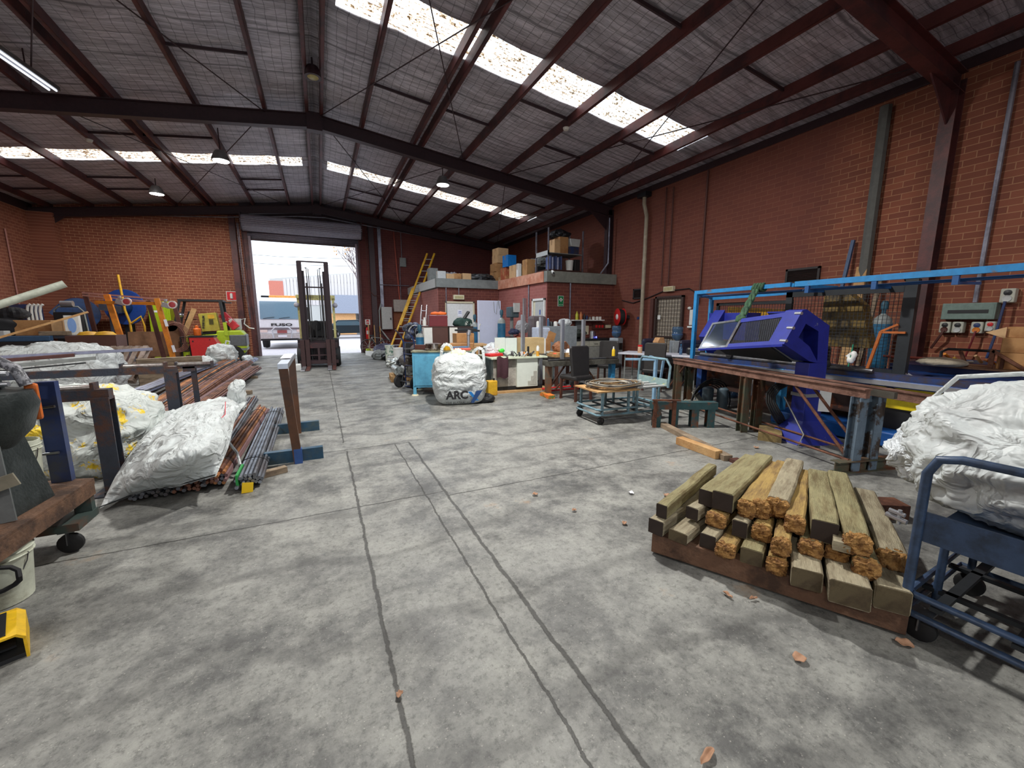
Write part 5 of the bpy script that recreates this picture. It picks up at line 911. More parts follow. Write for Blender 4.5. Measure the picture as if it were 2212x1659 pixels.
# leaning planks and poles, cylinder
tag(MB().beam((8.3,3.92,0),(XR-.12,4.0,2.42),.16,.04,(1,0,0)).go('timber_plank',pine),'pale timber plank leaning on the wall beside the grey duct','plank')
tag(MB().beam((8.35,4.3,0),(XR-.1,4.2,2.9),.05,.05).go('blue_pole',mat('dull_blue',(60,84,120),.5)),'tall dull blue steel pole leaning beside the timber plank','pole')
tag(MB().beam((8.3,3.75,0),(XR-.1,3.72,2.2),.06,.04).go('thin_batten',wood),'thin brown batten leaning right of the grey duct','batten')
gascyl((8.35,3.45,0),'blue gas cylinder with a silver shoulder behind the mesh screen',1.66,.13)
t=T('grinder_reel','white spool of rag tied with green string hanging on the mesh','rag',(6.42,2.93,.92)); blob((.03,.04,.075),71,.03,9,n=20,m=14,p=2).go('white_rag',wht,t,sm=2); MB().tube([(0,0,.25),(-.02,0,.1),(-.03,.02,-.15)],.008,6).go('green_string',mat('green_string',(30,130,100),.6),t)
# ---------- blue guarded machine ----------
bfr=mat('frame_blue',(40,130,190),.45,c2=(90,96,110),sc=5,lo=.6,hi=.66); kb=mat('cobalt_blue',(30,42,140),.45,c2=(120,124,150),sc=6,lo=.66,hi=.7); dks2=mat('charcoal_steel',(44,48,52),.5,.3)
t=T('machine_guard_frame','sky blue steel guard frame with long top rails around the bending machine','frame',(0,0,0))
MB().beam((6.1,5.25,1.97),(6.1,3.62,1.99),.05,.06).go('top_rail',bfr,t); MB().beam((6.1,3.56,1.99),(6.1,-.6,2.0),.05,.07).go('top_rail',bfr,t)
for x,y,z in((6.1,5.22,1.96),(6.65,5.35,1.88)): MB().beam((x,y,0),(x,y,z),.06,.06).go('upright_post',bfr,t)
MB().beam((6.65,5.35,1.9),(6.1,5.22,1.96),.05,.05).beam((6.65,5.35,1.88),(6.65,2.6,1.93),.04,.05).go('cross_rail',bfr,t); MB().beam((6.1,3.6,1.98),(6.8,3.4,1.95),.05,.05).go('cross_rail',bfr,t)
for y in(3.4,2.65,1.95): MB().beam((6.1,y,1.98),(6.1,y,1.86),.04,.05).beam((6.1,y,1.88),(6.7,y,1.9),.03,.03).go('hanger_bracket',mat('mid_blue',(36,84,140),.45),t)
MB().tube([(6.25,5.3,1.9),(6.25,-.6,1.93)],.018,8).go('slide_rail',mat('mid_blue',(0,0,0)),t)
def meshpanel(name,label,x,y0,y1,z0,z1,fw,sp,m):
    t=T(name,label,'mesh screen',(x,0,0)); f=MB().bx(-.02,.02,y0,y1,z0,z0+fw).bx(-.02,.02,y0,y1,z1-fw,z1).bx(-.02,.02,y0,y0+fw,z0,z1).bx(-.02,.02,y1-fw,y1,z0,z1); f.go('mesh_frame',m,t)
    g=MB(); 
    y=y0+fw
    while y<y1-fw: g.bx(-.003,.003,y-.0022,y+.0022,z0,z1); y+=sp
    z=z0+fw
    while z<z1-fw: g.bx(-.006,.0,y0,y1,z-.0022,z+.0022); z+=sp
    g.go('wire_mesh',m,t); return t
meshpanel('sliding_mesh_screen','large dark mesh sliding screen hanging right of the blue hood',6.5,2.42,3.9,.78,1.92,.09,.045,dks2)
meshpanel('fixed_mesh_screen','dark mesh screen behind the yellow beam at the left of the machine',6.75,3.95,5.3,.3,1.8,.05,.045,dks2)
o=MB().bx(6.46,6.54,2.38,2.5,.75,1.98).cyl((6.5,2.52,2.0),(6.5,2.4,2.0),.04).go('screen_post',dks2); tag(o,'thick dark post at the right end of the sliding mesh screen','post')
t=T('bending_machine','blue bending machine body with legs behind the roller table','machine',(0,0,0)); mb2=mat('machine_blue',(30,72,140),.4,c2=(24,40,84),sc=3)
for x,y in((6.0,3.55),(6.05,4.95),(7.2,3.5),(7.2,4.9),(6.9,2.3)): bxm(x-.07,x+.07,y-.05,y+.05,0,.8).go('machine_leg',blu if y==3.55 else mb2,t,bev=.005)
bxm(5.95,7.4,1.6,5.1,.72,.8).go('machine_bed',mb2,t,bev=.01); bxm(6.0,6.15,1.3,5.1,.8,.86).go('front_rail',dbl,t); bxm(5.9,5.95,1.2,5.0,.74,.79).go('pale_edge_rail',alu,t); MB().cyl((6.05,5.0,.9),(6.0,2.5,.88),.03).go('shaft',stl,t)
bxm(6.1,6.9,3.4,4.8,.86,1.1).go('gearbox',blkp,t,bev=.03); bxm(6.2,7.2,2.2,5.0,.3,.72).go('orange_body',mat('dark_orange',(150,76,34),.6,c2=(60,40,34),sc=3,lo=.4,hi=.5),t)
MB().bx(5.9,7.3,1.9,3.6,.02,.2).go('blue_base_plate',mat('base_blue',(24,80,150),.45),t,bev=.02)
for y in(4.4,3.0): MB().lathe([(0,-.03),(.05,-.02),(.05,.02)],(5.98,y,.92),14,'x').go('bolt_head',blkp,t)
o=tag(MB().box((0,0,0),(.12,1.2,.14),(R(4),0,0)).go('yellow_beam',mat('dirty_yellow',(226,170,40),.5,c2=(120,84,30),sc=7,lo=.52,hi=.6),bev=.02),'dirty yellow beam behind the mesh above the machine','beam'); o.location=(6.95,4.6,1.62)
o=MB().bx(6.88,7.02,4.1,5.0,1.1,1.5).go('yellow_beam_support',blkp,bev=.01); tag(o,'dark block carrying the dirty yellow beam','block'); 
o=tag(MB().prism([(3.6,1.1),(3.6,1.85),(3.3,1.88),(3.1,1.7),(2.95,1.1)],6.9,7.1,'x').go('yellow_brown_guard',mat('mustard_guard',(120,96,40),.6,c2=(60,50,34),sc=5),bev=.01),'mustard coloured metal guard behind the sliding mesh screen','guard')
t=T('blue_chute','blue folded metal chute at the left end of the machine','chute',(6.2,4.95,.86)); MB().prism([(-.3,.35),(.05,.8),(.1,.6),(.05,0),(-.02,0)],-.2,.0,'y').go('chute_side',kb,t,bev=.004); bxm(.05,.4,-.6,.1,.3,.75).go('chute_back',kb,t)
# hinged hood
t=T('machine_hood','cobalt blue hinged hood with a diamond mesh window on a flared pedestal','machine hood',(5.27,2.87,0),R(-13.9)); t.scale=(1.05,1.05,1)
A=Vector((-.334,0,1.213)); B_=Vector((-.134,0,1.607)); C_=Vector((-.414,1.34,1.06)); D=Vector((-.217,1.34,1.45))
def q(u,v): return (A*(1-u)+C_*u)*(1-v)+(B_*(1-u)+D*u)*v
n_=-(C_-A).cross(B_-A).normalized()
if n_.x<0: n_=-n_
def quad(u0,u1,v0,v1,th=.02):
    P=[q(u0,v0),q(u1,v0),q(u1,v1),q(u0,v1)]; Q=[p+n_*th for p in P]
    return MB().add(P+Q,[(0,1,2,3),(7,6,5,4),(0,4,5,1),(1,5,6,2),(2,6,7,3),(3,7,4,0)])
m=quad(0,.62,0,.12)
for k in(quad(0,.62,.86,1),quad(0,.1,.12,.86)): m.add(k.v,k.f)
m.go('hood_frame',kb,t); m=quad(.62,1,0,.07)
for k in(quad(.62,1,.93,1),quad(.975,1,.07,.93),quad(.6,.63,0,1,.03)): m.add(k.v,k.f)
m.go('window_frame',stl,t); quad(.63,.975,.07,.93,.004).go('clear_window',mat('dark_perspex',(60,70,72),.1,al=.35),t)
m=MB(); hexm=mat('dark_mesh_wire',(58,60,66),.5,.5)
for i in range(-9,27):
    for s_ in(1,-1):
        pts=[]
        for k in range(9):
            v=k/8; u=i/26+s_*v*.34+(0 if s_>0 else .34)
            if 0<=u<=1: pts.append(q(.1+.5*u,.12+.74*v)+n_*.01)
        if len(pts)>1: m.tube(pts,.003,4)
m.go('diamond_mesh',hexm,t); MB().add([q(0,0)-Vector((0,0,.03)),q(1,0)-Vector((0,0,.03)),q(1,0)+Vector((.06,0,-.03)),q(0,0)+Vector((.06,0,-.03)),q(0,0),q(1,0),q(1,0)+Vector((.06,0,0)),q(0,0)+Vector((.06,0,0))],[(0,3,2,1),(4,5,6,7),(0,1,5,4),(1,2,6,5),(2,3,7,6),(3,0,4,7)]).go('lower_lip',kb,t)
o0=[(-.334,1.213),(-.134,1.607),(-.08,1.618),(.255,1.427),(.285,.95),(.042,1.0)]; i0=[(-.147,1.289),(-.069,1.449),(-.03,1.43),(.113,1.36),(.145,.999),(.015,1.18)]
ring=MB()
for k in range(6):
    a,b,c_,d=o0[k],o0[(k+1)%6],i0[(k+1)%6],i0[k]
    ring.add([(p[0],y,p[1]) for y in(-.02,.2) for p in(a,b,c_,d)],[(0,1,2,3),(7,6,5,4),(0,4,5,1),(1,5,6,2),(2,6,7,3),(3,7,4,0)])
ring.go('end_cap',kb,t); MB().prism(i0,.17,.19,'y').go('end_cap_back',mat('navy_plate',(26,34,110),.5),t); MB().prism([(-.334,1.2),(.03,.985),(.03,.965),(-.334,1.18)],.2,1.3,'y').go('under_tray',dks2,t)
MB().prism([(-.1,1.6),(.24,1.42),(.24,1.4),(-.1,1.58)],.2,.5,'y').go('top_lid',kb,t)
for p_ in((-.31,1.25),(-.235,1.4),(-.15,1.57)): MB().cyl((p_[0],-.03,p_[1]),(p_[0],.05,p_[1]),.018).go('hinge_pin',alu,t)
bxm(.03,.28,-.03,.15,0,.98).go('pedestal',kb,t,bev=.006); MB().add([(-.13,-.2,0),(.45,-.2,0),(.45,.32,0),(-.13,.32,0),(.03,-.03,.26),(.28,-.03,.26),(.28,.15,.26),(.03,.15,.26)],[(0,3,2,1),(4,5,6,7),(0,1,5,4),(1,2,6,5),(2,3,7,6),(3,0,4,7)]).go('flared_base',kb,t); bxm(.02,.29,-.04,.16,.56,.6).go('clamp_band',alu,t)
t=T('cable_coil','black hydraulic hoses coiled around the pedestal','hose',(5.46,3.0,.45)); 
for k in range(5): MB().tube([((.3+.02*k)*math.cos(a*PI/9),.05*math.sin(a)+.08+.015*k,.0+(.26+.015*k)*math.sin(a*PI/9)) for a in range(18)],.011,6,True).go('hose_loop',blk,t,sm=1)
MB().tube([(-.3,.0,.1),(-.33,-.15,-.1),(-.36,-.3,-.3),(-.45,-.3,-.42),(-.2,-.4,-.44)],.011,6).go('hose_tail',stl,t,sm=1)
# green strap
t=T('green_strap','green lifting strap knotted round the blue rail and tied to the hood','strap',(0,0,0)); gs=mat('strap_green',(64,98,70),.85,c2=(40,64,50),sc=18,bump=.3)
m=MB()
for k in range(3): 
    pts=[]
    for i in range(16): v=i/15; a=v*9+k*2.1; c0=Vector((6.08,4.12,1.95)).lerp(Vector((5.36,3.82,1.5)),v); pts.append(c0+Vector((math.cos(a)*.02,math.sin(a)*.028,0)))
    m.tube(pts,.026,7)
m.go('twisted_strap',gs,t,sm=1); m=MB()
for k in range(4): m.tube([(6.1+.05*math.cos(a*PI/6),4.02+k*.045+.01*math.sin(a),1.98+.055*math.sin(a*PI/6)) for a in range(12)],.02,6,True)
m.go('rail_knot',gs,t,sm=1); blob((.06,.06,.05),77,.02,9,n=18,m=10,p=2).go('lower_knot',gs,t,sm=2).location=(5.34,3.8,1.46)
# ---------- rusty roller table ----------
t=T('roller_table','long rusty steel outfeed table with I beam legs','table',(5.46,5.03,0),math.atan2(-.97,-.24)); rs2=mat('rusty_primer',(136,100,86),.65,.2,c2=(92,62,50),sc=4,bump=.25); lgm=mat('leg_rust_green',(84,88,72),.6,.2,c2=(104,66,46),sc=3,bump=.2)
# local x along the table, local y = toward the wall side
MB().beam((0,0,.79),(3.15,0,.79),.05,.08).beam((0,0,.835),(3.15,0,.835),.09,.012).go('near_rail',rs2,t); MB().beam((-.05,.12,.8),(3.3,.12,.8),.04,.06).go('middle_rail',mat('dark_rail',(92,88,80),.5,.4),t); MB().beam((-.05,.22,.79),(3.55,.22,.79),.05,.08).beam((-.05,.22,.835),(3.55,.22,.835),.08,.012).go('far_rail',rs2,t)
for x in(.12,1.62,3.08):
    for y in(.0,.21): MB().ibeam((x,y,0),(x,y,.75),.1,.1,.01,(1,0,0)).go('leg',lgm if x<3 else mat('leg_blue_grey',(112,130,146),.5,.3,c2=(70,60,54),sc=5,lo=.5,hi=.56),t)
for x in(.9,2.3): MB().beam((x,-.02,.78),(x,.32,.78),.04,.03).go('cross_tie',rs2,t)
for y in(-.06,.27): MB().cyl((.1,y,.14),(3.1,y,.12),.013,n=8).go('tie_rod',rst,t)
for y in(.0,.22): MB().cyl((2.35,y,.76),(3.02,y,.14),.016,n=8).go('diagonal_brace',rst,t); MB().cyl((.3,y,.76),(-.15,y,.3),.014,n=8).go('diagonal_brace',rst,t)
MB().ibeam((3.1,-.22,.06),(3.1,.5,.06),.1,.12,.01).go('foot_beam',lgm,t)
t=T('pale_blue_frame','pale blue steel folding frame end under the white table','frame',(5.75,5.5,0)); pb=mat('pale_blue_steel',(138,176,206),.45,c2=(120,130,140),sc=5,lo=.62,hi=.68)
MB().beam((-.25,0,0),(-.25,0,.78),.05,.05).beam((-.25,0,.78),(.1,.5,.78),.05,.04).beam((-.25,0,.78),(-.7,.3,.78),.04,.04).go('frame_tube',pb,t); MB().prism([(-.18,.1),(-.1,.75),(-.05,.75),(-.14,.1)],-.02,.0,'y').go('gusset',pb,t)
t=T('steel_offcut_stand','short rusty green steel stand on the floor at the end of the roller table','stand',(4.5,4.0,0),R(-28)); 
for x in(-.32,-.08,.2,.42): MB().ibeam((x,0,0),(x,0,.26),.1,.1,.01).go('stub_leg',mat('teal_rust',(50,84,88),.6,.2,c2=(110,70,48),sc=5,lo=.5,hi=.6),t)
MB().beam((-.4,0,.31),(.5,.02,.31),.14,.1).go('top_beam',mat('teal_rust',(0,0,0)),t); MB().beam((-.36,-.06,0),(-.36,-.06,.4),.05,.03).beam((-.1,-.06,0),(-.1,-.06,.38),.05,.03).beam((-.4,-.06,.39),(-.02,-.06,.39),.05,.02).go('angle_upright',rst,t)
# floor timbers
tag(MB().beam((4.3,4.12,.03),(3.86,2.75,.03),.1,.06).go('floor_timber',wood),'long weathered timber lying along the floor by the roller table','timber'); tag(MB().beam((3.9,2.72,.02),(3.75,1.7,.02),.1,.04).go('floor_timber',drk),'dark rotten timber continuing toward the sleeper pallet','timber')
tag(MB().beam((3.87,3.42,.045),(3.83,2.84,.045),.1,.09).go('pine_block',pine,bev=.004),'clean pale pine block lying on the floor beside the weathered timber','timber')
tag(MB().beam((4.95,3.0,.05),(5.35,3.25,.05),.25,.1).go('timber_chock',mat('oily_pine',(140,120,76),.7,c2=(90,76,50),sc=4)),'oily timber blocks on the floor under the roller table','timber')
# objects under the machine
t=T('perforated_bracket','galvanised bracket with four round holes under the table','bracket',(5.62,4.62,0),R(30)); m=MB().box((0,0,.2),(.3,.02,.3),(R(-35),0,0)).box((0,.12,.14),(.3,.22,.02)).go('bracket_plate',mat('bracket_zinc',(160,158,146),.5,.3),t)
for x,z in((-.07,.26),(.07,.26),(-.07,.13),(.07,.13)): MB().cyl((x,-.03+(z-.2)*-.7*-1,z),(x,-.018+(z-.2)*.7,z+.005),.04).go('round_hole',blkp,t)
for i,(x,y) in enumerate(((5.95,4.72),(6.1,4.55))): o=tag(MB().lathe([(0,0),(.09,0),(.09,.33),(.06,.36),(0,.36)],n=18).go('grey_canister',mat('canister_grey',(84,100,110),.4),sm=1),['left','right'][i]+' grey metal canister under the machine','canister','canisters under the machine'); o.location=(x,y,0)
t=T('cable_heap','black cables heaped over the bracket under the table','cable',(5.85,4.75,0)); 
for k in range(5): MB().tube([((.36+.03*k)*math.cos(a*PI/10),-.1-.02*k,.1+(.3+.03*k)*math.sin(a*PI/10)) for a in range(-1,12)],.011,6).go('cable_loop',blk,t,sm=1)
for i,(x,y) in enumerate(((6.9,5.5),(7.2,5.2))):
    t=T('water_bottle',['left','right'][i]+' large water bottle with a blue cap on the floor behind the machine','bottle',(x,y,0),0,'spare water bottles'); MB().lathe([(0,0),(.13,0),(.13,.3),(.05,.4),(.03,.42)],n=18).go('bottle_body',gls,t,sm=1); MB().lathe([(.035,.42),(.035,.47),(0,.47)],n=14).go('bottle_cap',mat('cap_blue',(30,110,220),.4),t,sm=1)
t=T('white_jug','white plastic jug hanging under the machine bed','jug',(5.78,3.85,.38)); MB().prism([(-.08,0),(-.09,.14),(-.02,.24),(.06,.22),(.09,.1),(.08,0)],-.06,.06,'y').go('jug_body',wht,t,bev=.015); MB().cyl((.0,0,.22),(0,0,.34),.008).go('hanging_wire',blkp,t)
t=T('white_plate_sign','blank white sheet hanging under the roller table','sheet',(5.5,2.78,.38)); bxm(-.11,.11,-.006,.006,0,.3).go('white_sheet',wht,t); t.rotation_euler=(0,0,R(-50)); t.name='white_sheet'
t=T('yellow_machine_box','yellow steel equipment box with a round black emblem','box',(6.25,2.25,.45)); bxm(-.15,.1,-.3,.3,0,.35).go('yellow_casing',mat('bright_yellow',(238,214,30),.45,c2=(200,170,40),sc=3),t,bev=.01); MB().tube([(-.155,.05*math.cos(a)*1.3+.1,.2+.05*math.sin(a)) for a in [i*PI/8 for i in range(16)]],.006,6,True).go('round_emblem',blkp,t); bxm(-.16,-.15,.08,.12,.17,.23).go('emblem_centre',blkp,t)
MB().bx(-.12,.08,-.25,.25,-.45,0).go('box_stand',blkp,t); o=tag(bxm(-.1,.1,-.2,.2,0,.5).go('green_case',mat('dark_green_case',(24,80,60),.5),bev=.02),'dark green case right of the yellow box','case'); o.location=(6.5,1.75,0)
# workbench at the right by the wall
t=T('wall_workbench','long dark blue workbench with a plywood top along the right wall','workbench',(8.0,1.9,0)); bxm(-.6,.6,-2.6,1.0,.8,.88).go('worktop',mat('navy_worktop',(30,44,90),.4),t); bxm(-.65,.0,-1.2,.55,.881,.9).go('plywood_sheet',mat('worn_ply',(150,112,84),.7,c2=(110,80,60),sc=3),t)
for y in(-2.4,-.8,.8): bxm(-.55,-.47,y-.04,y+.04,0,.8).go('leg',dbl,t); bxm(.47,.55,y-.04,y+.04,0,.8).go('leg',dbl,t)
bxm(-.5,.5,-2.4,.8,.2,.24).go('lower_shelf',dbl,t)
t=T('handsaw_rack','row of yellow and orange hand tools lying at the back of the wall bench','tool',(8.05,2.35,.9)); 
for i in range(7): MB().cyl((.05*(i%2),-.36+i*.1,.02),(-.1,-.32+i*.1,.02+.05*(i%3)),.018,n=8).go('tool_handle',(yel,org,card2,lgr)[i%4],t)
bxm(0.1,.2,-.5,.5,0,.04).go('tool_tray',dbl,t); MB().cyl((.0,.9,.03),(.0,.3,.03),.02).go('copper_bar',mat('copper_pipe',(0,0,0)),t)
t=T('dark_tube_frame','bent dark steel tube frame standing on the wall bench','frame',(7.75,2.0,.9)); MB().tube([(0,.5,0),(0,.5,.16),(0,.44,.2),(0,-.4,.2),(0,-.5,.14),(0,-.5,0)],.018,8).go('bent_tube',blkp,t,sm=1)
t=T('rusty_bracket_stand','rusty angle iron stand on the wall bench','stand',(7.45,1.95,.9)); MB().beam((0,0,0),(0,0,.24),.04,.04).beam((0,0,.22),(0,-.3,.0),.04,.03).beam((0,.2,0),(0,.28,.2),.04,.03).beam((.05,-.08,0),(.05,-.08,.16),.03,.03).go('angle_iron',rst,t)
o=tag(blob((.16,.24,.05),81,.02,5,n=36,m=14,p=2).go('leather_glove',mat('pale_hide',(190,178,156),.8)),'pale hide offcut draped on the front of the wall bench','cloth'); o.location=(7.3,2.35,.9)
t=T('metal_clip','bundle of shiny wire ends at the corner of the mesh screen','wire',(6.5,2.36,.84)); MB().tube([(0,0,0),(0,-.08,-.05),(0,-.1,-.1),(0,-.04,-.06),(0,.05,.02)],.012,6).go('wire_ends',alu,t,sm=1); MB().cyl((0,.05,.0),(0,.35,.02),.014).go('spanner_bar',stl,t)
tag(MB().beam((6.44,2.75,.86),(6.44,2.66,1.35),.03,.03).beam((6.44,2.66,1.35),(6.44,2.5,1.44),.025,.025).beam((6.44,2.66,1.34),(6.44,2.42,1.34),.025,.025).go('orange_bracket',mat('rust_orange',(180,96,36),.6)),'forked rust orange bracket fixed on the mesh screen','bracket')
for y0,lb,z in((1.87,'lowest corrugated cardboard box at the right edge of the photo',.9),):
    cbox((7.75,1.62,z),(.5,.6,.2),0,lb,card); cbox((7.75,1.62,1.101),(.5,.58,.18),1,'middle corrugated cardboard box at the right edge',card); cbox((7.75,1.6,1.282),(.46,.56,.13),-2,'top corrugated cardboard box with an open flap at the right edge',card)
    o=tag(MB().prism([(0,0),(.0,.14),(.17,.07)],-.004,.004,'x').go('open_flap',card2),'pale triangular cardboard flap on the top right box','flap'); o.location=(7.5,1.885,1.27)
# ---------- platform trolleys ----------
tbm=mat('trolley_blue',(120,154,168),.45,c2=(92,110,116),sc=5)
def wheelset(t,x,y,r=.06,swivel=True):
    c_=MB().beam((x,y-.03,r),(x,y-.025,r*2.3),.03,.006,(1,0,0)).beam((x,y+.03,r),(x,y+.025,r*2.3),.03,.006,(1,0,0)).box((x,y,r*2.35),(.08,.08,.01)).go('caster_fork',stl,t)
    w=MB().lathe([(.0,-.02),(r*.8,-.02),(r,-.012),(r,.012),(r*.8,.02),(0,.02)],(x,y,r),18,'y').go('caster_wheel',blk,c_,sm=1)
t=T('wire_coil_trolley','light blue tubular platform trolley with a raised handle','trolley',(4.1,4.8,0),R(-4))
for x in(-.52,.52):
    for y in(-.28,.3): wheelset(t,x,y,.055)
for z in(.14,.22): MB().tube([(-.55,-.3,z),(.5,-.3,z),(.58,-.22,z),(.58,.26,z),(.5,.34,z),(-.52,.34,z),(-.58,.28,z),(-.58,-.26,z)],.016,8,True).go('frame_ring',tbm,t,sm=1)
for x in(-.5,-.05,.1,.5):
    for y in(-.28,.3): MB().beam((x,y,.14),(x,y,.48),.03,.03).go('post',tbm,t)
for k in range(5): MB().beam((-.52+k*.26,-.3,.2),(-.52+k*.26,.34,.2),.03,.02).go('base_slat',dks2,t)
for k in range(4): MB().cyl((.1,-.26+k*.18,.5),(.68,-.26+k*.18,.5),.02).go('deck_tube',lgr,t)
bxm(-.6,.12,-.32,.34,.47,.49).go('deck_board',pine,t); MB().tube([(.62,-.34,.48),(.64,-.34,.8),(.64,-.26,.9),(.64,.3,.9),(.64,.36,.82),(.62,.36,.48)],.02,10).go('push_handle',tbm,t,sm=1); bxm(.61,.64,-.32,.34,.5,.6).go('name_plate_panel',mat('splashed_blue',(150,176,176),.5,c2=(214,204,90),sc=5,lo=.56,hi=.6),t)
t=T('wire_coil','flat coil of steel wire and strapping on the platform trolley','coil',(3.98,4.8,.49)); 
cm=[mat('coil_a',(120,118,112),.5,.5),mat('coil_b',(150,118,76),.5,.4),mat('coil_c',(92,90,94),.5,.5),mat('coil_d',(176,172,160),.5,.3)]
for k in range(22):
    r=.2+.17*((k*7)%22)/22*1.15; h=.012+.075*(1-abs(r-.32)/.2)*random.random()+.006; ox,oy=random.uniform(-.04,.04),random.uniform(-.03,.03)
    MB().tube([(ox+1.18*r*math.cos(a*PI/16),oy+.9*r*math.sin(a*PI/16),h+.008*math.sin(a*.7+k)) for a in range(32)],.0075,5,True).go('wire_loop',cm[k%4],t,sm=1)
# near trolley
t=T('blue_cart','dark blue tubular cart with a steel deck in the right foreground','trolley',(2.42,.76,0),R(-87)); nb=mat('cart_blue',(58,78,108),.4,c2=(40,52,70),sc=6)
# local x runs toward the camera side (-Y), local y to +X
wheelset(t,.05,.05,.06); wheelset(t,1.3,.05,.06); wheelset(t,.05,.72,.06); wheelset(t,1.3,.72,.06)
for z in(.14,.235): MB().tube([(0,.03,z),(.03,0,z),(1.35,0,z),(1.38,.03,z),(1.38,.75,z),(0,.75,z)],.016,10,True).go('frame_ring',nb,t,sm=1)
MB().tube([(0,0,.14),(0,0,.4),(0.0,-.0,.82),(.03,-.0,.89),(.1,0,.91),(.65,0,.91),(.7,0,.86),(.7,0,.5)],.019,12).go('push_handle',nb,t,sm=1)
for x,y in((.05,.2),(.05,.7),(1.33,.05),(1.33,.7)): MB().cyl((x,y,.14),(x,y,.5),.016).go('post',nb,t,sm=1)
bxm(-.0,1.36,.0,.012,.5,.64).go('deck_side',nb,t); bxm(0,1.36,.012,.75,.5,.515).go('deck_plate',nb,t); 
for k in range(6): MB().beam((.1+k*.24,0,.2),(.1+k*.24,.75,.2),.04,.02).go('base_slat',dks2,t)
MB().beam((0,.2,.2),(1.38,.22,.2),.03,.02).beam((0,.55,.2),(1.38,.52,.2),.03,.02).go('base_rail',dks2,t)
t=T('clamp_block','small chrome clamp on the post of the dark blue cart','clamp',(2.45,.84,.55)); MB().cyl((0,-.03,0),(0,.05,.01),.012).cyl((0,-.02,.03),(0,.04,.035),.01).cyl((0,0,-.02),(0,0,.05),.008).go('clamp_body',alu,t)
# big bag heap on it
t=T('rubble_bag','huge white bulk bag full of crumpled plastic on the dark blue cart','bulk bag',(3.2,.38,.515),R(-10))
def bag2(u,v):
    p=2.6; q_=(abs(u.x)**p+abs(u.y)**p+abs(u.z)**p)**(-1/p); w=Vector((u.x*q_*.56,u.y*q_*.62,u.z*q_*.33)); rgt=max(0,-u.y)
    crk=.085*(.45+.55*max(0,min(1,u.y+.4))); k=wr(w,12,3.2,(1,1,1.2),6); w=w+u*k*crk; w.z=max(w.z,-.31); w.z+=.06*max(0,-u.y) if w.z>0 else 0
    return w+Vector((0,0,.31))
MB().ell((0,0,0),(1,1,1),150,100,bag2).go('bag_body',fab,t,sm=2)
MB().tube([(-.15,.52,.45),(-.1,.66,.52),(-.02,.6,.66),(.08,.4,.7),(.2,.15,.68)],[.014]*5,8).go('lifting_loop',fab,t,sm=1); o=blob((.16,.2,.12),88,.07,7,n=70,m=40,p=2.2,flat=False,o=6).go('film_bunch',film,t,sm=2); o.location=(-.17,.52,.1)
o=blob((.34,.3,.13),89,.09,6,n=90,m=50,p=2.2,flat=False,o=6).go('film_bunch',fab,t,sm=2); o.location=(-.06,.36,.2)
MB().tube([(-.38,-.2,.5),(-.44,-.15,.35),(-.5,-.12,.15)],.003,5).go('green_stitching',mat('stitch_green',(60,170,90),.6),t)
o=tag(MB().beam((3.3,1.75,.06),(3.95,1.35,.06),.16,.12).go('steel_block',rst,bev=.005),'rusty steel block behind the sleeper pallet','block'); o=tag(MB().beam((3.6,2.05,.05),(3.9,1.75,.05),.12,.1).go('steel_block',lgm),'grey steel offcut behind the rusty block','block')
# ---------- pallet of rotten sleepers ----------
PX0=Vector((1.86,1.8,0)); e1=Vector((.48,-.877,0)); e2=Vector((.877,.48,0)); ang=math.atan2(e1.y,e1.x)
oldw=mat('old_hardwood',(112,82,62),.85,c2=(70,50,38),sc=3,bump=.3)
c0=PX0+e1*.6+e2*.56; t=pallet((c0.x,c0.y,0),ang,'low dark hardwood pallet carrying rotten timber sleepers',1.2,1.1,oldw,7); 
MB().bx(-.6,.6,-.58,-.5,.015,.14).go('front_bearer',oldw,t,bev=.004)
slw=[mat('sleeper_grey',(166,156,130),.85,c2=(120,108,86),sc=3,bump=.5,bs=40,st=(1,6,6)),mat('sleeper_green',(150,142,104),.85,c2=(110,96,64),sc=3,bump=.5,bs=40,st=(1,6,6)),mat('sleeper_ochre',(176,146,84),.85,c2=(122,96,60),sc=3,bump=.5,bs=40,st=(1,6,6))]
rot=mat('rotten_wood',(176,132,74),.9,c2=(92,56,26),sc=14,lo=.42,hi=.58,bump=1,bs=60); drke=mat('charred_end',(52,42,36),.9)
random.seed(21)
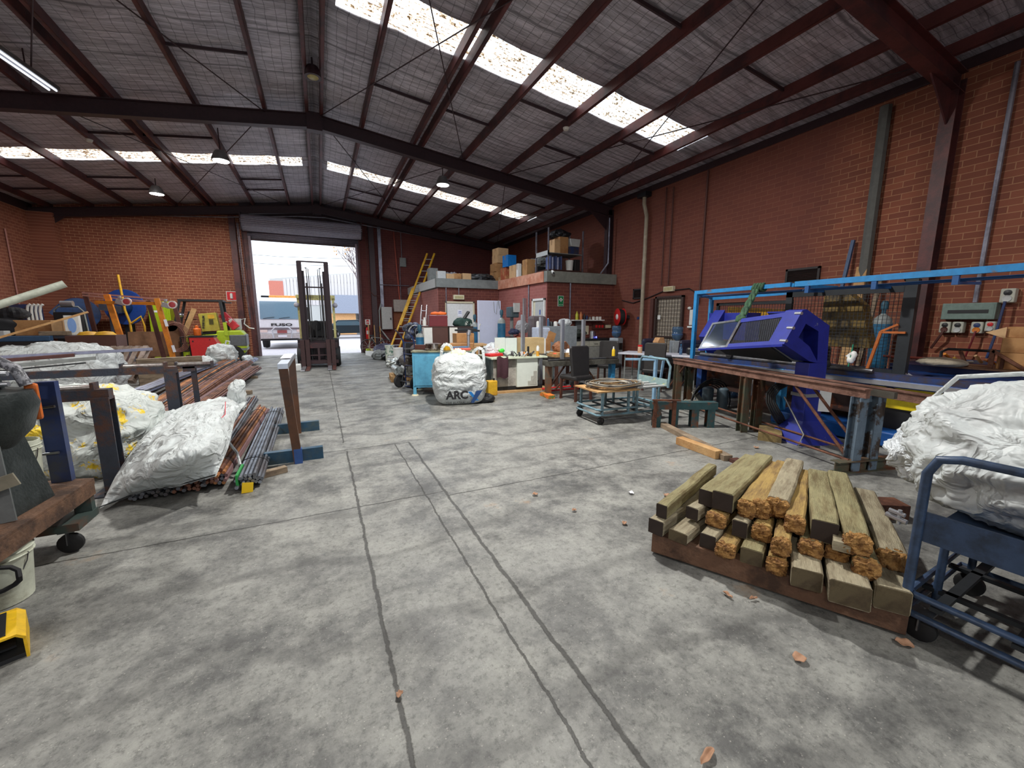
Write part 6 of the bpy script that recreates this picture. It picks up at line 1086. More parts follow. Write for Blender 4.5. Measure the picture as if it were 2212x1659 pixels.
SL=[# s_front,t_front,s_back,t_back,z,w,h,mat,end  (s along the front edge, t depth)
(.02,-.02,.22,.95,.19,.10,.10,0,'d'),(.16,-.04,.36,.9,.18,.12,.07,0,'n'),(.32,.0,.42,.85,.185,.09,.09,0,'d'),(.42,-.02,.50,.8,.18,.10,.07,2,'r'),(.55,-.03,.58,.85,.185,.11,.09,1,'n'),(.67,-.02,.67,.85,.18,.09,.08,2,'r'),(.80,-.10,.74,.7,.19,.13,.11,0,'n'),(.97,-.13,.92,.6,.195,.16,.12,0,'n'),(1.13,-.05,1.08,.9,.19,.13,.12,0,'n'),
(.04,.02,.16,1.0,.29,.07,.09,1,'d'),(.2,.12,.44,1.05,.28,.08,.08,0,'d'),(.34,.14,.46,1.0,.275,.11,.08,2,'r'),(.47,.1,.54,1.0,.27,.08,.1,0,'d'),(.58,.12,.62,1.0,.28,.09,.09,2,'r'),(.68,.02,.70,.9,.275,.08,.09,2,'r'),(.81,.08,.80,.9,.285,.1,.08,1,'r'),(.92,.1,.9,.9,.28,.09,.07,0,'r'),(1.03,.02,1.0,.95,.285,.1,.09,1,'r'),(1.14,.16,1.1,1.0,.3,.12,.09,0,'r'),
(.27,.2,.42,1.08,.37,.11,.11,1,'d'),(.36,.17,.5,1.1,.385,.12,.12,1,'d'),(.49,.2,.58,1.05,.37,.09,.1,2,'r'),(.56,.22,.63,1.1,.38,.09,.1,2,'r'),(.64,.25,.70,1.1,.40,.11,.11,0,'r'),(.73,.14,.75,1.0,.37,.09,.09,2,'r'),(.86,.1,.84,1.0,.38,.12,.12,1,'d'),(.99,.06,.95,1.02,.38,.11,.1,1,'r')]
DESC={0:'grey',1:'greenish brown',2:'ochre'}
for i,(s0,t0,s1,t1,z,w,h,mi,e) in enumerate(SL):
    a=PX0+e1*s0+e2*t0; b=PX0+e1*s1+e2*t1; a.z=z; b.z=z+random.uniform(0,.02); d=(b-a); L_=d.length; d.normalize()
    lay='bottom layer' if z<.25 else ('middle layer' if z<.33 else 'top layer'); k=sum(1 for q_ in SL[:i] if (q_[4]<.25)==(z<.25) and (q_[4]<.33)==(z<.33))
    ords=['first','second','third','fourth','fifth','sixth','seventh','eighth','ninth','tenth']
    t=T('timber_sleeper','%s sleeper, %s from the left in the %s%s'%(DESC[mi],ords[k],lay,{'r':', its end rotted orange','d':', its end dark and square','n':', its end sawn'}[e]),'sleeper',a,math.atan2(d.y,d.x),'rotten sleepers on the pallet')
    m=MB(); nx=10; sec=[(-w/2,-h/2),(w/2,-h/2),(w/2,h/2),(-w/2,h/2)]; sec=[(-w/2+.006,-h/2),(w/2-.006,-h/2),(w/2,-h/2+.008),(w/2,h/2-.01),(w/2-.01,h/2),(-w/2+.01,h/2),(-w/2,h/2-.01),(-w/2,-h/2+.008)]
    vs=[];fs=[]
    for j in range(nx+1):
        for (yy,zz) in sec: nn_=noise.noise((j*.5+i*9,yy*9,zz*9)); vs.append((L_*j/nx,yy+nn_*.007,zz+noise.noise((j*.6+i*5,yy*7+3,zz*7))*.007+(b.z-a.z)*j/nx))
    ns=len(sec)
    for j in range(nx):
        for q_ in range(ns): fs.append((j*ns+q_,j*ns+(q_+1)%ns,(j+1)*ns+(q_+1)%ns,(j+1)*ns+q_))
    fs+=[tuple(range(ns)),tuple(range(nx*ns,nx*ns+ns))]; m.add(vs,fs); m.go('timber_body',slw[mi],t)
    if e=='r': o=blob((.03,w*.44,h*.42),100+i,.016,40,n=30,m=20,p=6,flat=False,o=4).go('rotten_end',rot,t); o.location=(-.005,0,-h*.41)
    else: MB().bx(-.004,.001,-w*.48,w*.48,-h*.47,h*.47).go('cut_end',drke if e=='d' else mat('sawn_end',(96,84,60),.9,c2=(70,58,40),sc=6),t)
t=T('wood_offcut','small pale square timber offcut lying on the middle sleepers','offcut',PX0+e1*.93+e2*.06+Vector((0,0,.33)),ang); bxm(-.035,.035,-.04,.1,0,.05).go('offcut_body',slw[0],t)
# leaves, litter
lf=mat('dry_leaf',(176,136,108),.8,c2=(146,104,74),sc=9,lo=.5,hi=.6)
LF=[(1.83,.88,.05,'round dry leaf on the floor in front of the pallet'),(2.59,2.38,.05,'dry leaf left of the sleeper pallet'),(1.58,2.88,.04,'dry leaf in the middle of the floor'),(1.94,2.16,.035,'dry leaf near the left corner of the pallet'),(2.36,.72,.055,'brown leaf by the caster of the dark blue cart'),(1.11,.77,.07,'long pale leaf at the bottom edge of the photo'),(1.92,1.3,.05,'wood splinter beside the front of the pallet'),(2.02,1.22,.04,'second wood splinter beside the pallet'),(.19,1.46,.025,'tiny brown chip on the floor joint'),(4.4,2.45,.05,'brown leaf under the roller table'),(4.55,2.9,.05,'curled leaf beside the oily timber blocks'),(2.35,2.55,.04,'pale paper scrap on the open floor'),(1.72,2.49,.03,'small orange chip near the middle floor joint')]
for i,(x,y,r,lb) in enumerate(LF):
    el=.3 if 'long' in lb or 'splinter' in lb else .8
    def fn(u,v):
        a=(u-.5)*2; wd=math.sqrt(max(0,1-a*a))*(v-.5)*2; r_=r*.62; return (a*r_,wd*r_*el,.008+.012*abs(wd)*(1+.4*math.sin(a*5))+.004*a*a)
    o=tag(MB().grid(fn,12,6).go('fallen_leaf' if i not in(11,) else 'paper_scrap',pap if 'pale paper' in lb else lf,sm=2,thick=.002),lb,'leaf' if 'leaf' in lb else 'debris'); o.location=(x,y,0); o.rotation_euler=(0,0,i*1.3)
# ---------- left side ----------
# machine on trolley at the left edge
t=T('machine_trolley','rusty brown steel trolley with swivel casters at the left edge','trolley',(-1.5,3.62,0)); rb=mat('rusty_plate',(116,86,66),.7,.2,c2=(70,52,42),sc=5,bump=.3); tg=mat('trolley_green',(70,84,80),.5,.2,c2=(96,70,56),sc=6)
MB().add([(-.16,.06,.38),(.02,.0,.38),(-.02,-1.15,.38),(-.9,-1.1,.38),(-.9,.1,.38),(-.16,.06,.42),(.02,.0,.42),(-.02,-1.15,.42),(-.9,-1.1,.42),(-.9,.1,.42)],[(4,3,2,1,0),(5,6,7,8,9),(0,1,6,5),(1,2,7,6),(2,3,8,7),(3,4,9,8),(4,0,5,9)]).go('deck_plate',rb,t)
MB().beam((.01,-.02,.36),(-.03,-1.15,.36),.03,.09).go('deck_edge',rb,t); MB().beam((-.03,-.05,.2),(-.03,-.05,.38),.09,.05).beam((-.17,-.02,.14),(-.17,-.02,.38),.07,.05).go('leg',tg,t); MB().box((-.08,-.14,.19),(.2,.26,.05)).go('caster_plate',tg,t)
wheelset(t,-.06,-.2,.065); wheelset(t,-.75,-.2,.065); wheelset(t,-.06,-1.0,.065); bxm(-.8,-.1,-1.1,-.9,.16,.38).go('cross_member',tg,t)
MB().beam((-.14,.02,.42),(-.14,.02,1.1),.1,.05).go('blue_post',mat('post_blue',(42,58,106),.45,.2,c2=(60,64,80),sc=4),t); MB().cyl((-.3,.0,.62),(-.12,-.02,.63),.009).go('post_peg',stl,t); MB().cyl((-.3,.0,.92),(-.1,-.02,.94),.009).go('post_peg',stl,t)
t=T('dark_cast_machine','dark green cast iron bowl shaped machine on a flared pedestal at the left edge','machine',(-1.76,3.2,.421)); cast=mat('cast_green_black',(34,42,42),.45,.3,c2=(52,58,58),sc=5,bump=.2)
MB().lathe([(0,.34),(.12,.34),(.22,.46),(.26,.6),(.24,.68),(0,.69)],n=28).go('machine_bowl',cast,t,sm=1)
MB().add([(-.25,-.2,0),(.17,-.2,0),(.2,.15,0),(-.25,.15,0),(-.1,-.12,.42),(.12,-.12,.42),(.14,.1,.42),(-.1,.1,.42)],[(0,3,2,1),(4,5,6,7),(0,1,5,4),(1,2,6,5),(2,3,7,6),(3,0,4,7)]).go('pedestal',cast,t); MB().beam((.17,-.21,0),(.12,-.13,.4),.07,.01,(0,-1,0)).go('pale_edge_strip',mat('worn_grey',(104,108,108),.5,.3),t)
for y in(-.1,.1): MB().prism([(.0,.66),(.02,.84),(.07,.86),(.1,.66)],y-.015,y+.015,'y').go('yoke_plate',cast,t)
for z in(.72,.78): MB().cyl((-.3,.02+z*.1-.07,z),(.16,.02+z*.1-.07,z),.014).go('steel_rod',alu,t,sm=1)
text('NE',.09,mat('cast_letters',(70,78,76),.5,.3),t,(.09,-.232,.52),(PI/2,0,R(25)),.004,'raised_lettering'); MB().tube([(-.3,.1,.86),(-.1,.12,.88),(.08,.1,.86),(.16,.1,.8),(.19,.1,.7)],.027,12).go('corrugated_hose',mat('hose_grey',(150,150,156),.5,c2=(70,70,76),sc=30,lo=.48,hi=.52),t,sm=1)
MB().box((.2,.12,.6),(.06,.03,.22)).go('orange_guard',mat('guard_orange',(214,110,40),.5),t,bev=.015); MB().beam((-.2,-.25,.1),(.24,-.22,.24),.012,.07,(0,0,1)).go('webbing_strap',mat('dusty_webbing',(130,124,108),.9),t)
def bucket(loc,r,h,label,m):
    t=T('plastic_bucket',label,'bucket',loc); MB().lathe([(0,.004),(r*.84,.004),(r*.98,h*.8),(r,h*.82),(r,h),(r*.94,h),(r*.8,.02),(0,.02)],n=28).go('bucket_body',m,t,sm=1)
    for k in(.82,.9): MB().lathe([(r*.99,h*k),(r*1.05,h*k+.004),(r*.99,h*k+.008)],n=28).go('rim_rib',m,t)
    MB().tube([(r*1.02*math.cos(a*PI/12),-r*.3*abs(math.sin(a*PI/12))-.02,h*.85-.55*h*math.sin(a*PI/12)) for a in range(13)],.003,5).go('wire_handle',stl,t); return t
dw=mat('dirty_white_plastic',(206,210,192),.5,c2=(150,146,124),sc=5,lo=.52,hi=.7)
bucket((-1.78,3.5,.421),.12,.33,'dirty white bucket standing on the trolley behind the machine',dw); bucket((-1.66,2.95,0),.15,.31,'dirty white bucket on the floor under the trolley edge',dw)
t=T('black_strap_loop','black rubber belt loop hanging in front of the floor bucket','belt',(-1.56,2.78,.2)); MB().tube([(.11*math.cos(a*PI/8)-.03,.02*math.sin(a),.07*math.sin(a*PI/8)) for a in range(16)],.012,6,True).go('belt_loop',blk,t,sm=1)
t=T('foot_switch','yellow steel foot pedal guard with a black tread on the floor','foot switch',(-1.42,2.47,0),R(25)); m=MB(); pr=[(-.08,0),(-.08,.1),(-.06,.125),(.06,.125),(.085,.1),(.085,0),(.075,0),(.075,.095),(.055,.115),(-.055,.115),(-.07,.095),(-.07,0)]
m.add([(x,-.14,z) for x,z in pr]+[(x,.12,z) for x,z in pr],[(i,(i+1)%12,12+(i+1)%12,12+i) for i in range(12)]+[(0,1,10,11),(1,2,9,10),(2,3,8,9),(3,4,7,8),(4,5,6,7),(23,22,13,12),(22,21,14,13),(21,20,15,14),(20,19,16,15),(19,18,17,16)]); m.go('yellow_guard',mat('guard_yellow',(232,186,20),.5,c2=(190,140,30),sc=5,lo=.55,hi=.65),t)
bxm(-.07,.075,-.13,.13,0,.02).go('base_plate',blkp,t); bxm(-.04,.03,-.12,.1,.126,.13).go('black_tread',blkp,t); MB().box((0,0,.05),(.1,.16,.012),(R(8),0,0)).go('pedal',blkp,t)
# roller stands
dkb=mat('stand_grey_blue',(62,68,80),.5,.3,c2=(96,66,52),sc=4,lo=.48,hi=.6,bump=.2); rol=mat('worn_roller',(150,146,142),.35,.8,c2=(108,92,90),sc=6)
def rstand(loc,label,w0,wr0,wr1,h,leg=.1,rt=.035,lm=None):
    t=T('roller_stand',label,'stand',loc,0); lm=lm or dkb
    MB().ibeam((0,0,0),(0,0,h),leg,leg,.012,(0,1,0)).go('leg',lm,t); bxm(w0,leg*.5,-.045,.045,h-.02,h+.07).go('top_beam',lm,t)
    MB().cyl((wr0,0,h+.07+rt*.4),(wr1,0,h+.07+rt*.4),rt,n=18).go('roller',rol,t,sm=1)
    for x in(wr0,wr1): bxm(x-.012,x+.012,-.05,.05,h+.02,h+.13).go('roller_bracket',lm,t)
    bxm(-leg*.9,leg*.9,-.2,.2,0,.012).go('base_plate',lm,t); return t
rstand((-1.74,4.6,0),'near rusty roller stand with a thick post behind the blue post',-.42,-.3,-.04,.84,.12,.03); rstand((-1.88,6.92,0),'middle roller stand with a long dark beam reaching to the left edge',-1.9,-.5,-.05,.8,.13,.035)
t=rstand((-1.79,7.6,0),'small T shaped roller stand behind the middle one',-.12,-.2,.24,.74,.06,.035)
MB().bx(-.2,.24,-.045,.045,.77,.8).go('roller_tray',dkb,t)
# bar bundles: tied bundles whose bars are parts
def bundle(name,label,a,b,rows,r,mats,seed,sag=0.,ties=(.08,.55),spread=1.,g='tied bundles of steel bars'):
    rnd=random.Random(seed); t=T(name,label,'steel bars',a,0,g); A_=Vector((0,0,0)); B_=Vector(b)-Vector(a); d=B_.normalized(); sd=d.cross(Vector((0,0,1))).normalized(); k=0; base=Vector(a).z
    W_=0;tot=sum(rows); kk=0
    for j,n in enumerate(rows):
        for i in range(n):
            off=(i-(n-1)/2)*2*r*1.02; z=r+j*r*1.75; W_=max(W_,abs(off)+r); pts=[]
            ja=rnd.uniform(-.06,.06); jb=rnd.uniform(-.12,.12); w1=rnd.uniform(-1,1)*r*.5*spread; w2=rnd.uniform(-1,1)*r*2.2*(spread-1)
            for s_ in range(5 if L_long(B_) else 3):
                u=s_/(4 if L_long(B_) else 2); l=B_.length*u+(ja if u==0 else jb if u==1 else 0)
                pts.append(d*l+sd*(off*(1+(spread-1)*u*.6)+w1*math.sin(u*PI)+w2*u)+Vector((0,0,z+sag*math.sin(u*PI)+w1*.3*u+w2*.25*u)))
            MB().tube(pts,r*.96,6).go('steel_bar',mats[rnd.randrange(len(mats))],t,sm=1)
    H_=len(rows)*r*1.8
    for u in ties:
        c_=d*(B_.length*u)+Vector((0,0,H_/2+.003+sag*math.sin(u*PI))); ww=(W_*(1+(spread-1)*u*.6))
        MB().tube([c_+sd*(ww*1.05*math.cos(q*PI/7))+Vector((0,0,(H_/2+.006)*math.sin(q*PI/7)*1.15)) for q in range(14)],.004,5,True).go('wire_tie',blkp,t)
    return t
def L_long(v): return v.length>4
g1=mat('bar_bright',(160,166,176),.35,.75,c2=(120,124,134),sc=3,st=(2,2,.5)); g2=mat('bar_grey',(122,126,134),.45,.6,c2=(90,84,84),sc=3); g3=mat('bar_blueish',(136,146,178),.35,.7); r1=mat('bar_rust',(196,134,84),.6,.4,c2=(112,70,46),sc=3); r2=mat('bar_brown',(146,100,78),.6,.4,c2=(86,56,46),sc=3); r3=mat('bar_purple_brown',(140,108,108),.55,.4)
t=bundle('bar_bundle','bright grey round bars with a green band and yellow tag, nearest the aisle',(-.67,4.08,.03),(-.70,7.0,.06),(6,7,6,4),.0165,[g1,g1,g2],1,0,(.14,.86))
bxm(-.09,-.07,-.02,.3,.02,.12).go('green_band',mat('green_paint_mark',(40,150,70),.6),t); o=MB().box((0,0,0),(.085,.004,.11),(0,R(8),0)).go('yellow_tag',mat('tag_yellow',(250,206,20),.5,var=.03),t); o.location=(0.0,-.07,-.03+.035)
bundle('bar_bundle','narrow bundle of rusty and grey bars next to the bright bundle',(-.93,4.22,.03),(-.86,6.9,.1),(4,5,5,4,3),.0165,[r1,r2,g2,r3],2,0,(.1,.85))
bundle('bar_bundle','dark grey bundle leaning over the white sheet, its far ends bright',(-1.12,4.2,.03),(-1.15,7.9,.12),(7,7,6),.0165,[g2,g2,r2],3,0,(.12,.8)); bundle('bar_bundle','wide flat heap of dark bar ends under the white sheet',(-1.38,4.22,.02),(-1.45,7.4,.06),(9,8),.0165,[g2,stl],4,0,(.3,))
bundle('long_bar_bundle','rightmost long bundle of rusty rods ending by the aisle',(-1.88,6.95,.04),(-1.74,13.3,.1),(8,9,8,6),.016,[r1,r2,r2,r3],5,.02,(.12,.5,.93),1.25,'long rusty rod bundles'); bundle('long_bar_bundle','second long bundle of brown rods with knotted ties',(-2.12,6.85,.06),(-2.05,14.1,.2),(9,9,9,8),.015,[r2,r3,r1,r2],6,.05,(.1,.45,.9),1.5,'long rusty rod bundles')
bundle('long_bar_bundle','third long bundle of orange rusty rods',(-2.42,7.1,.06),(-2.5,14.9,.25),(9,10,9,7),.015,[r1,r2,r1,g2],7,.06,(.1,.6),1.6,'long rusty rod bundles'); bundle('long_bar_bundle','long bundle of blue grey bars lying on top at the left of the rods',(-2.78,7.3,.3),(-2.55,12.4,.36),(8,7),.018,[g3,g3,g2],8,.0,(.2,.8),1.1,'long rusty rod bundles'); bundle('long_bar_bundle','leftmost long bundle of pale brown rods',(-3.02,7.3,.06),(-3.05,14.2,.2),(9,9,8),.015,[r1,r3,g2],9,.05,(.3,.8),1.3,'long rusty rod bundles')
bundle('bar_bundle','short bundle of pale blue bars ending beside the lime forklift',(-2.02,12.2,.2),(-2.1,16.2,.12),(6,6,5),.018,[g3,g1],10,0,(.2,.8))
for i,(a,b,s_,lb) in enumerate((((-.62,4.33,.03),(-.40,4.43,.03),.07,'small timber chock under the bright bar bundle'),((-1.95,9.75,.04),(-1.35,9.55,.04),.09,'timber chock under the long rusty bundles, near one'),((-1.9,12.2,.03),(-1.55,12.1,.03),.08,'timber chock under the far end of the long bundles'),((-1.75,4.4,.03),(-1.1,4.6,.03),.05,'dark steel bearer under the white sheet'))): tag(MB().beam(a,b,s_,s_*.8).go('timber_chock',wood if i<3 else blkp),lb,'timber')
# white sheets and bags
def patch(C,nu,nv,seed,amp,f):
    def cat(p,t):
        n=len(p)-1; x=t*n; i=min(int(x),n-1); u=x-i; g=lambda k:Vector(p[max(0,min(n,k))])
        a,b,c_,d=g(i-1),g(i),g(i+1),g(i+2); return .5*((2*b)+(-a+c_)*u+(2*a-5*b+4*c_-d)*u*u+(-a+3*b-3*c_+d)*u*u*u)
    def fn(u,v):
        q_=cat([tuple(cat(r_,u)) for r_ in C],v); k=wr(q_,seed,f,(1,1,.6),5); ed=min(1,8*min(u,1-u)+.25)*min(1,8*min(v,1-v)+.25); q_=q_+Vector((.3*k,-.5*k,1*k))*amp*ed; q_.z=max(q_.z,.012); return q_
    return MB().grid(fn,nu,nv)
SHEET=[[(-1.67, 4.09, 0.02), (-1.47, 4.22, 0.05), (-1.12, 4.09, 0.12), (-0.86, 3.9, 0.22)], [(-1.68, 4.64, 0.22), (-1.18, 3.86, 0.4), (-0.94, 3.86, 0.46), (-0.81, 4.21, 0.38)], [(-1.65, 5.28, 0.38), (-1.24, 4.91, 0.52), (-1.03, 5.05, 0.54), (-0.88, 5.05, 0.45)], [(-1.61, 6.18, 0.42), (-1.35, 6.01, 0.5), (-1.05, 5.91, 0.55), (-0.87, 5.78, 0.5)]]
t=T('draped_bag','white woven bag with a red stripe draped over the bar ends','bag',(0,0,0)); patch(SHEET,90,90,31,.05,4.2).go('draped_sheet',fab,t,sm=2,thick=.006)
MB().tube([(q_[0],q_[1]-.012,q_[2]+.02) for q_ in SHEET[0]],.005,6).go('black_stitching',blkp,t); 
MB().tube([(-1.12,4.12,.2),(-1.04,4.0,.4),(-.98,4.3,.5),(-.92,4.8,.56),(-1.0,5.3,.6)],.004,5).go('red_stitching',mat('stitch_red',(210,70,80),.6),t)
o=blob((.07,.05,.17),33,.05,5,n=40,m=24,p=2.4,flat=False).go('raised_corner',fab,t,sm=2); o.location=(-.95,5.75,.42)
MB().tube([(-.95,4.75,.36),(-.82,4.6,.2),(-.78,4.45,.12)],.014,6).go('white_ribbon',fab,t,sm=1)
yb=mat('bag_yellow_patches',(200,206,202),.5,c2=(240,205,50),sc=3.1,lo=.57,hi=.60,var=.03,fold=4.5)
t=T('patched_bag','big slumped white bulk bag with yellow patches behind the roller stands','bulk bag',(-2.3,5.45,0),R(-12)); blob((.62,.5,.4),41,.085,3.4,n=120,m=70,p=3,o=6).go('bag_body',yb,t,sm=2); 
t=T('low_bag','low crumpled white bag between the patched bag and the draped sheet','bag',(-1.62,5.75,0),R(10)); blob((.3,.42,.2),43,.07,4,n=80,m=44,o=5).go('bag_body',fab,t,sm=2)
t=T('rear_bag','long crumpled white bulk bag behind the middle roller stand','bulk bag',(-4.05,9.3,0),R(-12)); blob((.85,.5,.54),44,.09,2.6,n=120,m=60,p=3.2,o=6).go('bag_body',fab,t,sm=2)
t=T('small_white_bag','small crumpled white bag with a loop in front of the lime forklift','bag',(-2.66,14.35,0.16),R(5)); blob((.3,.3,.3),45,.1,4,n=64,m=40,p=2.4,o=5).go('bag_body',fab,t,sm=2); MB().tube([(.1,0,.6),(.14,0,.72),(.22,0,.7),(.2,0,.58)],.02,8).go('bag_loop',fab,t,sm=1)
t=T('small_white_bag','flat white bag left of the looped one','bag',(-3.15,14.0,.15),0); blob((.35,.25,.14),46,.08,4,n=50,m=26,o=5).go('bag_body',fab,t,sm=2); o=tag(blob((.12,.16,.09),48,.04,7,n=30,m=16,o=4).go('crumpled_bag',film),'crumpled clear bag at the far end of the blue bars','bag'); o.location=(-2.12,14.9,.2)
# long steel lengths crossing the left
for i,(a,b,r_,m_,lb) in enumerate((((-4.6,7.2,1.0),(-2.3,7.8,1.06),.028,mat('tube_lilac',(150,150,170),.35,.7),'long pale steel tube lying across the left pile, pointing right'),((-4.6,7.15,.93),(-3.05,7.5,1.02),.03,brn,'dark brown steel length left of the pale tube'),((-4.6,7.0,.85),(-2.8,7.4,.98),.03,gry,'grey steel length just in front of the brown one'),((-4.6,6.95,.80),(-2.85,7.25,.93),.012,blkp,'thin black rod below the grey length'))): tag(MB().beam(a,b,r_*2,r_*1.5).go('steel_length',m_,bev=.004),lb,'steel','loose steel lengths over the left pile')
t=T('steel_rack','dark steel rack carrying the loose lengths','rack',(-4.0,7.2,0)); MB().beam((-.4,-.25,0),(-.4,-.25,.75),.06,.06).beam((-.4,.3,0),(-.4,.3,.82),.06,.06).go('leg',dkb,t); MB().beam((-.4,-.4,.74),(-.4,.55,.8),.06,.05).go('rack_arm',dkb,t)
tag(MB().cyl((-5.6,8.4,1.05),(-3.63,9.0,2.06),.055,n=14).go('plastic_pipe',mat('pvc_cream',(196,202,186),.5),sm=1),'thick pale plastic pipe slanting up at the left','pipe'); tag(MB().beam((-5.7,8.6,.7),(-3.41,9.0,1.62),.045,.03).go('timber_pole',pine),'thin brown timber pole slanting up below the plastic pipe','pole')
# junk heap on a bench far left
t=T('scrap_bench','long low steel bench buried under boxes at the far left','workbench',(-6.4,14.0,0)); bxm(-1.6,1.2,-.6,.6,1.05,1.12).go('worktop',dkb,t); 
for x in(-1.5,1.1): bxm(x-.04,x+.04,-.5,-.42,0,1.05).go('leg',dkb,t); bxm(x-.04,x+.04,.42,.5,0,1.05).go('leg',dkb,t)
bxm(-1.4,1.05,-.4,.4,.3,.34).go('lower_shelf',dkb,t)
cbox((-6.25,14.0,1.121),(.66,.4,.36),0,'long brown cardboard box with a printed roundel on the far left bench',card); cbox((-5.8,13.85,1.121),(.2,.34,.36),6,'pale pink side carton right of the long brown box',card2)
t=T('detergent_carton','white carton with a blue oval print standing on the far left bench','box',(-5.5,13.7,1.121),R(10)); t.scale=(.75,1,.95); bxm(-.17,.17,-.1,.1,0,.5).go('carton_body',wht,t,bev=.008); o=MB().lathe([(0,-.104),(.1,-.104),(.1,-.1)],(0,0,.0),24,'y').go('blue_oval',mat('oval_blue',(130,170,232),.5,var=.02),t); o.location=(.0,0,.25); o.scale=(1.,1,1.9)
t=T('black_toolbags','black canvas tool bag on the far left bench','bag',(-7.0,14.0,1.12)); blob((.5,.3,.22),51,.04,4,n=50,m=26,p=3).go('bag_body',mat('black_canvas',(30,30,34),.85),t,sm=2); o=tag(blob((.3,.2,.13),52,.05,5,n=40,m=20,p=3).go('black_holdall',mat('black_canvas',(0,0,0))),'second black holdall lying on the tool bag','bag'); o.location=(-6.75,14.1,1.5)
t=T('blue_metal_cabinet','dark blue metal cabinet with white plastic pipe elbows at the left wall','cabinet',(-8.05,17.6,0)); bxm(-.25,.25,-.25,.25,0,1.95).go('cabinet_body',dbl,t,bev=.01); 
for k in range(4): MB().tube([(.15+k*.09,-.3,1.2),(.15+k*.09,-.3,1.75),(.18+k*.09,-.3,1.9),(.24+k*.09,-.3,1.95)],.035,8).go('pipe_elbow',wht,t,sm=1)
for i,(x,z,d_,m_,lb) in enumerate(((-5.75,1.12,(.5,.2,.1),wood,'bundled grey timber lying on the front of the far left bench'),(-6.4,.9,(1.3,.15,.12),mat('teal_steel',(54,86,120),.5),'blue steel section on the front shelf of the left bench'),(-6.8,1.12,(.5,.22,.12),lgr,'pale offcut block at the left of the bench'))): o=tag(MB().box((0,0,d_[2]/2),d_).go('timber_offcut' if i!=1 else 'steel_section',m_,bev=.01),lb,'offcut'); o.location=(x,13.48,z) if i!=1 else (x,13.3,1.0)
bxm(-.7,.65,-.1,.1,0,1.0).go('section_trestle',blkp); o=bpy.context.scene.objects['section_trestle']; tag(o,'dark trestle holding the blue steel section','trestle'); o.location=(-6.4,13.25,0)
for i,(x,y) in enumerate(((-5.1,13.3),(-4.75,13.2))): o=tag(MB().lathe([(0,.09),(.14,.07),(.2,.0),(.19,0),(.0,.07)],n=22).go('yellow_bowl',yel,sm=1),['left','right'][i]+' yellow domed cover on the brown crate','cover'); o.location=(x,y,1.13)
tag(bxm(-5.4,-4.5,13.0,13.6,0,1.12).go('brown_crate',drk),'dark brown crate under the yellow covers','crate')
# reels
rb_=mat('reel_blue',(26,62,112),.4,c2=(22,40,74),sc=2); rb2=mat('reel_bright_blue',(34,72,150),.4)
t=T('cable_reel','large dark blue steel hose reel drum lying at an angle by the wall','reel',(-7.25,18.5,1.68),R(25)); t.scale=(.7,.7,.7); MB().lathe([(.0,-.25),(.72,-.25),(.74,-.22),(.74,-.18),(.3,-.1),(.3,.22),(.74,.3),(.74,.34),(0,.34)],n=40,ax='y').go('reel_drum',rb_,t,sm=1); bxm(-.5,.5,-.3,.35,-2.4,-.6).go('reel_stand',dbl,t); MB().prism([(-.95,.05),(-.6,.45),(-.55,-.35)],-.22,-.15,'y').go('drum_lip',rb_,t)
t=T('cable_reel','second, brighter blue reel standing behind the orange hoist frame','reel',(-6.05,18.7,1.92),R(-10)); t.scale=(.76,.76,.76); MB().lathe([(0,-.2),(.78,-.2),(.8,-.17),(.8,-.13),(.35,-.05),(.35,.2),(.0,.2)],n=40,ax='y').go('reel_drum',rb2,t,sm=1); MB().lathe([(0,-.6),(.3,-.6),(.32,-.2)],n=28,ax='y').go('hub_drum',rb_,t,sm=1); bxm(-.15,.15,-.1,.1,-2.52,-.7).go('reel_stand',blkp,t)
tag(MB().box((-5.95,17.2,1.85),(.5,.3,.2),(0,R(10),0)).beam((-6.0,17.2,0),(-6.0,17.2,1.8),.06,.06).beam((-5.85,17.2,0),(-5.85,17.2,1.8),.06,.06).go('motor_stand',mat('dusty_navy',(56,60,76),.7)),'dusty navy motor on a stand between the two blue reels','motor')
t=T('black_frame_cart','black tube framed machine with a grey motor in front of the big reel','machine',(-6.3,15.6,0)); MB().tube([(-.3,0,0),(-.3,0,1.75),(-.2,0,1.85),(.2,0,1.85),(.3,0,1.72),(.4,0,0)],.02,8).go('tube_frame',gry,t,sm=1); bxm(-.28,.3,-.15,.15,.6,1.7).go('machine_body',blkp,t,bev=.03); MB().cyl((-.1,-.1,1.93),(.15,-.1,1.93),.08).go('motor',alu,t,sm=1)
# hoist frames
t=T('orange_hoist_frame','orange steel gantry frame with caster wheels fixed at its top corners','hoist frame',(0,0,0))
MB().beam((-5.05,15.3,0),(-5.45,15.6,2.2),.13,.09,(0,1,0)).go('orange_post',org,t); MB().beam((-3.95,15.05,0),(-4.2,15.1,2.1),.12,.08,(0,1,0)).go('orange_post',org,t); MB().beam((-5.7,15.55,1.98),(-4.15,15.1,1.95),.07,.09).go('orange_crossbeam',org,t)
for x,y,z in((-5.08,15.3,1.98),(-3.98,15.0,1.9)): c_=MB().box((x,y,z),(.2,.1,.14),(0,R(20),0)).box((x+.0,y,z+.14),(.06,.08,.08)).go('caster_bracket',alu,t,bev=.01); w=MB().lathe([(.0,-.03),(.07,-.035),(.08,-.03),(.08,.03),(.07,.035),(0,.03)],(x+.16,y-.05,z+.02),22,'y').go('caster_wheel',mat('wheel_maroon',(170,60,66),.5),c_,sm=1); MB().lathe([(.081,-.03),(.11,-.028),(.11,.028),(.081,.03)],(x+.16,y-.05,z+.02),22,'y').go('pale_tyre',mat('tyre_pale',(214,200,196),.6),w,sm=1)
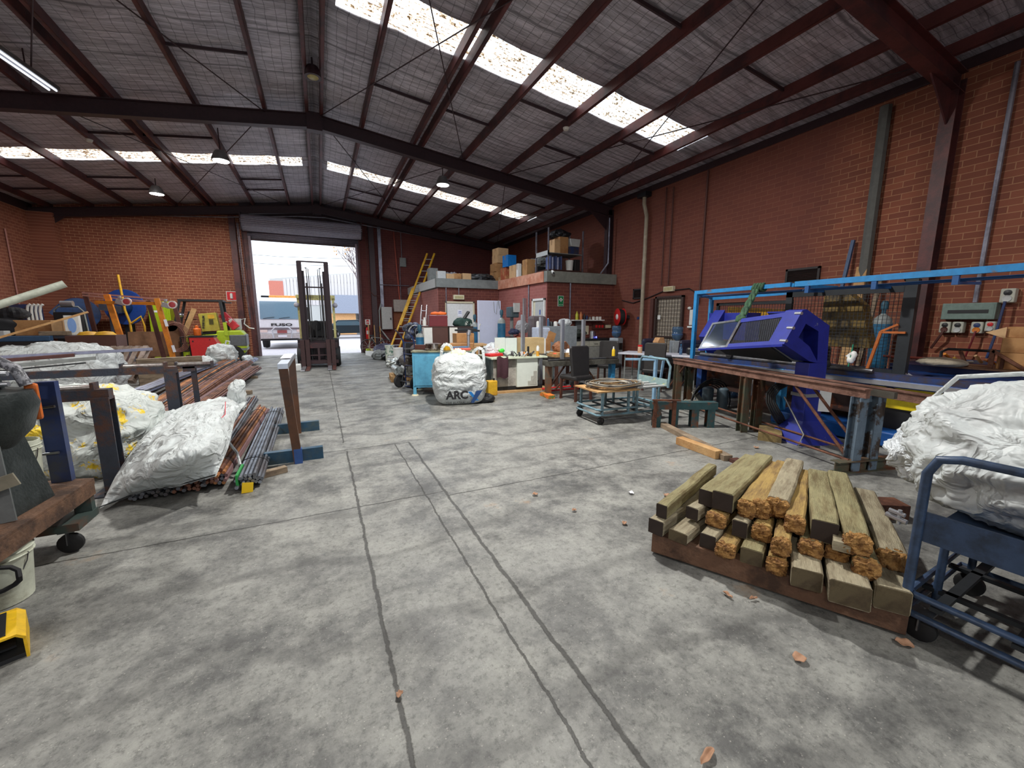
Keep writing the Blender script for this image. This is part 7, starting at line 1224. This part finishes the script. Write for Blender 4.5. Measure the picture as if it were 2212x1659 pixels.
for a,b in(((-4.02,14.99,1.3),(-4.05,14.99,1.5)),((-3.92,14.98,.55),(-3.95,14.98,.75))): MB().beam(a,b,.07,.01,(0,1,0)).go('paper_sticker',pap,t)
t=T('brown_goal_frame','dark brown rectangular steel frame standing behind the orange posts','frame',(0,0,0))
for a,b in(((-6.0,16.3,0),(-6.25,16.5,2.25)),((-4.35,15.7,0),(-4.6,15.8,2.05)),((-3.85,16.0,.3),(-4.1,16.2,2.0))): MB().beam(a,b,.1,.08,(0,1,0)).go('brown_post',brn,t)
MB().beam((-6.3,16.5,2.28),(-4.2,16.0,2.1),.06,.05).beam((-6.25,16.35,2.2),(-4.2,15.9,2.0),.04,.04).go('top_rail',mat('salmon_rail',(190,140,130),.5),t); MB().beam((-6.0,16.3,.04),(-4.2,15.9,.04),.08,.06).go('bottom_rail',brn,t)
t=T('lime_cabinet','tall lime green steel cabinet with ribs against the brick wall','cabinet',(-5.25,19.15,0)); bxm(-.3,.32,-.25,.25,0,2.15).go('cabinet_body',lime,t,bev=.01)
for k in range(3): bxm(.1+k*.08,.13+k*.08,-.29,-.25,.2,2.05).go('side_rib',lime,t)
bxm(-.22,.02,-.26,-.25,1.75,1.82).go('label_strip',pap,t)
t=T('yellow_hose_stand','yellow bent pipe stand rising behind the orange frame','stand',(-5.55,17.2,0)); MB().tube([(0,0,0),(0,0,1.4),(-.08,0,1.8),(-.12,0,2.9)],.035,10).tube([(.0,0,1.35),(.3,0,1.6),(.35,0,1.3),(.35,0,.9)],.03,8).go('bent_pipe',yel,t,sm=1); bxm(-.2,.4,-.2,.2,0,.05).go('base_plate',yel,t)
tag(MB().box((-4.75,16.5,.72),(1.35,.05,.8),(R(-8),0,0)).go('cardboard_sheet',mat('dark_cardboard',(134,98,72),.85,c2=(110,78,56),sc=2)),'large brown cardboard sheet leaning behind the hoist frame','sheet'); tag(MB().box((-4.2,16.15,.85),(.35,.12,1.0),(0,R(4),0)).lathe([(0,-.06),(.17,-.06),(.17,.06),(0,.06)],(-4.22,16.15,1.3),18,'y').go('brown_roll',mat('dark_cardboard',(0,0,0))),'brown wrapped roll standing beside the hose coil','roll')
t=T('hose_coil','coil of thin brown hose hanging on the brown roll','hose',(-4.12,15.95,.95)); 
for k in range(5): MB().tube([((.26+.02*k)*math.cos(a*PI/10)+.02*k,-.05-.012*k,(.38+.02*k)*math.sin(a*PI/10)) for a in range(20)],.01,6,True).go('hose_loop',mat('brown_hose',(140,96,84),.6),t,sm=1)
t=T('yellow_brace_plank','pine plank leaning across the lime forklift cab','plank',(0,0,0)); MB().beam((-4.25,16.7,.6),(-3.72,16.75,1.85),.14,.03,(0,1,0)).go('plank_body',pine,t)
# pallets at left
pw=mat('grey_pallet_wood',(176,160,150),.85,c2=(128,110,96),sc=3,bump=.3)
t=pallet((-4.35,12.4,.42),R(-15),'weathered grey pallet leaning over the rear bag, slats up',1.1,1.0,pw,7,tilt=R(48)); pallet((-5.55,12.2,.35),R(-20),'second weathered pallet behind the leaning one',1.1,1.0,pw,6,tilt=R(35))
o=tag(MB().box((-3.45,12.9,.25),(.5,.5,.5)).go('red_toolbox',mat('red_box_m',(190,50,50),.5,c2=(120,60,50),sc=4),bev=.02),'red toolbox between the pallet and the brown posts','toolbox'); tag(MB().box((-3.3,12.2,.3),(1.2,.25,.6),(0,0,R(20))).go('plank_stack',wood),'stack of dark planks left of the long bundles','timber'); tag(MB().box((-5.3,14.9,.35),(.9,.5,.7)).go('scrap_bin',mat('scrap_bin_m',(60,72,100),.6,c2=(110,104,100),sc=9),bev=.03),'low blue grey scrap bin behind the leaning pallet','bin')
conduit([(XL+.03,18.0,4.2),(XL+.03,18.0,1.2)],.022,'pinkish conduit near the corner on the left brick wall',mat('pink_conduit',(176,120,110),.5)); conduit([(XL+.03,16.4,4.2),(XL+.03,16.4,1.2)],.022,'second pinkish conduit on the left brick wall',mat('pink_conduit',(0,0,0)))
conduit([(-8.3,YF-.04,5.15),(-5,YF-.04,5.25),(-3.0,YF-.3,5.35),(-.5,YF-.45,5.6),(.5,YF-.45,5.65),(2.3,YF-.3,5.5),(4.5,YF-.04,5.35),(8.5,YF-.04,4.95)],.02,'long grey cable conduit sagging along the top of the far wall')
# blue footed rack in the middle
t=T('steel_post_rack','rusty steel post rack on two blue beams, papers on its top','rack',(0,0,0)); bfo=mat('foot_blue',(40,78,104),.5,.2,c2=(70,84,88),sc=5)
MB().beam((-.3,4.66,0),(-.36,4.6,1.02),.08,.06,(0,1,0)).go('front_post',mat('post_rust',(104,70,50),.6,.3,c2=(80,60,50),sc=5),t); bxm(-.335,-.26,4.62,4.69,0,.16).go('blue_foot',mat('post_foot_blue',(44,84,150),.5),t); MB().beam((-.36,5.93,0),(-.36,5.93,1.02),.08,.06,(0,1,0)).go('rear_post',mat('post_rust',(0,0,0)),t)
MB().beam((-.36,4.56,1.04),(-.36,6.0,1.04),.09,.05).go('top_channel',alu,t); bxm(-.62,-.06,4.70,4.77,.0,.13).go('blue_beam',bfo,t); bxm(-.66,-.1,5.97,6.04,0,.13).go('blue_beam',bfo,t)
o=tag(MB().box((-.37,5.4,1.075),(.1,.6,.006)).go('paper_sheet',pap),'white paper sheets lying on top of the steel post rack','paper')
